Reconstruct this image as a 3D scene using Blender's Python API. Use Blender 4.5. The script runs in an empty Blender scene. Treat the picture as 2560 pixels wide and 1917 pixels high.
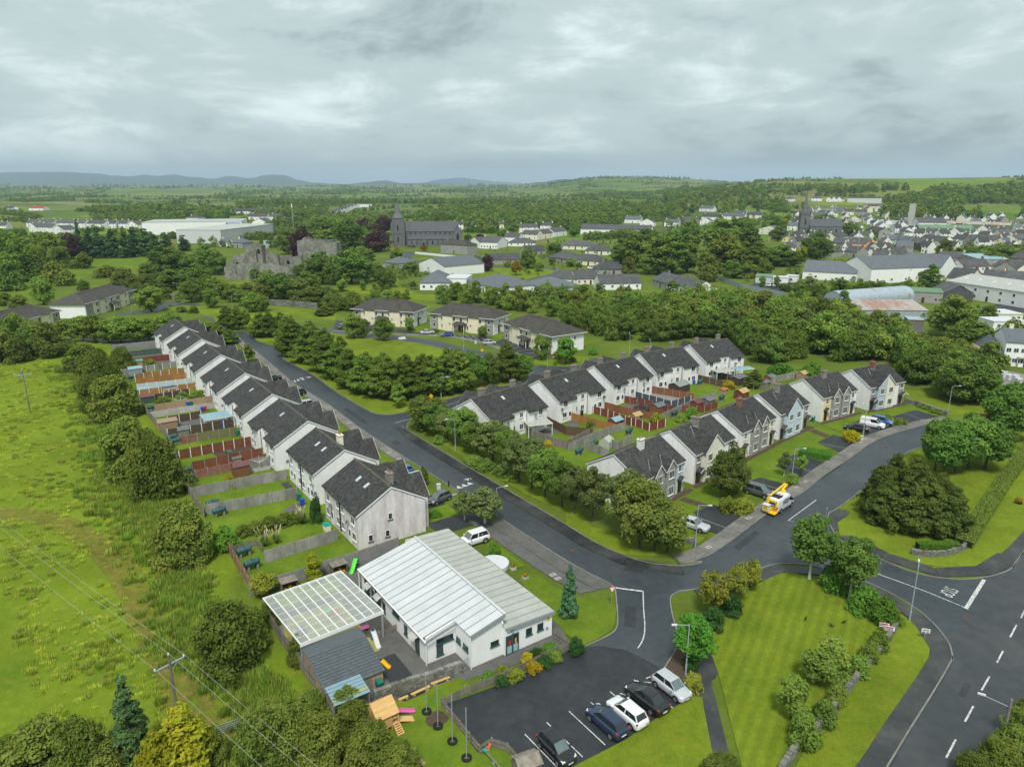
import bpy,math,random
from math import pi,cos,sin,atan2,sqrt,atan
import numpy as np
from mathutils import Vector,Matrix,noise as mnoise
from mathutils.geometry import tessellate_polygon
R=math.radians
def Dv(n,k,v):n.inputs[k].default_value=v
SC=bpy.context.scene
COL=SC.collection
rnd=random.Random(7)
# -- camera
CAM_H,F_PX,HOR,IW,IH=46.,1776.,462.,2560.,1917.
PITCH=atan((IH/2-HOR)/F_PX)
cam_d=bpy.data.cameras.new("camera")
cam=bpy.data.objects.new("camera",cam_d);COL.objects.link(cam)
cam.location=(0,0,CAM_H);cam.rotation_euler=(pi/2-PITCH,0,0)
cam_d.sensor_fit='HORIZONTAL';cam_d.sensor_width=36.;cam_d.lens=36.*F_PX/IW
cam_d.clip_start=.5;cam_d.clip_end=60000
SC.camera=cam
# -- world: overcast sky
SUN_EL,SUN_AZ=R(58),R(183)
w=bpy.data.worlds.new("World");SC.world=w;w.use_nodes=True
nt=w.node_tree;nt.nodes.clear()
def N(t,ty,**kw):
 n=t.nodes.new(ty)
 for k,v in kw.items():
  setattr(n,k,v)
 return n
out=N(nt,'ShaderNodeOutputWorld');bg=N(nt,'ShaderNodeBackground')
sky=N(nt,'ShaderNodeTexSky',sky_type='NISHITA');sky.sun_disc=False
sky.sun_elevation=SUN_EL;sky.sun_rotation=SUN_AZ;sky.air_density=1.2;sky.dust_density=3.
tc=N(nt,'ShaderNodeTexCoord');sep=N(nt,'ShaderNodeSeparateXYZ');nt.links.new(tc.outputs['Generated'],sep.inputs[0])
mx=N(nt,'ShaderNodeMath',operation='MAXIMUM');nt.links.new(sep.outputs['Z'],mx.inputs[0]);Dv(mx,1,.0)
def cloud(sc,zs,det,rough,dist,off):
 mp=N(nt,'ShaderNodeMapping');Dv(mp,'Scale',(1,1,zs));Dv(mp,'Location',off);nt.links.new(tc.outputs['Generated'],mp.inputs[0])
 n=N(nt,'ShaderNodeTexNoise');Dv(n,'Scale',sc);Dv(n,'Detail',det);Dv(n,'Roughness',rough);Dv(n,'Distortion',dist);nt.links.new(mp.outputs[0],n.inputs['Vector']);return n.outputs['Fac']
def fmix(f,a,b):
 m=N(nt,'ShaderNodeMix',data_type='FLOAT');Dv(m,0,f);nt.links.new(a,m.inputs[2]);nt.links.new(b,m.inputs[3]);return m.outputs[0]
cl_=fmix(.4,cloud(5.4,2.9,12,.62,.35,(3.05,.4,1.1)),cloud(1.7,4.2,4,.5,.3,(5.85,1.4,.35)))
ramp=N(nt,'ShaderNodeValToRGB');nt.links.new(cl_,ramp.inputs[0])
cr=ramp.color_ramp;cr.interpolation='EASE'
cr.elements[0].position=.36;cr.elements[0].color=(.142,.178,.181,1)
cr.elements[1].position=.66;cr.elements[1].color=(.395,.446,.442,1)
e=cr.elements.new(.5);e.color=(.238,.284,.285,1)
hz=N(nt,'ShaderNodeMapRange');Dv(hz,1,.0);Dv(hz,2,.06);nt.links.new(mx.outputs[0],hz.inputs[0]);hz.interpolation_type='SMOOTHSTEP'
mh=N(nt,'ShaderNodeMix',data_type='RGBA');nt.links.new(hz.outputs[0],mh.inputs[0])
Dv(mh,6,(.178,.216,.222,1));nt.links.new(ramp.outputs[0],mh.inputs[7])
sk=N(nt,'ShaderNodeMix',data_type='RGBA',blend_type='MULTIPLY');Dv(sk,0,1.)
nt.links.new(sky.outputs[0],sk.inputs[6]);Dv(sk,7,(.06,.06,.06,1))
fin=N(nt,'ShaderNodeMix',data_type='RGBA');Dv(fin,0,.94)
nt.links.new(sk.outputs[2],fin.inputs[6]);nt.links.new(mh.outputs[2],fin.inputs[7])
nt.links.new(fin.outputs[2],bg.inputs[0]);Dv(bg,1,1.);nt.links.new(bg.outputs[0],out.inputs[0])
sun_d=bpy.data.lights.new("sun",'SUN');sun=bpy.data.objects.new("sun",sun_d);COL.objects.link(sun)
sun_d.energy=1.5;sun_d.angle=R(13);sun_d.color=(1.,.97,.92)
sd=Vector((sin(SUN_AZ)*cos(SUN_EL),cos(SUN_AZ)*cos(SUN_EL),sin(SUN_EL)))
sun.rotation_euler=sd.to_track_quat('Z','Y').to_euler()
vs=SC.view_settings;SC.display_settings.display_device='sRGB'
vs.view_transform='Standard';vs.look='None';vs.gamma=1.;vs.exposure=1.3;vs.use_curve_mapping=False
SC.render.engine='CYCLES'
cy=SC.cycles
cy.max_bounces=5;cy.diffuse_bounces=2;cy.glossy_bounces=2;cy.transmission_bounces=3;cy.transparent_max_bounces=8;cy.volume_bounces=0
cy.caustics_reflective=False;cy.caustics_refractive=False;cy.use_denoising=True;cy.denoiser='OPENIMAGEDENOISE';cy.denoising_input_passes='RGB_ALBEDO_NORMAL';cy.sample_clamp_indirect=6
cy.use_adaptive_sampling=False
# -- photograph pixel -> place on the ground
CR={0:(0,0,1.1578),1:(0,400,.4069),2:(800,400,.4069),3:(1660,400,.4069),4:(200,780,.3617),5:(800,780,.3617),6:(1500,800,.3617),7:(400,1250,.4028),8:(1050,1350,.3425),9:(1700,1180,.4451),10:(0,860,.6386),11:(2060,860,.3019),12:(300,560,.31646),13:(2000,480,.25316),14:(880,1700,.19892),15:(640,1380,.15702),16:(560,1080,.19318),17:(1880,1200,.06329),18:(2180,1530,.07233),19:(1240,1540,.08452),99:(0,0,1.)}
def src(k,x,y):
 a=CR[k];return a[0]+x*a[2],a[1]+y*a[2]
CP,SP=cos(PITCH),sin(PITCH)
def ray(k,x,y):
 px,py=src(k,x,y);a=(px-IW/2)/F_PX;b=-(py-IH/2)/F_PX
 return Vector((a,CP+b*SP,-SP+b*CP))
def P(k,x,y,z=.0):
 d=ray(k,x,y);t=(z-CAM_H)/d.z;return Vector((d.x*t,d.y*t,z))
def sstep(a,b,x):
 t=min(1,max(0,(x-a)/(b-a)));return t*t*(3-2*t)
def terr(x,y):
 if y<640:return .0
 u=x/y
 h=.0
 a=sstep(.16,.4,u)
 h+=a*(62*sstep(780,2000,y)-25*sstep(2000,3200,y))
 c=sstep(-.02,.13,u)*(1-a)
 h+=c*(10*sstep(900,1900,y)+70*sstep(2200,4600,y))
 h+=38*sstep(2200,8000,y)*(1-a)*(1-.6*c)
 nz=mnoise.noise(Vector((x*.0016+3.1,y*.0011+1.7,.3)))+.5*mnoise.noise(Vector((x*.004,y*.003+9,1.3)))
 h+=(nz+.25)*11*sstep(700,1500,y)*(1-.4*a)
 return h
def T(k,x,y):
 d=ray(k,x,y);o=Vector((0,0,CAM_H));t=100.
 p=o
 while t<9000:
  p=o+d*t
  if p.z<=terr(p.x,p.y):break
  t*=1.004
 return Vector((p.x,p.y,terr(p.x,p.y)))
def hgt(p,k,x,ytop):
 d=ray(k,x,ytop);return CAM_H+d.z*p.y/d.y-p.z
def pxm(p):
 return(p.y*CP+(CAM_H-p.z)*SP)/F_PX
class MB:
 def __init__(s):s.v=[];s.f=[];s.m=[]
 def face(s,pts,m=0):
  n=len(s.v);s.v+=[tuple(p)for p in pts];s.f.append(tuple(range(n,n+len(pts))));s.m.append(m);return s
 def hexa(s,a,m=0):
  n=len(s.v);s.v+=[tuple(p)for p in a]
  for q in((3,2,1,0),(4,5,6,7),(0,1,5,4),(1,2,6,5),(2,3,7,6),(3,0,4,7)):
   s.f.append(tuple(n+i for i in q));s.m.append(m)
  return s
 def box(s,x0,y0,z0,x1,y1,z1,m=0):
  return s.hexa([(x0,y0,z0),(x1,y0,z0),(x1,y1,z0),(x0,y1,z0),(x0,y0,z1),(x1,y0,z1),(x1,y1,z1),(x0,y1,z1)],m)
 def prism(s,poly,z0,z1,m=0,axis='z'):
  f={'z':lambda p,t:(p[0],p[1],t),'x':lambda p,t:(t,p[0],p[1]),'y':lambda p,t:(p[0],t,p[1])}[axis]
  n=len(s.v);k=len(poly)
  s.v+=[f(p,z0)for p in poly]+[f(p,z1)for p in poly]
  tri=tessellate_polygon([[Vector((p[0],p[1],0))for p in poly]])
  for a,b,c in tri:
   s.f.append((n+c,n+b,n+a));s.m.append(m);s.f.append((n+k+a,n+k+b,n+k+c));s.m.append(m)
  for i in range(k):
   j=(i+1)%k;s.f.append((n+i,n+j,n+k+j,n+k+i));s.m.append(m)
  return s
 def tube(s,p0,p1,r0,r1=None,n=8,m=0,cap=True):
  r1=r0 if r1 is None else r1;p0,p1=Vector(p0),Vector(p1);d=(p1-p0)
  if d.length<1e-6:return s
  q=d.to_track_quat('Z','Y');b=len(s.v)
  for p,r in((p0,r0),(p1,r1)):
   for i in range(n):
    a=2*pi*i/n;s.v.append(tuple(p+q@Vector((r*cos(a),r*sin(a),0))))
  for i in range(n):
   j=(i+1)%n;s.f.append((b+i,b+j,b+n+j,b+n+i));s.m.append(m)
  if cap:
   s.f.append(tuple(b+i for i in reversed(range(n))));s.m.append(m);s.f.append(tuple(b+n+i for i in range(n)));s.m.append(m)
  return s
 def path(s,pts,r,n=6,m=0):
  for a,b in zip(pts,pts[1:]):s.tube(a,b,r,r,n,m)
  return s
 def lathe(s,prof,n=12,m=0,cx=0,cy=0):
  b=len(s.v)
  for(r,z)in prof:
   for i in range(n):
    a=2*pi*i/n;s.v.append((cx+r*cos(a),cy+r*sin(a),z))
  for k in range(len(prof)-1):
   for i in range(n):
    j=(i+1)%n;s.f.append((b+k*n+i,b+k*n+j,b+(k+1)*n+j,b+(k+1)*n+i));s.m.append(m)
  return s
 def data(s,name,mats,smooth=False):
  me=bpy.data.meshes.new(name);me.from_pydata(s.v,[],s.f)
  mats=mats if isinstance(mats,(list,tuple))else[mats]
  for q in mats:me.materials.append(q)
  if len(mats)>1:me.polygons.foreach_set('material_index',s.m)
  if smooth:me.polygons.foreach_set('use_smooth',[True]*len(s.f))
  me.update();return me
def ob(name,data,parent=None,loc=(0,0,0),rz=.0,rot=None,scale=None,**props):
 o=bpy.data.objects.new(name,data);COL.objects.link(o)
 o.location=loc;o.rotation_euler=rot if rot else(0,0,rz)
 if scale is not None:o.scale=scale if hasattr(scale,'__len__')else(scale,)*3
 if parent is not None:o.parent=parent
 for k,v in props.items():
  if v is not None:o[k]=v
 return o
def Th(name,label,cat,loc=(0,0,0),rz=.0,group=None,scale=None):
 return ob(name,None,None,loc,rz,None,scale,label=label,category=cat,group=group)
def struct(name,data,label=None,loc=(0,0,0)):
 return ob(name,data,None,loc,kind='structure',label=label)
_mesh={}
def C_(key,fn):
 if key not in _mesh:_mesh[key]=fn()
 return _mesh[key]
ORD=['first','second','third','fourth','fifth','sixth','seventh','eighth','ninth','tenth','eleventh','twelfth','thirteenth','fourteenth','fifteenth','sixteenth','seventeenth','eighteenth','nineteenth','twentieth']
def ordn(i):
 if i<20:return ORD[i]
 tens={2:'twenty',3:'thirty',4:'forty',5:'fifty',6:'sixty',7:'seventy',8:'eighty',9:'ninety'}
 n=i+1
 return tens[n//10]+'-'+ORD[n%10-1]if n%10 else tens[n//10][:-1]+'ieth'
def mat(name,col,rough=.8,var=.12,scale=1.5,col2=None,amt=.5,scale2=.3,stretch=None,bump=0.,bscale=20.,spec=.3,metal=0.,island=0.,coat=0.,wet=0.,detail=4,orand=0.,sharp=(.42,.62)):
 """noise-varied surface; col2 is a second real colour (stain, moss, wear) laid on in patches"""
 m=bpy.data.materials.new(name);m.use_nodes=True;t=m.node_tree;b=t.nodes['Principled BSDF'];L=t.links.new
 Dv(b,'Roughness',rough);Dv(b,'Metallic',metal)
 Dv(b,'Specular IOR Level',spec);Dv(b,'Coat Weight',coat);Dv(b,'Coat Roughness',.08)
 g=N(t,'ShaderNodeNewGeometry');pos=g.outputs['Position']
 cur=None
 if var>0:
  n=N(t,'ShaderNodeTexNoise');Dv(n,'Scale',scale);Dv(n,'Detail',detail);L(pos,n.inputs['Vector'])
  r=N(t,'ShaderNodeMapRange');Dv(r,1,.25);Dv(r,2,.75);Dv(r,3,1-var);Dv(r,4,1+var);L(n.outputs['Fac'],r.inputs[0])
  cur=r.outputs[0]
 if island>0:
  r=N(t,'ShaderNodeMapRange');Dv(r,3,1-island);Dv(r,4,1+island);L(g.outputs['Random Per Island'],r.inputs[0])
  if cur is None:cur=r.outputs[0]
  else:
   q=N(t,'ShaderNodeMath',operation='MULTIPLY');L(cur,q.inputs[0]);L(r.outputs[0],q.inputs[1]);cur=q.outputs[0]
 if orand>0:
  oi=N(t,'ShaderNodeObjectInfo');r=N(t,'ShaderNodeMapRange');Dv(r,3,1-orand);Dv(r,4,1+orand);L(oi.outputs['Random'],r.inputs[0])
  if cur is None:cur=r.outputs[0]
  else:
   q=N(t,'ShaderNodeMath',operation='MULTIPLY');L(cur,q.inputs[0]);L(r.outputs[0],q.inputs[1]);cur=q.outputs[0]
 rgb=N(t,'ShaderNodeRGB');rgb.outputs[0].default_value=(*col,1);c=rgb.outputs[0]
 if col2 is not None:
  v=pos
  if stretch:
   mp=N(t,'ShaderNodeMapping');Dv(mp,'Scale',stretch);L(pos,mp.inputs[0]);v=mp.outputs[0]
  n=N(t,'ShaderNodeTexNoise');Dv(n,'Scale',scale2);Dv(n,'Detail',6);Dv(n,'Roughness',.65);L(v,n.inputs['Vector'])
  r=N(t,'ShaderNodeMapRange');Dv(r,1,sharp[0]);Dv(r,2,sharp[1]);Dv(r,4,amt);L(n.outputs['Fac'],r.inputs[0])
  x=N(t,'ShaderNodeMix',data_type='RGBA');L(r.outputs[0],x.inputs[0]);L(c,x.inputs[6]);Dv(x,7,(*col2,1));c=x.outputs[2]
  if wet:
   rr=N(t,'ShaderNodeMapRange');Dv(rr,1,0);Dv(rr,2,amt);Dv(rr,3,rough);Dv(rr,4,wet);L(r.outputs[0],rr.inputs[0]);L(rr.outputs[0],b.inputs['Roughness'])
 if cur is not None:
  x=N(t,'ShaderNodeVectorMath',operation='SCALE');L(c,x.inputs[0]);L(cur,x.inputs['Scale']);c=x.outputs[0]
 L(c,b.inputs['Base Color'])
 if bump>0:
  n=N(t,'ShaderNodeTexNoise');Dv(n,'Scale',bscale);Dv(n,'Detail',3);L(pos,n.inputs['Vector'])
  bm=N(t,'ShaderNodeBump');Dv(bm,'Strength',bump);Dv(bm,'Distance',.05);L(n.outputs['Fac'],bm.inputs['Height']);L(bm.outputs[0],b.inputs['Normal'])
 return m
def leafmat(name,c1,c2,trans=.34,orand=.25,tip=None):
 """two leaf greens mixed leaf by leaf (attribute lc) and tree by tree (object random)"""
 c1,c2=([q*1.18 for q in c]for c in(c1,c2));m=bpy.data.materials.new(name);m.use_nodes=True;t=m.node_tree;t.nodes.clear();L=t.links.new
 o=N(t,'ShaderNodeOutputMaterial');d=N(t,'ShaderNodeBsdfDiffuse');tr=N(t,'ShaderNodeBsdfTranslucent');mxs=N(t,'ShaderNodeMixShader');Dv(mxs,0,trans)
 a=N(t,'ShaderNodeAttribute',attribute_name='lc');x=N(t,'ShaderNodeMix',data_type='RGBA');L(a.outputs['Fac'],x.inputs[0])
 Dv(x,6,(*c1,1));Dv(x,7,(*c2,1))
 oi=N(t,'ShaderNodeObjectInfo');r=N(t,'ShaderNodeMapRange');Dv(r,3,1-orand);Dv(r,4,1+orand);L(oi.outputs['Random'],r.inputs[0])
 s=N(t,'ShaderNodeVectorMath',operation='SCALE');L(x.outputs[2],s.inputs[0]);L(r.outputs[0],s.inputs['Scale'])
 hs=N(t,'ShaderNodeHueSaturation');r2=N(t,'ShaderNodeMapRange');Dv(r2,3,.485);Dv(r2,4,.512)
 mu=N(t,'ShaderNodeMath',operation='MULTIPLY');Dv(mu,1,7.31);fr=N(t,'ShaderNodeMath',operation='FRACT');L(oi.outputs['Random'],mu.inputs[0]);L(mu.outputs[0],fr.inputs[0]);L(fr.outputs[0],r2.inputs[0])
 L(r2.outputs[0],hs.inputs['Hue']);L(s.outputs[0],hs.inputs['Color'])
 L(hs.outputs[0],d.inputs[0]);L(hs.outputs[0],tr.inputs[0]);L(d.outputs[0],mxs.inputs[1]);L(tr.outputs[0],mxs.inputs[2]);L(mxs.outputs[0],o.inputs[0])
 return m
class MD(dict):__getattr__=dict.__getitem__;__setattr__=dict.__setitem__
M=MD()
M.render=mat('wall_render',(.84,.835,.82),.9,.05,2.5,(.54,.5,.49),.42,.9,(1,1,.28),bump=.1,bscale=18,sharp=(.4,.7))
M.render_dirty=mat('wall_render_weathered',(.74,.71,.7),.9,.08,3,(.46,.39,.385),.8,1.1,(1,1,.22),bump=.25,bscale=18,sharp=(.36,.64))
M.render_white=mat('wall_smooth_white',(.82,.82,.81),.85,.03,.8,(.7,.7,.68),.35,.5,(1,1,.4))
M.render_cream=mat('wall_cream',(.74,.68,.5),.9,.05,1)
M.render_pale=mat('wall_pale_cream',(.74,.71,.58),.9,.05,1)
M.render_yellow=mat('wall_pale_yellow',(.72,.6,.3),.9,.05,1)
M.render_blue=mat('wall_pale_blue',(.42,.49,.56),.9,.05,1)
M.render_sky=mat('wall_light_blue',(.52,.62,.7),.9,.05,1)
M.render_salmon=mat('wall_salmon',(.7,.36,.22),.9,.05,1)
M.render_green=mat('wall_pale_green',(.4,.55,.52),.9,.05,1)
M.render_grey=mat('wall_grey_dash',(.33,.32,.3),.9,.1,3,(.22,.21,.2),.5,.6)
M.stone_face=mat('stone_cladding',(.27,.265,.25),.9,.35,4.5,(.4,.38,.34),.6,3.,bump=.6,bscale=6)
M.stone_old=mat('old_stone',(.2,.195,.175),.95,.3,1.2,(.1,.105,.07),.7,.35,bump=.7,bscale=3,island=.3)
M.stone_church=mat('church_stone',(.125,.13,.135),.9,.25,2.,(.19,.19,.185),.5,.5,bump=.5,bscale=4)
M.tile=mat('roof_tile',(.04,.04,.042),.8,.22,2.5,(.066,.061,.046),.45,.9,(1,1,1),island=.36,orand=.12)
M.tile_b=mat('roof_tile_brown',(.05,.047,.044),.85,.2,3,(.08,.074,.056),.6,.8,island=.25)
M.slate=mat('slate_roof',(.058,.061,.067),.75,.2,1.5,(.11,.105,.09),.5,.4,island=.15,orand=.25)
M.slate_blue=mat('slate_roof_blue',(.095,.11,.125),.7,.15,1.2,(.14,.15,.15),.4,.5,orand=.15)
M.white=mat('white_paint',(.8,.8,.79),.5,.02,1)
M.glass=mat('window_glass',(.034,.04,.044),.06,.5,.35,spec=.7,orand=.85)
M.black=mat('black_plastic',(.015,.015,.016),.45,0)
M.gutter=mat('dark_gutter',(.03,.03,.032),.5,0)
M.conc=mat('concrete',(.3,.29,.265),.9,.12,1.5,(.17,.17,.14),.7,.7,(1,1,.35),bump=.2,orand=.14)
M.conc_lt=mat('pale_concrete',(.45,.44,.41),.9,.1,1.5,(.3,.29,.26),.5,.7,orand=.08)
M.block=mat('concrete_block',(.26,.255,.245),.9,.15,1.2,(.18,.175,.165),.6,.5,bump=.2)
M.brick_red=mat('red_panel',(.26,.1,.07),.9,.15,2,(.3,.22,.18),.5,1.2,orand=.12)
M.timber_or=mat('orange_timber',(.38,.185,.06),.8,.12,3,(.27,.12,.04),.5,1.5,(1,1,.2),orand=.1)
M.timber_red=mat('red_brown_timber',(.2,.062,.035),.8,.14,3,(.13,.04,.025),.5,1.5,(1,1,.2),orand=.12)
M.timber_dk=mat('dark_timber',(.085,.055,.042),.8,.15,3,orand=.12)
M.timber_gy=mat('weathered_timber',(.225,.2,.165),.9,.2,3,(.12,.105,.08),.6,2.,(1,1,.2),orand=.15)
M.timber_new=mat('new_pine',(.6,.38,.15),.75,.08,3,(.47,.27,.09),.5,2.5,(.3,.3,2),orand=.06)
M.timber_tan=mat('tan_timber',(.35,.245,.15),.85,.14,3,orand=.1)
M.green_fence=mat('green_panel',(.06,.1,.075),.8,.1,2)
M.slate_fence=mat('grey_blue_panel',(.075,.095,.115),.8,.1,2,orand=.05)
M.pale_fence=mat('pale_blue_panel',(.48,.55,.58),.8,.06,2)
M.galv=mat('galvanised_steel',(.36,.4,.43),.45,.1,3,metal=.3,spec=.4)
M.steel_lt=mat('pale_steel',(.55,.57,.58),.5,.05,3)
M.pole_blue=mat('lamp_pole',(.3,.37,.41),.5,.08,2)
M.tank=mat('green_oil_tank',(.03,.085,.085),.45,.12,2,orand=.15)
M.plast_blue=mat('blue_plastic',(.015,.09,.45),.45,.05,2)
M.plast_green=mat('green_plastic',(.015,.16,.09),.45,.05,2)
M.plast_lime=mat('lime_plastic',(.1,.62,.06),.4,.03,2)
M.plast_red=mat('red_plastic',(.55,.03,.02),.45,.05,2)
M.plast_pink=mat('pink_plastic',(.62,.13,.36),.4,.05,2)
M.plast_yel=mat('yellow_plastic',(.75,.42,.01),.4,.05,2)
M.plast_orange=mat('orange_plastic',(.75,.25,.1),.5,.05,2)
M.plast_teal=mat('teal_plastic',(.0,.33,.28),.4,.05,2)
M.rubber=mat('tyre_rubber',(.014,.014,.014),.85,.1,5)
M.rim=mat('alloy_rim',(.42,.43,.44),.35,0,metal=.7)
M.asph=mat('asphalt',(.036,.045,.051),.5,.2,.9,(.062,.069,.074),.75,.09,bump=.15,bscale=40,detail=7,spec=.45,sharp=(.38,.68))
M.asph_old=mat('public_road_asphalt',(.04,.046,.05),.58,.18,.7,(.064,.066,.065),.75,.14,(1,.5,1),bump=.15,bscale=40,detail=7,spec=.4)
M.asph_park=mat('dark_asphalt',(.019,.022,.025),.58,.25,1.2,(.034,.038,.04),.7,.2,bump=.15,bscale=40,detail=7,spec=.5)
M.path_dk=mat('dark_tarmac_path',(.03,.032,.034),.6,.18,1.2,(.085,.083,.075),.55,.22,detail=6,spec=.5)
M.path_wet=mat('wet_tarmac_path',(.022,.023,.023),.5,.2,1.,(.085,.083,.078),.6,.16,spec=.5)
M.path_gy=mat('grey_path',(.115,.112,.104),.85,.14,1.2,(.075,.075,.07),.6,.35,detail=6)
M.bay=mat('concrete_footway_bay',(.185,.178,.16),.85,.14,1.3,(.1,.097,.088),.7,.3,orand=.13,bump=.1)
M.kerb=mat('kerb_concrete',(.21,.205,.185),.9,.2,1.,(.14,.135,.115),.6,.35)
M.paint=mat('road_paint',(.56,.56,.54),.7,.12,3,(.13,.135,.14),.8,3.,sharp=(.47,.62))
M.soil=mat('bare_soil',(.075,.052,.034),.95,.25,2)
M.gravel=mat('gravel_yard',(.22,.21,.19),.95,.25,2.5)
M.trunk=mat('bark',(.085,.07,.052),.95,.25,6)
M.trunk_w=mat('pale_birch_bark',(.55,.53,.49),.9,.25,5)
M.metal_roof=mat('pale_metal_roof',(.4,.41,.37),.45,.06,.6,(.32,.33,.29),.45,.5,spec=.4,orand=.05)
M.metal_roof_w=mat('white_metal_roof',(.52,.545,.55),.45,.05,.6,(.44,.46,.46),.4,.5,spec=.4,orand=.04)
M.seam=mat('roof_seam',(.28,.29,.285),.6,.1,2)
M.tin=mat('corrugated_tin',(.36,.42,.46),.5,.12,.8,(.26,.1,.05),.75,.12,metal=.2,sharp=(.56,.64))
M.tin_rust=mat('rusty_tin',(.36,.33,.3),.7,.2,.8,(.27,.1,.05),.6,.2,(1,.4,1),sharp=(.44,.6))
M.tin_green=mat('green_tin',(.13,.22,.13),.7,.15,.5)
M.shed_tile=mat('grey_pressed_tile',(.085,.1,.108),.5,.08,2,island=.1)
M.teal_frame=mat('dark_teal_frame',(.03,.085,.085),.5,.04,2)
# -- ground
def grassmat(name,c1,c2,c3,stripe=None,attr=False,s1=.35,s2=3.,bump=.5):
 m=bpy.data.materials.new(name);m.use_nodes=True;t=m.node_tree;b=t.nodes['Principled BSDF'];L=t.links.new
 Dv(b,'Roughness',.95);Dv(b,'Specular IOR Level',.1)
 g=N(t,'ShaderNodeNewGeometry');pos=g.outputs['Position']
 def nz(sc,det=6,ro=.6):
  n=N(t,'ShaderNodeTexNoise');Dv(n,'Scale',sc);Dv(n,'Detail',det);Dv(n,'Roughness',ro);L(pos,n.inputs['Vector']);return n.outputs['Fac']
 def rng(s,a,b_,lo=0.,hi=1.):
  r=N(t,'ShaderNodeMapRange');Dv(r,1,a);Dv(r,2,b_);Dv(r,3,lo);Dv(r,4,hi);L(s,r.inputs[0]);return r.outputs[0]
 def mix(f,a,b_,bt='MIX'):
  x=N(t,'ShaderNodeMix',data_type='RGBA',blend_type=bt)
  if isinstance(f,float):Dv(x,0,f)
  else:L(f,x.inputs[0])
  for q,i in((a,6),(b_,7)):
   if isinstance(q,tuple):x.inputs[i].default_value=(*q,1)
   else:L(q,x.inputs[i])
  return x.outputs[2]
 c=mix(rng(nz(s1),.36,.64),c1,c2)
 c=mix(rng(nz(s2,5,.7),.5,.72),c,c3)
 if stripe:
  ang,wid,amt=stripe
  mp=N(t,'ShaderNodeMapping');Dv(mp,'Rotation',(0,0,ang));L(pos,mp.inputs[0])
  wv=N(t,'ShaderNodeTexWave');Dv(wv,'Scale',.314/wid);Dv(wv,'Distortion',1.6);Dv(wv,'Detail',1.5);Dv(wv,'Detail Scale',.25);L(mp.outputs[0],wv.inputs['Vector'])
  c=mix(rng(wv.outputs['Fac'],.2,.8,0.,amt),c,tuple(q*.55 for q in c1))
 if attr:
  a=N(t,'ShaderNodeAttribute',attribute_name='fcol');k=mix(rng(nz(.012,5),.35,.65,.0,.5),a.outputs['Color'],mix(.7,a.outputs['Color'],(.045,.075,.018)))
  k=mix(rng(nz(.06,6),.45,.7,.0,.5),k,mix(.6,k,(.1,.11,.03)))
  c=mix(a.outputs['Alpha'],k,c)
 d=rng(nz(14,3,.8),.3,.7,.72,1.25)
 for sc_,lo,hi in((.07,.8,1.2),(1.3,.91,1.09)):
  q=N(t,'ShaderNodeMath',operation='MULTIPLY');L(d,q.inputs[0]);L(rng(nz(sc_,4),.32,.68,lo,hi),q.inputs[1]);d=q.outputs[0]
 s=N(t,'ShaderNodeVectorMath',operation='SCALE');L(c,s.inputs[0]);L(d,s.inputs['Scale']);L(s.outputs[0],b.inputs['Base Color'])
 bm=N(t,'ShaderNodeBump');Dv(bm,'Strength',bump);Dv(bm,'Distance',.15);L(nz(5,4,.7),bm.inputs['Height']);L(bm.outputs[0],b.inputs['Normal'])
 return m
_sa,_sb=P(9,290,1340),P(9,560,620)
STRIPE=pi/2-atan2(_sb.y-_sa.y,_sb.x-_sa.x)
LAWN1,LAWN2,LAWN3=(.105,.165,.01),(.152,.198,.013),(.195,.19,.028)
M.lawn=grassmat('mown_lawn',LAWN1,LAWN2,LAWN3,s1=.25)
M.lawn_striped=grassmat('striped_lawn',LAWN1,LAWN2,LAWN3,(STRIPE,1.15,.28),s1=.2)
M.lawn_g=grassmat('garden_lawn',(.085,.155,.01),(.125,.185,.014),(.15,.17,.025),s1=.3)
M.rough=grassmat('rough_grass',(.055,.085,.014),(.085,.11,.02),(.12,.115,.035),s1=.5)
M.field=grassmat('pasture_grass',(.165,.225,.014),(.125,.2,.012),(.205,.23,.032),attr=True,s1=.11,s2=.9,bump=.9)
frng=np.random.default_rng(11)
FS=[]
yy=560.
while yy<9000:
 stp=105+yy*.03
 n=int(2.4*(yy+250)*1./stp)
 for i in range(n):
  x=(-1.2+2.4*(i+frng.random())/n)*(yy+250)
  FS.append((x,yy+(frng.random()-.5)*stp*.9))
 yy+=stp*.8
FS=np.array(FS)
FC=np.zeros((len(FS),3))
pal=np.array([(.135,.2,.024),(.11,.185,.02),(.175,.205,.045),(.205,.195,.075),(.09,.14,.022),(.145,.18,.05),(.08,.12,.022)])
FC=pal[frng.choice(len(pal),len(FS),p=[.22,.2,.14,.1,.14,.12,.08])]*(.85+.3*frng.random((len(FS),1)))
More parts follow.
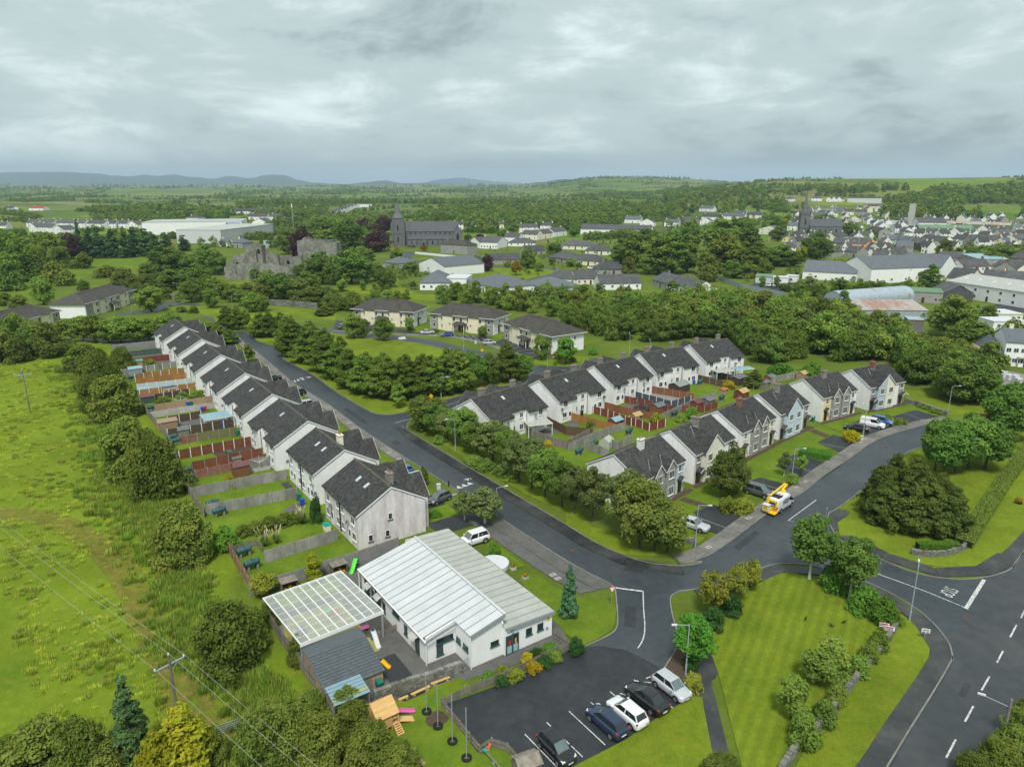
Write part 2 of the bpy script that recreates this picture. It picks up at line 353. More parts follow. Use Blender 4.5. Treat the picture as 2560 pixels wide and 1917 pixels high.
def fieldcell(X,Y,second=False):
 """nearest and second nearest cell centre; domain warped so borders wander"""
 wx=X+22*np.sin(Y*.011+1)+9*np.sin(X*.03);wy=Y+22*np.sin(X*.012+2)+9*np.sin(Y*.027)
 i1=np.zeros(X.shape,int);d1=np.zeros(X.shape);d2=np.zeros(X.shape)
 fl=np.stack([wx.ravel(),wy.ravel()],1);n=len(fl)
 a1=np.zeros(n,int);a2=np.zeros(n,int);b1=np.zeros(n);b2=np.zeros(n)
 for s in range(0,n,4000):
  q=fl[s:s+4000]
  D=(q[:,None,0]-FS[None,:,0])**2+(q[:,None,1]-FS[None,:,1])**2
  pp=np.argpartition(D,1,axis=1)[:,:2];dd=np.take_along_axis(D,pp,1);o=np.argsort(dd,1)
  pp=np.take_along_axis(pp,o,1);dd=np.sqrt(np.take_along_axis(dd,o,1))
  a1[s:s+4000]=pp[:,0];a2[s:s+4000]=pp[:,1];b1[s:s+4000]=dd[:,0];b2[s:s+4000]=dd[:,1]
 if second:return a1,b1,b2,a2
 return a1.reshape(X.shape),b1.reshape(X.shape),b2.reshape(X.shape)
rows=list(np.arange(-160,640,20.));y=640.
while y<10500:rows.append(y);y*=1.0135
NC=330
us=np.linspace(-1.25,1.25,NC)
rows=np.array(rows)
GX=us[None,:]*np.maximum(rows+260,100)[:,None];GY=np.repeat(rows[:,None],NC,1)
GZ=np.zeros_like(GX)
for i in range(len(rows)):
 if rows[i]>=640:
  for j in range(NC):GZ[i,j]=terr(GX[i,j],GY[i,j])
far=rows>540
ci,d1,d2=fieldcell(GX[far],GY[far])
fc=np.ones((len(rows),NC,4));fc[...,:3]=(.09,.14,.02)
fc[far,:,:3]=FC[ci];fc[...,3]=np.clip((620-GY)/80,0,1)
rg=((GX>-20-(GY-60)*.62)|(GY>235))&(GY<600);fc[rg,:3]=(.088,.128,.02);fc[rg,3]*=.3
nr=len(rows)
idx=np.arange(nr*NC).reshape(nr,NC)
quads=np.stack([idx[:-1,:-1],idx[:-1,1:],idx[1:,1:],idx[1:,:-1]],-1).reshape(-1,4)
gm=bpy.data.meshes.new('ground');gm.from_pydata(np.stack([GX,GY,GZ],-1).reshape(-1,3).tolist(),[],quads.tolist())
gm.polygons.foreach_set('use_smooth',[True]*len(quads))
at=gm.attributes.new('fcol','FLOAT_COLOR','POINT');at.data.foreach_set('color',fc.reshape(-1).astype(np.float32))
gm.materials.append(M.field);gm.update()
struct('ground',gm,'green pasture and farmland reaching to the horizon')
def sheet_(name,pts,z,m,thick=.0,label=None,kind='structure',parent=None):
 mb=MB();p2=[(p[0],p[1])for p in pts]
 a=sum(p2[i][0]*p2[(i+1)%len(p2)][1]-p2[(i+1)%len(p2)][0]*p2[i][1]for i in range(len(p2)))
 if a<0:p2.reverse()
 if thick>0:mb.prism(p2,z-thick,z)
 else:
  n=len(mb.v);mb.v+=[(x,y,z)for x,y in p2]
  for tri in tessellate_polygon([[Vector((x,y,0))for x,y in p2]]):
   q=[Vector(mb.v[i])for i in tri];up=(q[1]-q[0]).cross(q[2]-q[0]).z
   mb.f.append(tuple(tri)if up>0 else tuple(reversed(tri)));mb.m.append(0)
 return ob(name,mb.data(name,m),parent,kind=kind if parent is None else None,label=label)
def smooth(pts,n=4,closed=False):
 """Catmull-Rom through ground points"""
 pts=[Vector((p[0],p[1],0))for p in pts];o=[]
 m=len(pts)
 for i in range(m if closed else m-1):
  if closed:a,b,c,d=(pts[(i+j)%m]for j in(-1,0,1,2))
  else:a,b,c,d=pts[max(i-1,0)],pts[i],pts[i+1],pts[min(i+2,m-1)]
  for k in range(n):
   t=k/n;o.append(.5*((2*b)+(c-a)*t+(2*a-5*b+4*c-d)*t*t+(3*b-a-3*c+d)*t**3))
 if not closed:o.append(pts[-1])
 return o
def offset(pts,d):
 o=[]
 for i,p in enumerate(pts):
  a=pts[max(i-1,0)];b=pts[min(i+1,len(pts)-1)];t=Vector((b.x-a.x,b.y-a.y,0))
  if t.length<1e-6:t=Vector((1,0,0))
  t.normalize();o.append(Vector((p.x-t.y*d,p.y+t.x*d,0)))
 return o
def strip(name,pts,d0,d1,z,m,thick=0.,**kw):
 return sheet_(name,offset(pts,d0)+list(reversed(offset(pts,d1))),z,m,thick,**kw)
def ribbon(name,pts,d0,d1,z0,z1,m,label=None):
 """solid strip between two offsets of a line (kerbs, walls, footways)"""
 a,b=offset(pts,d0),offset(pts,d1);mb=MB()
 for i in range(len(pts)-1):
  q=[a[i],a[i+1],b[i+1],b[i]]
  ar=sum(q[j].x*q[(j+1)%4].y-q[(j+1)%4].x*q[j].y for j in range(4))
  if ar<0:q.reverse()
  mb.hexa([(p.x,p.y,z0)for p in q]+[(p.x,p.y,z1)for p in q])
 return struct(name,mb.data(name,m),label)
def pl(*a):
 """list of (k,x,y) -> ground points; a bare number switches crop"""
 o=[];k=0
 for q in a:
  if isinstance(q,int):k=q
  else:o.append(P(k,*q))
 return o
def lerp(a,b,t):return a+(b-a)*t
# --- kerb lines, traced on the ground
L_kerb=smooth(pl(8,(1420,352),(1385,318),(1250,250),(1100,168),(830,0),5,(1180,1380),(960,1240),(330,840),(60,640),4,(1500,505),(1380,410),(1240,290),(1150,225),(1105,180),(1085,150)))
R_kerb=smooth(pl(9,(0,515),8,(2060,160),(1950,185),(1800,183),(1620,155),(1450,95),(1250,0),5,(1650,1438),(1100,1115),(640,838),(600,800)))
S_mouth=smooth(pl(5,(600,800),(605,770),(660,735),(760,690),(900,640),(1030,590)))
ISL=smooth(pl(4,(1378,283),(1420,335),(1600,430),(1750,540),(1880,620),(2000,688),5,(370,700),(470,712),(590,692),(700,650),(900,600),(1100,545),(1300,510),(1420,470),(1445,440),(1400,400),(1300,350),(1100,310),(880,262),(700,220),(500,195),(300,175),(110,150),4,(1640,130),(1540,145),(1430,200),(1385,245)),4,True)
B_kerb=smooth(pl(9,(0,515),(100,492),(230,430),(500,228),(700,110),11,(0,1090),(240,930),(400,818),(560,750),(850,668),(1020,640),(1200,628)))
E_kerb=smooth(pl(11,(1200,760),(1000,800),(840,850),(720,882),(640,935),(270,1240),(110,1360),9,(830,240),(850,320),(920,400),(1120,490),(1330,572),(1520,602),(1640,604),(1780,580),(1870,540),(1932,455)))
S_kerb=smooth(pl(9,(1534,1062),(1533,1030),(1500,940),(1370,800),(1200,690),(1050,620),(900,572),(790,535),(690,518),(580,514),(480,530),(380,575),(240,625),(100,655),(0,668),8,(1880,378),(1835,405),(1822,450),(1840,560),(1868,660),(1872,730),(1855,810),(1800,900),(1772,950)))
C_kerb=smooth(pl(8,(1090,800),(1210,770),(1380,690),(1430,640),(1438,560),(1428,420),(1420,352)))
PK=pl(8,(1772,950),(1800,990),(1960,1090),(2000,1130),(1740,1285),(1500,1452),(1200,1605),(1080,1665),(900,1780),(720,1660),(640,1560),(530,1535),(440,1570),(240,1335),(160,1205),(560,1062),(780,962),(1000,852),(1090,800))
Z_ROAD=.02
road_poly=list(C_kerb)+list(L_kerb)[1:]+pl(4,(1085,150),(1150,140),(1195,170),(1215,195),(1300,228),(1392,238),(1378,283))+[p for p in ISL[4:4+4*8]]+list(S_mouth[4:0:-1])+list(reversed(R_kerb))+list(B_kerb)[1:]+list(E_kerb)+pl(9,(1990,380),(2100,700),(1560,1100))+list(S_kerb)[1:]+PK[1:-1]
sheet_('estate_road',road_poly,Z_ROAD,M.asph,label='dark tarmac estate road with its junction')
sheet_('car_park',PK+pl(8,(1300,770),(1500,800),(1700,900)),Z_ROAD+.006,M.asph_park,label='near-black tarmac car park beside the white building')
loop=smooth(pl(4,(1150,150),(1300,160),(1500,130),5,(0,130),(110,135),(300,160),(500,178),(700,203),(900,245),(1100,292),(1260,335),(1400,380),(1470,430),(1440,490),(1300,540),(1050,575),(850,640),(640,720)))
strip('loop_road',loop,-3.,3.,Z_ROAD+.004,M.asph,label='tarmac loop road round the green')
strip('link_road',smooth(pl(5,(1440,400),(1600,385),(1760,395),(1850,370),(1960,330))),-3,3,Z_ROAD+.008,M.asph,label='tarmac lane behind the middle houses')
strip('far_lane',smooth(pl(4,(1120,165),(1000,130),(800,150),(640,190),(300,200),(140,190),1,(100,1110),(0,1120))),-2.8,2.8,Z_ROAD+.01,M.asph,label='narrow lane behind the end house')
strip('entrance_lane',smooth(pl(12,(1000,890),(1020,860),(900,830),(760,740),(620,660),(480,640),(370,620),(250,690),(90,700),(0,720))),-3,3,Z_ROAD+.012,M.asph,label='lane by the far left apartments')
pub_c=[P(9,1520,1560),P(9,1715,1190),P(9,1870,900),P(9,1960,735)]
pd=(pub_c[3]-pub_c[0]).normalized();pub=[pub_c[0]-pd*40,pub_c[0],pub_c[1],pub_c[2],pub_c[3],pub_c[3]+pd*40,pub_c[3]+pd*260]
PUB_L,PUB_R=4.4,-3.9
strip('public_road',pub,PUB_R,PUB_L,Z_ROAD+.012,M.asph_old,label='wide grey public road at the right edge')
KZ=.13
def kerb(name,pts,d=.14,label='pale concrete kerb edging the road'):
 return ribbon('kerb',pts,0,d,0,KZ,M.kerb,label)
kerb('k',C_kerb,-.14);kerb('k',L_kerb,.14);kerb('k',R_kerb,.14);kerb('k',S_mouth[:-2],-.14)
kerb('k',list(ISL)+[ISL[0]],.14);kerb('k',B_kerb,.14);kerb('k',E_kerb,.14);kerb('k',S_kerb,.14)
pubL=offset(pub,PUB_L);
kerb('k',[P(9,1180,1656)-pd*12,P(9,1300,1440),P(9,1420,1250),P(9,1480,1150),P(9,1530,1060),P(9,1535,1040)],.14)
kerb('k',[P(9,1870,540),P(9,1932,455),P(9,1932,455)+pd*60],.2)
M.asph_patch=mat('asphalt_patch',(.024,.028,.031),.6,.2,1.5,(.045,.049,.052),.6,.5,detail=6,spec=.45)
for i,q_ in enumerate((pl(5,(700,905),(790,950),(770,965),(680,918)),pl(5,(520,885),(560,905),(530,925),(492,902)),pl(8,(1500,190),(1640,205),(1630,240),(1480,222)),pl(9,(300,420),(420,330),(450,345),(330,440)),pl(9,(1150,520),(1240,545),(1225,570),(1130,540)),pl(9,(1560,1250),(1600,1180),(1640,1195),(1600,1268)),pl(8,(1500,480),(1580,490),(1575,640),(1490,620)),pl(6,(1500,1080),(1640,985),(1680,1000),(1540,1100)),pl(5,(180,660),(330,760),(310,775),(160,672)))):sheet_('road_patch',q_,Z_ROAD+.014+.001*i,M.asph_patch,0,label='dark repair patch in the tarmac')
# ---- footways
def bays(name,pts,d0,d1,z,m,step,label):
 """footway of separate concrete bays with open joints"""
 root=ob(name,None,kind='structure',label=label)
 a,b=offset(pts,d0),offset(pts,d1);acc=[0.]
 for p,q in zip(pts,pts[1:]):acc.append(acc[-1]+(q-p).length)
 def atl(l,s):
  for i in range(len(pts)-1):
   if acc[i+1]>=s or i==len(pts)-2:
    t=(s-acc[i])/max(1e-6,acc[i+1]-acc[i]);return lerp(l[i],l[i+1],t)
 n=max(1,int(acc[-1]/step));st=acc[-1]/n
 for i in range(n):
  s0,s1=i*st+.03,(i+1)*st-.03
  q=[atl(a,s0),atl(a,s1),atl(b,s1),atl(b,s0)]
  ar=sum(q[j].x*q[(j+1)%4].y-q[(j+1)%4].x*q[j].y for j in range(4))
  if ar<0:q.reverse()
  c=sum(q,Vector())/4
  mb=MB().hexa([(p.x-c.x,p.y-c.y,0)for p in q]+[(p.x-c.x,p.y-c.y,z+rnd.uniform(-.006,.006))for p in q])
  ob('footway_bay',mb.data('footway_bay',m),root,c)
 return root
bays('pavement',B_kerb[0:42],.17,2.3,KZ-.005,M.bay,2.6,'pale concrete footway in front of the houses with driveways')
bays('pavement',L_kerb[26:58],.17,1.9,KZ-.005,M.bay,3.,'pale concrete footway along the long left terrace')
bays('pavement',R_kerb[0:],.17,2.2,KZ-.005,M.path_wet,6.,'wet black footway under the row of maples')
bays('pavement',L_kerb[1:20],.17,2.3,KZ-.005,M.path_gy,7.,'wide grey footway curving past the white building')
strip('pavement',list(L_kerb[0:22]),2.35,4.3,.115,M.path_gy,.1,label='inner grey path before the white building lawn')
bays('pavement',S_kerb[4:54],.17,2.,KZ-.005,M.path_dk,6.,'dark tarmac footway round the striped lawn')
bays('pavement',E_kerb[34:-2],.17,2.4,KZ-.005,M.path_dk,6.5,'dark tarmac footway round the hedged corner lawn')
sheet_('pavement',smooth(pl(9,(1180,1656),(1300,1440),(1420,1250),(1480,1150),(1530,1060),(1525,1000),(1480,920),(1420,850),(1330,790),(1290,830),(1370,910),(1400,980),(1400,1040),(1330,1150),(1240,1280),(1130,1440),(1040,1580),(985,1656),(900,1800),(1090,1800))),.115,M.path_dk,.1,label='broad dark footway beside the public road')
sheet_('pavement',pl(9,(1905,490),(1932,452),(2300,-60),(2260,-60),(1932,330),(1850,420),(1760,505),(1740,560),(1830,548)),.115,M.path_dk,.1,label='dark footway beyond the hedge by the public road')
strip('garden_path',smooth(pl(8,(2040,830),(2090,950),(2040,1010),(2080,1200),(2130,1430),(2190,1700))),-1.1,1.1,.075,M.path_dk,.07,label='dark tarmac path between the car park and striped lawn')
sheet_('garden_path',pl(9,(840,215),(935,215),(950,240),(880,290),(890,330),(850,330),(825,265)),.12,M.path_dk,.1,label='tarmac path end by the blue signpost')
sheet_('garden_path',pl(11,(1300,905),(1480,895),(1550,910),(1440,970),(1350,960)),.05,M.path_dk,.05,label='dark tarmac patch under the maples')
# ---- lawns and verges (raised turf behind the kerbs)
def lawn(pts,m='lawn',z=.1,label='mown lawn',name='lawn'):
 return sheet_(name,pts,z,M[m],z,label=label)
lawn(offset(list(ISL),.15),'lawn',.15,'grass island with the dense tree row')
lawn(smooth(pl(9,(655,570),(560,572),(480,605),(400,660),(330,720),(280,800),(210,870),(175,960),(165,1000),(210,1120),(270,1350),(330,1590),(380,1720),(520,1700),(620,1560),(760,1390),(900,1260),(1020,1100),(1130,960),(1190,880),(1110,850),(1000,770),(850,680),(750,620)),2,True),'lawn_striped',.11,'striped mown lawn between the car park path and the low wall')
lawn(pl(9,(1240,800),(1290,832),(1370,912),(1405,985),(1395,1045),(1330,1150),(1240,1280),(1130,1440),(1040,1580),(960,1700),(620,1700),(780,1440),(960,1230),(1130,1000),(1215,880)),'lawn',.1,'grass verge between the low wall and the public footway')
lawn(pl(8,(2000,1140),(1740,1295),(1500,1462),(1200,1615),(1050,1700),(1300,1800),(2170,1800),(2150,1640),(2075,1250),(2060,1150)),'lawn',.1,'lawn below the parked cars')
sheet_('soil_bed',pl(8,(1880,740),(1800,910),(1785,950),(1830,990),(1970,1090),(2060,1140),(2040,1010),(2030,830)),.09,M.soil,.08,label='brown planted bed behind the parked cars')
lawn(smooth(pl(8,(725,295),(850,255),(960,330),(1100,400),(1180,430),(1415,470),(1425,560),(1415,630),(1370,680),(1200,765),(1120,730),(985,600)),2,True),'lawn_g',.1,'corner lawn with the small spruce')
lawn(pl(8,(460,100),(590,60),(770,190),(640,230),(600,200),(520,110)),'lawn_g',.1,'small lawn by the flat round tank')
lawn(smooth(pl(8,(1060,-30),(1250,22),(1400,85),(1520,112),(1700,118),(1880,115),(2000,60),9,(0,440),(80,420),(145,370),(20,340),(-60,330),6,(180,1500),(-60,1430),5,(1800,1370),(1500,1200),(1200,1010),(900,850),(700,780),(690,800),(720,840),(1000,1010),(1400,1250),(1700,1400)),1,True),'lawn',.12,'grass strip under the row of maples')
lawn(smooth(pl(11,(1650,640),(1300,605),(1230,640),(1000,830),(830,870),(720,905),(640,965),(280,1260),(115,1365),(215,1395),(110,1470),(130,1590),(260,1680),(480,1760),(700,1810),(1000,1850)),1)+pl(9,(1300,530),(1450,550),(1600,548),(1750,500),(1850,420),(1932,330),(2200,-60),(2300,-300)),'lawn',.11,'large mown green with the dark clipped trees and hedge')
lawn(pl(11,(640,380),(700,480),(1010,560),(1030,590),(1310,580),(1500,560),(1400,440),(1100,400)),'lawn',.09,'mown grass beyond the stone garden wall')
lawn(pl(5,(1440,350),(1560,300),(1850,310),(1860,350),(1760,380),(1580,375)),'lawn',.12,'grass plot by the third apartment block')
lawn(smooth(pl(12,(1060,900),(1120,880),(1280,885),(1300,915),(1200,930),(1110,935)),3,True),'lawn',.14,'small grass island at the far road end')
lawn(smooth(pl(12,(700,700),(1250,650),(1560,680),(1720,700),(1700,760),(1400,740),(1050,840),(900,850),(780,800)),1,True),'lawn',.06,'grass behind the tree group at the road end')
lawn(pl(12,(360,680),(480,640),(600,650),(700,650),(800,660),(780,760),(600,700)),'lawn',.07,'grass plot by the far lane')
# -- house kit
def win_mesh(w,h,style):
 def fn():
  f=MB();b=.06
  f.box(-w/2,-.035,-h/2,-w/2+b,.02,h/2).box(w/2-b,-.035,-h/2,w/2,.02,h/2)
  f.box(-w/2+b,-.035,-h/2,w/2-b,.02,-h/2+b).box(-w/2+b,-.035,h/2-b,w/2-b,.02,h/2)
  if style in(2,3):
   for i in range(1,style):x=-w/2+w*i/style;f.box(x-.025,-.033,-h/2+b,x+.025,.018,h/2-b)
  if style==4:f.box(-.025,-.033,-h/2+b,.025,.018,h/2-b).box(-w/2+b,-.032,h*.12,-.025,.017,h*.12+.05).box(.025,-.032,h*.12,w/2-b,.017,h*.12+.05)
  p=MB().box(-w/2+.03,-.012,-h/2+.03,w/2-.03,.015,h/2-.03)
  s=MB().box(-w/2-.08,-.11,-h/2-.09,w/2+.08,.02,-h/2-.003)
  return f,p,s
 return C_(('winb',w,h,style),fn)
FACE={'f':(0,-1),'r':(0,1),'l':(-1,0),'R':(1,0)}
def window(par,face,u,z,D,w=1.1,h=1.15,style=2,frame='white',sill=True,name='window',sillm='white'):
 """window centred at u along the wall and z up, on the wall at distance D from the house axis"""
 f,p,s=win_mesh(w,h,style)
 dx_,dy_=FACE[face]
 loc=(u,dy_*D,z)if face in 'fr' else(dx_*D,u,z)
 rz={'f':0,'r':pi,'l':-pi/2,'R':pi/2}[face]
 o=ob(name,C_(('wf',w,h,style,frame),lambda:f.data('window_frame',M[frame])),par,loc,rz)
 ob('pane',C_(('wp',w,h),lambda:p.data('pane',M.glass)),o)
 if sill:ob('sill',C_(('ws',w,h,sillm),lambda:s.data('sill',M[sillm])),o)
 return o
def door(par,face,u,D,m='white',w=.95,h=2.05,z0=.1,glass=True):
 def fn():return MB().box(-w/2,-.04,0,w/2,.02,h).data('door',M[m])
 dx_,dy_=FACE[face]
 loc=(u,dy_*D,z0)if face in 'fr' else(dx_*D,u,z0)
 rz={'f':0,'r':pi,'l':-pi/2,'R':pi/2}[face]
 o=ob('door',C_(('door',m,w,h),fn),par,loc,rz)
 if glass:ob('pane',C_(('dpane',w,h),lambda:MB().box(-w*.28,-.055,h*.5,w*.28,-.03,h*.9).data('pane',M.glass)),o)
 ob('handle',C_('dhandle',lambda:MB().box(.3,-.08,.95,.4,-.04,1.).data('handle',M.rim)),o)
 return o
def tiles(mb,o,u,v,lu,lv,tw=.34,th=.33,seed=0,lift=.028,clip=None):
 """lapped tiles over a sloping rectangle: origin o (top), unit vectors u along, v down the slope"""
 rg=random.Random(seed);u,v,o=Vector(u),Vector(v),Vector(o);n=u.cross(v)
 if n.z<0:n=-n
 nu,nv=max(1,round(lu/tw)),max(1,round(lv/th));a,b=lu/nu,lv/nv
 for j in range(nv):
  off=(j%2)*.5
  for i in range(-1 if off else 0,nu):
   u0,u1=max(0,(i+off)*a),min(lu,(i+1+off)*a)
   if u1-u0<.02:continue
   if clip and not clip((u0+u1)/2,(j+.5)*b):continue
   g=.006;l1=lift+rg.uniform(-.006,.01)
   A=o+u*(u0+g)+v*(j*b)+n*.004;B_=o+u*(u1-g)+v*(j*b)+n*.004
   C_=o+u*(u1-g)+v*((j+1)*b+.01)+n*l1;D_=o+u*(u0+g)+v*((j+1)*b+.01)+n*l1
   mb.face([A,D_,C_,B_]);mb.face([D_,D_-n*l1*.9,C_-n*l1*.9,C_])
 return mb
def gable_slabs(mb,L,y0,y1,z0f,slope,ridge_z,ridge_y=0.,t=.1,x0=None,x1=None):
 """one roof slab on one side: from ridge (ridge_y, ridge_z) to y1"""
 x0=-L/2 if x0 is None else x0;x1=L/2 if x1 is None else x1
 s=1 if y1>ridge_y else-1
 ze=ridge_z-slope*abs(y1-ridge_y)
 a=[(x0,ridge_y,ridge_z),(x1,ridge_y,ridge_z),(x1,y1,ze),(x0,y1,ze)]
 if s<0:a=[a[1],a[0],a[3],a[2]]
 bot=[(x,y,z-t)for x,y,z in a]
 mb.hexa([bot[0],bot[3],bot[2],bot[1]][::-1]+[a[0],a[3],a[2],a[1]][::-1])
 return ze
EAVE,RIDGE,HD=5.1,7.9,4.9
SLOPE=(RIDGE-EAVE)/HD
def chimney_mesh(m):
 return MB().box(-.55,-.35,-1.3,.55,.35,1.15).box(-.63,-.43,1.15,.63,.43,1.28).data('chimney',M[m])
def pots_mesh(m='brick_red'):
 return MB().lathe([(.13,0),(.1,.35),(.13,.36),(.0,.36)],8).data('pot',M[m])
def dish_mesh():
 mb=MB();prof=[(0,0),(.15,.012),(.28,.05),(.34,.085)]
 mb.lathe(prof,14);mb.lathe([(r,z+.012)for r,z in prof],14)
 mb.tube((0,0,0),(0,0,-.35),.02,n=5).tube((0,-.3,.06),(0,0,.36),.012,n=5)
 return mb.data('satellite_dish',M.dish)
M.dish=mat('dish_grey',(.13,.14,.15),.6,.1,4,orand=.5)
M.chim_g=mat('chimney_render',(.25,.235,.21),.9,.2,3,(.16,.13,.1),.5,2)
M.brick=mat('chimney_brick',(.22,.11,.075),.9,.25,8)
M.lead=mat('lead_flashing',(.27,.285,.3),.6,.1,3)
def block(label,cx,cy,ang,L,style,wall='render',rear='notch',group=None,chim=((0,'chim_g'),),tone='tile',front='gablets',fcol=('stone_face','stone_face'),seed=0,rooflights=(-.2,),gable_win=(),dishes=True,hd=HD,name='house'):
 """semi-detached two-storey block: local x along the ridge, -y the street front, +y the garden side"""
 t=Th(name,label,'house',(cx,cy,0),ang,group)
 h2=L/2;rz_,ez=RIDGE,RIDGE-SLOPE*hd
 ext=.95
 key=(L,rear,front,wall,hd)
 def wallm():
  mb=MB();P5=[(-hd,0),(hd,0),(hd,ez),(0,rz_-.12),(-hd,ez)]
  if rear=='notch':
   a=L*.14
   yx=hd+ext;zx=rz_-SLOPE*yx
   E5=[(-hd,0),(yx,0),(yx,zx),(0,rz_-.12),(-hd,ez)]
   mb.prism(E5,-h2,-a,axis='x').prism([(-hd+.01,0),(hd-.1,0),(hd-.1,ez),(0,rz_-.14),(-hd+.01,ez)],-a,a,axis='x').prism(E5,a,h2,axis='x')
  else:mb.prism(P5,-h2,h2,axis='x')
  return mb.data('wall',M[wall])
 ob('wall',C_(('bw',)+key,wallm),t)
 sl=atan(SLOPE);ov=.22;xo=h2+.12
 def roofm():
  mb=MB();gable_slabs(mb,L,0,-(hd+ov),0,SLOPE,rz_+.06,x0=-xo,x1=xo)
  if rear=='notch':
   a=L*.14
   gable_slabs(mb,L,0,hd+ext+ov,0,SLOPE,rz_+.06,x0=-xo,x1=-a+.1);gable_slabs(mb,L,0,hd+ext+ov,0,SLOPE,rz_+.06,x0=a-.1,x1=xo)
   gable_slabs(mb,L,0,hd+ov-.15,0,SLOPE,rz_+.06,x0=-a+.1,x1=a-.1)
  else:gable_slabs(mb,L,0,hd+ov,0,SLOPE,rz_+.06,x0=-xo,x1=xo)
  return mb.data('roof',M[tone])
 rf=ob('roof',C_(('br',tone)+key,roofm),t)
 c_,s_=cos(sl),sin(sl)
 def tilem():
  mb=MB();zt=rz_+.06
  tiles(mb,(-xo,0,zt),(1,0,0),(0,-c_,-s_),2*xo,(hd+ov)/c_+.05,seed=seed)
  if rear=='notch':
   a=L*.14-.1
   tiles(mb,(-xo,0,zt),(1,0,0),(0,c_,-s_),2*xo,(hd+ext+ov)/c_+.05,seed=seed+1,clip=lambda u,v:abs(u-xo)>a or v<(hd+ov-.15)/c_)
  else:tiles(mb,(-xo,0,zt),(1,0,0),(0,c_,-s_),2*xo,(hd+ov)/c_+.05,seed=seed+1)
  return mb.data('roof_tiles',M[tone])
 ob('roof_tiles',C_(('bt',tone)+key,tilem),rf,kind='stuff')
 ob('ridge_cap',C_(('brc',L,tone),lambda:MB().prism([(-.17,rz_+.02),(.17,rz_+.02),(.06,rz_+.15),(-.06,rz_+.15)],-xo-.01,xo+.01,axis='x').data('ridge_cap',M[tone+'_ridge'])),rf)
 for sx in(-1,1):
  for sy in(-1,1):
   yl=hd+ov+(ext if(sy>0 and rear=='notch')else 0)
   def bb(sy=sy,yl=yl):
    zt=rz_+.02
    return MB().prism([(0,zt-.16),(sy*yl,zt-.16-SLOPE*yl),(sy*yl,zt-SLOPE*yl),(0,zt)][::(1 if sy>0 else-1)],-.02,.02,axis='x').data('barge_board',M.white)
   ob('barge_board',C_(('bb',sy,yl),bb),t,(sx*(xo+.022),0,0))
 ob('gutter',C_(('gu',L),lambda:MB().box(-xo,-.06,-.06,xo,.06,.06).data('gutter',M.white)),t,(0,-(hd+ov+.03),rz_-SLOPE*(hd+ov)-.02))
 if rear=='notch':
  a=L*.14
  for x0,x1 in((-xo,-a),(a,xo)):
   ob('gutter',C_(('gu2',x1-x0),lambda:MB().box(-(x1-x0)/2,-.06,-.06,(x1-x0)/2,.06,.06).data('gutter',M.gutter)),t,((x0+x1)/2,hd+ext+ov+.03,rz_-SLOPE*(hd+ext+ov)-.02))
   ob('downpipe',C_('dp',lambda:MB().box(-.05,-.05,0,.05,.05,4.2).data('downpipe',M.gutter)),t,(a*(1 if x0>0 else-1),hd+ext*.5,.1))
  ob('gutter',C_(('gu3',a),lambda:MB().box(-a+.12,-.06,-.06,a-.12,.06,.06).data('gutter',M.gutter)),t,(0,hd+ov-.1,rz_-SLOPE*(hd+ov-.15)-.02))
 else:
  ob('gutter',C_(('gub',L),lambda:MB().box(-xo,-.06,-.06,xo,.06,.06).data('gutter',M.gutter)),t,(0,hd+ov+.03,rz_-SLOPE*(hd+ov)-.02))
  for x in(-.1,.15):ob('downpipe',C_('dp',lambda:MB().box(-.05,-.05,0,.05,.05,4.2).data('downpipe',M.gutter)),t,(x,hd+.06,.4))
 for sx in(-1,1):ob('downpipe',C_('dpw',lambda:MB().box(-.045,-.045,0,.045,.045,4.8).data('downpipe',M.white)),t,(sx*(h2-.15),-hd-.05,.1))
 yr=hd+(ext if rear=='notch' else 0)+.012
 e_=h2*.74
 for sx in(-1,1):
  window(t,'r',sx*e_,3.75,yr,1.15,1.1,2);window(t,'r',sx*(e_+.25),1.55,yr,1.1,1.1,2);door(t,'r',sx*(e_-1.25),yr,'white')
  yc=(hd-.1 if rear=='notch' else hd)+.012
  window(t,'r',sx*L*.075,3.95,yc,.9,1.,2);window(t,'r',sx*L*.075,1.6,yc,1.,1.1,2)
  if dishes:ob('satellite_dish',C_('dish',dish_mesh),t,(sx*(h2-.5)*(1 if seed%2 else .55),yr+.28,3.+.3*(seed%3)),rot=(R(-58),0,R(20*sx)))
 for fc_,u,z in gable_win:window(t,fc_,u,z,h2+.012,.62,.95,1,sillm='gutter')
 for u in rooflights:
  o=ob('rooflight',C_('rl',lambda:MB().box(-.3,-.5,0,.3,.5,.1).data('rooflight',M.lead)),rf,(u*L,1.7,rz_-SLOPE*1.7+.08),rot=(-sl,0,0))
  ob('pane',C_('rlp',lambda:MB().box(-.22,-.4,.1,.22,.4,.13).data('pane',M.rl_glass)),o)
 for u,cm in chim:
  c=ob('chimney',C_(('ch',cm),lambda:chimney_mesh(cm)),t,(u*L,-.75 if front!='none' else 0,rz_-.1),R(90)if front=='big' else 0)
  for x in(-.27,.27):ob('pot',C_('pots',pots_mesh),c,(x,0,1.28))
  ob('flashing',C_('flash',lambda:MB().box(-.72,-.55,-.62,.72,.5,-.5).data('flashing',M.lead)),c,(0,-.15,0),rot=(sl,0,0))
 yf=hd+.012
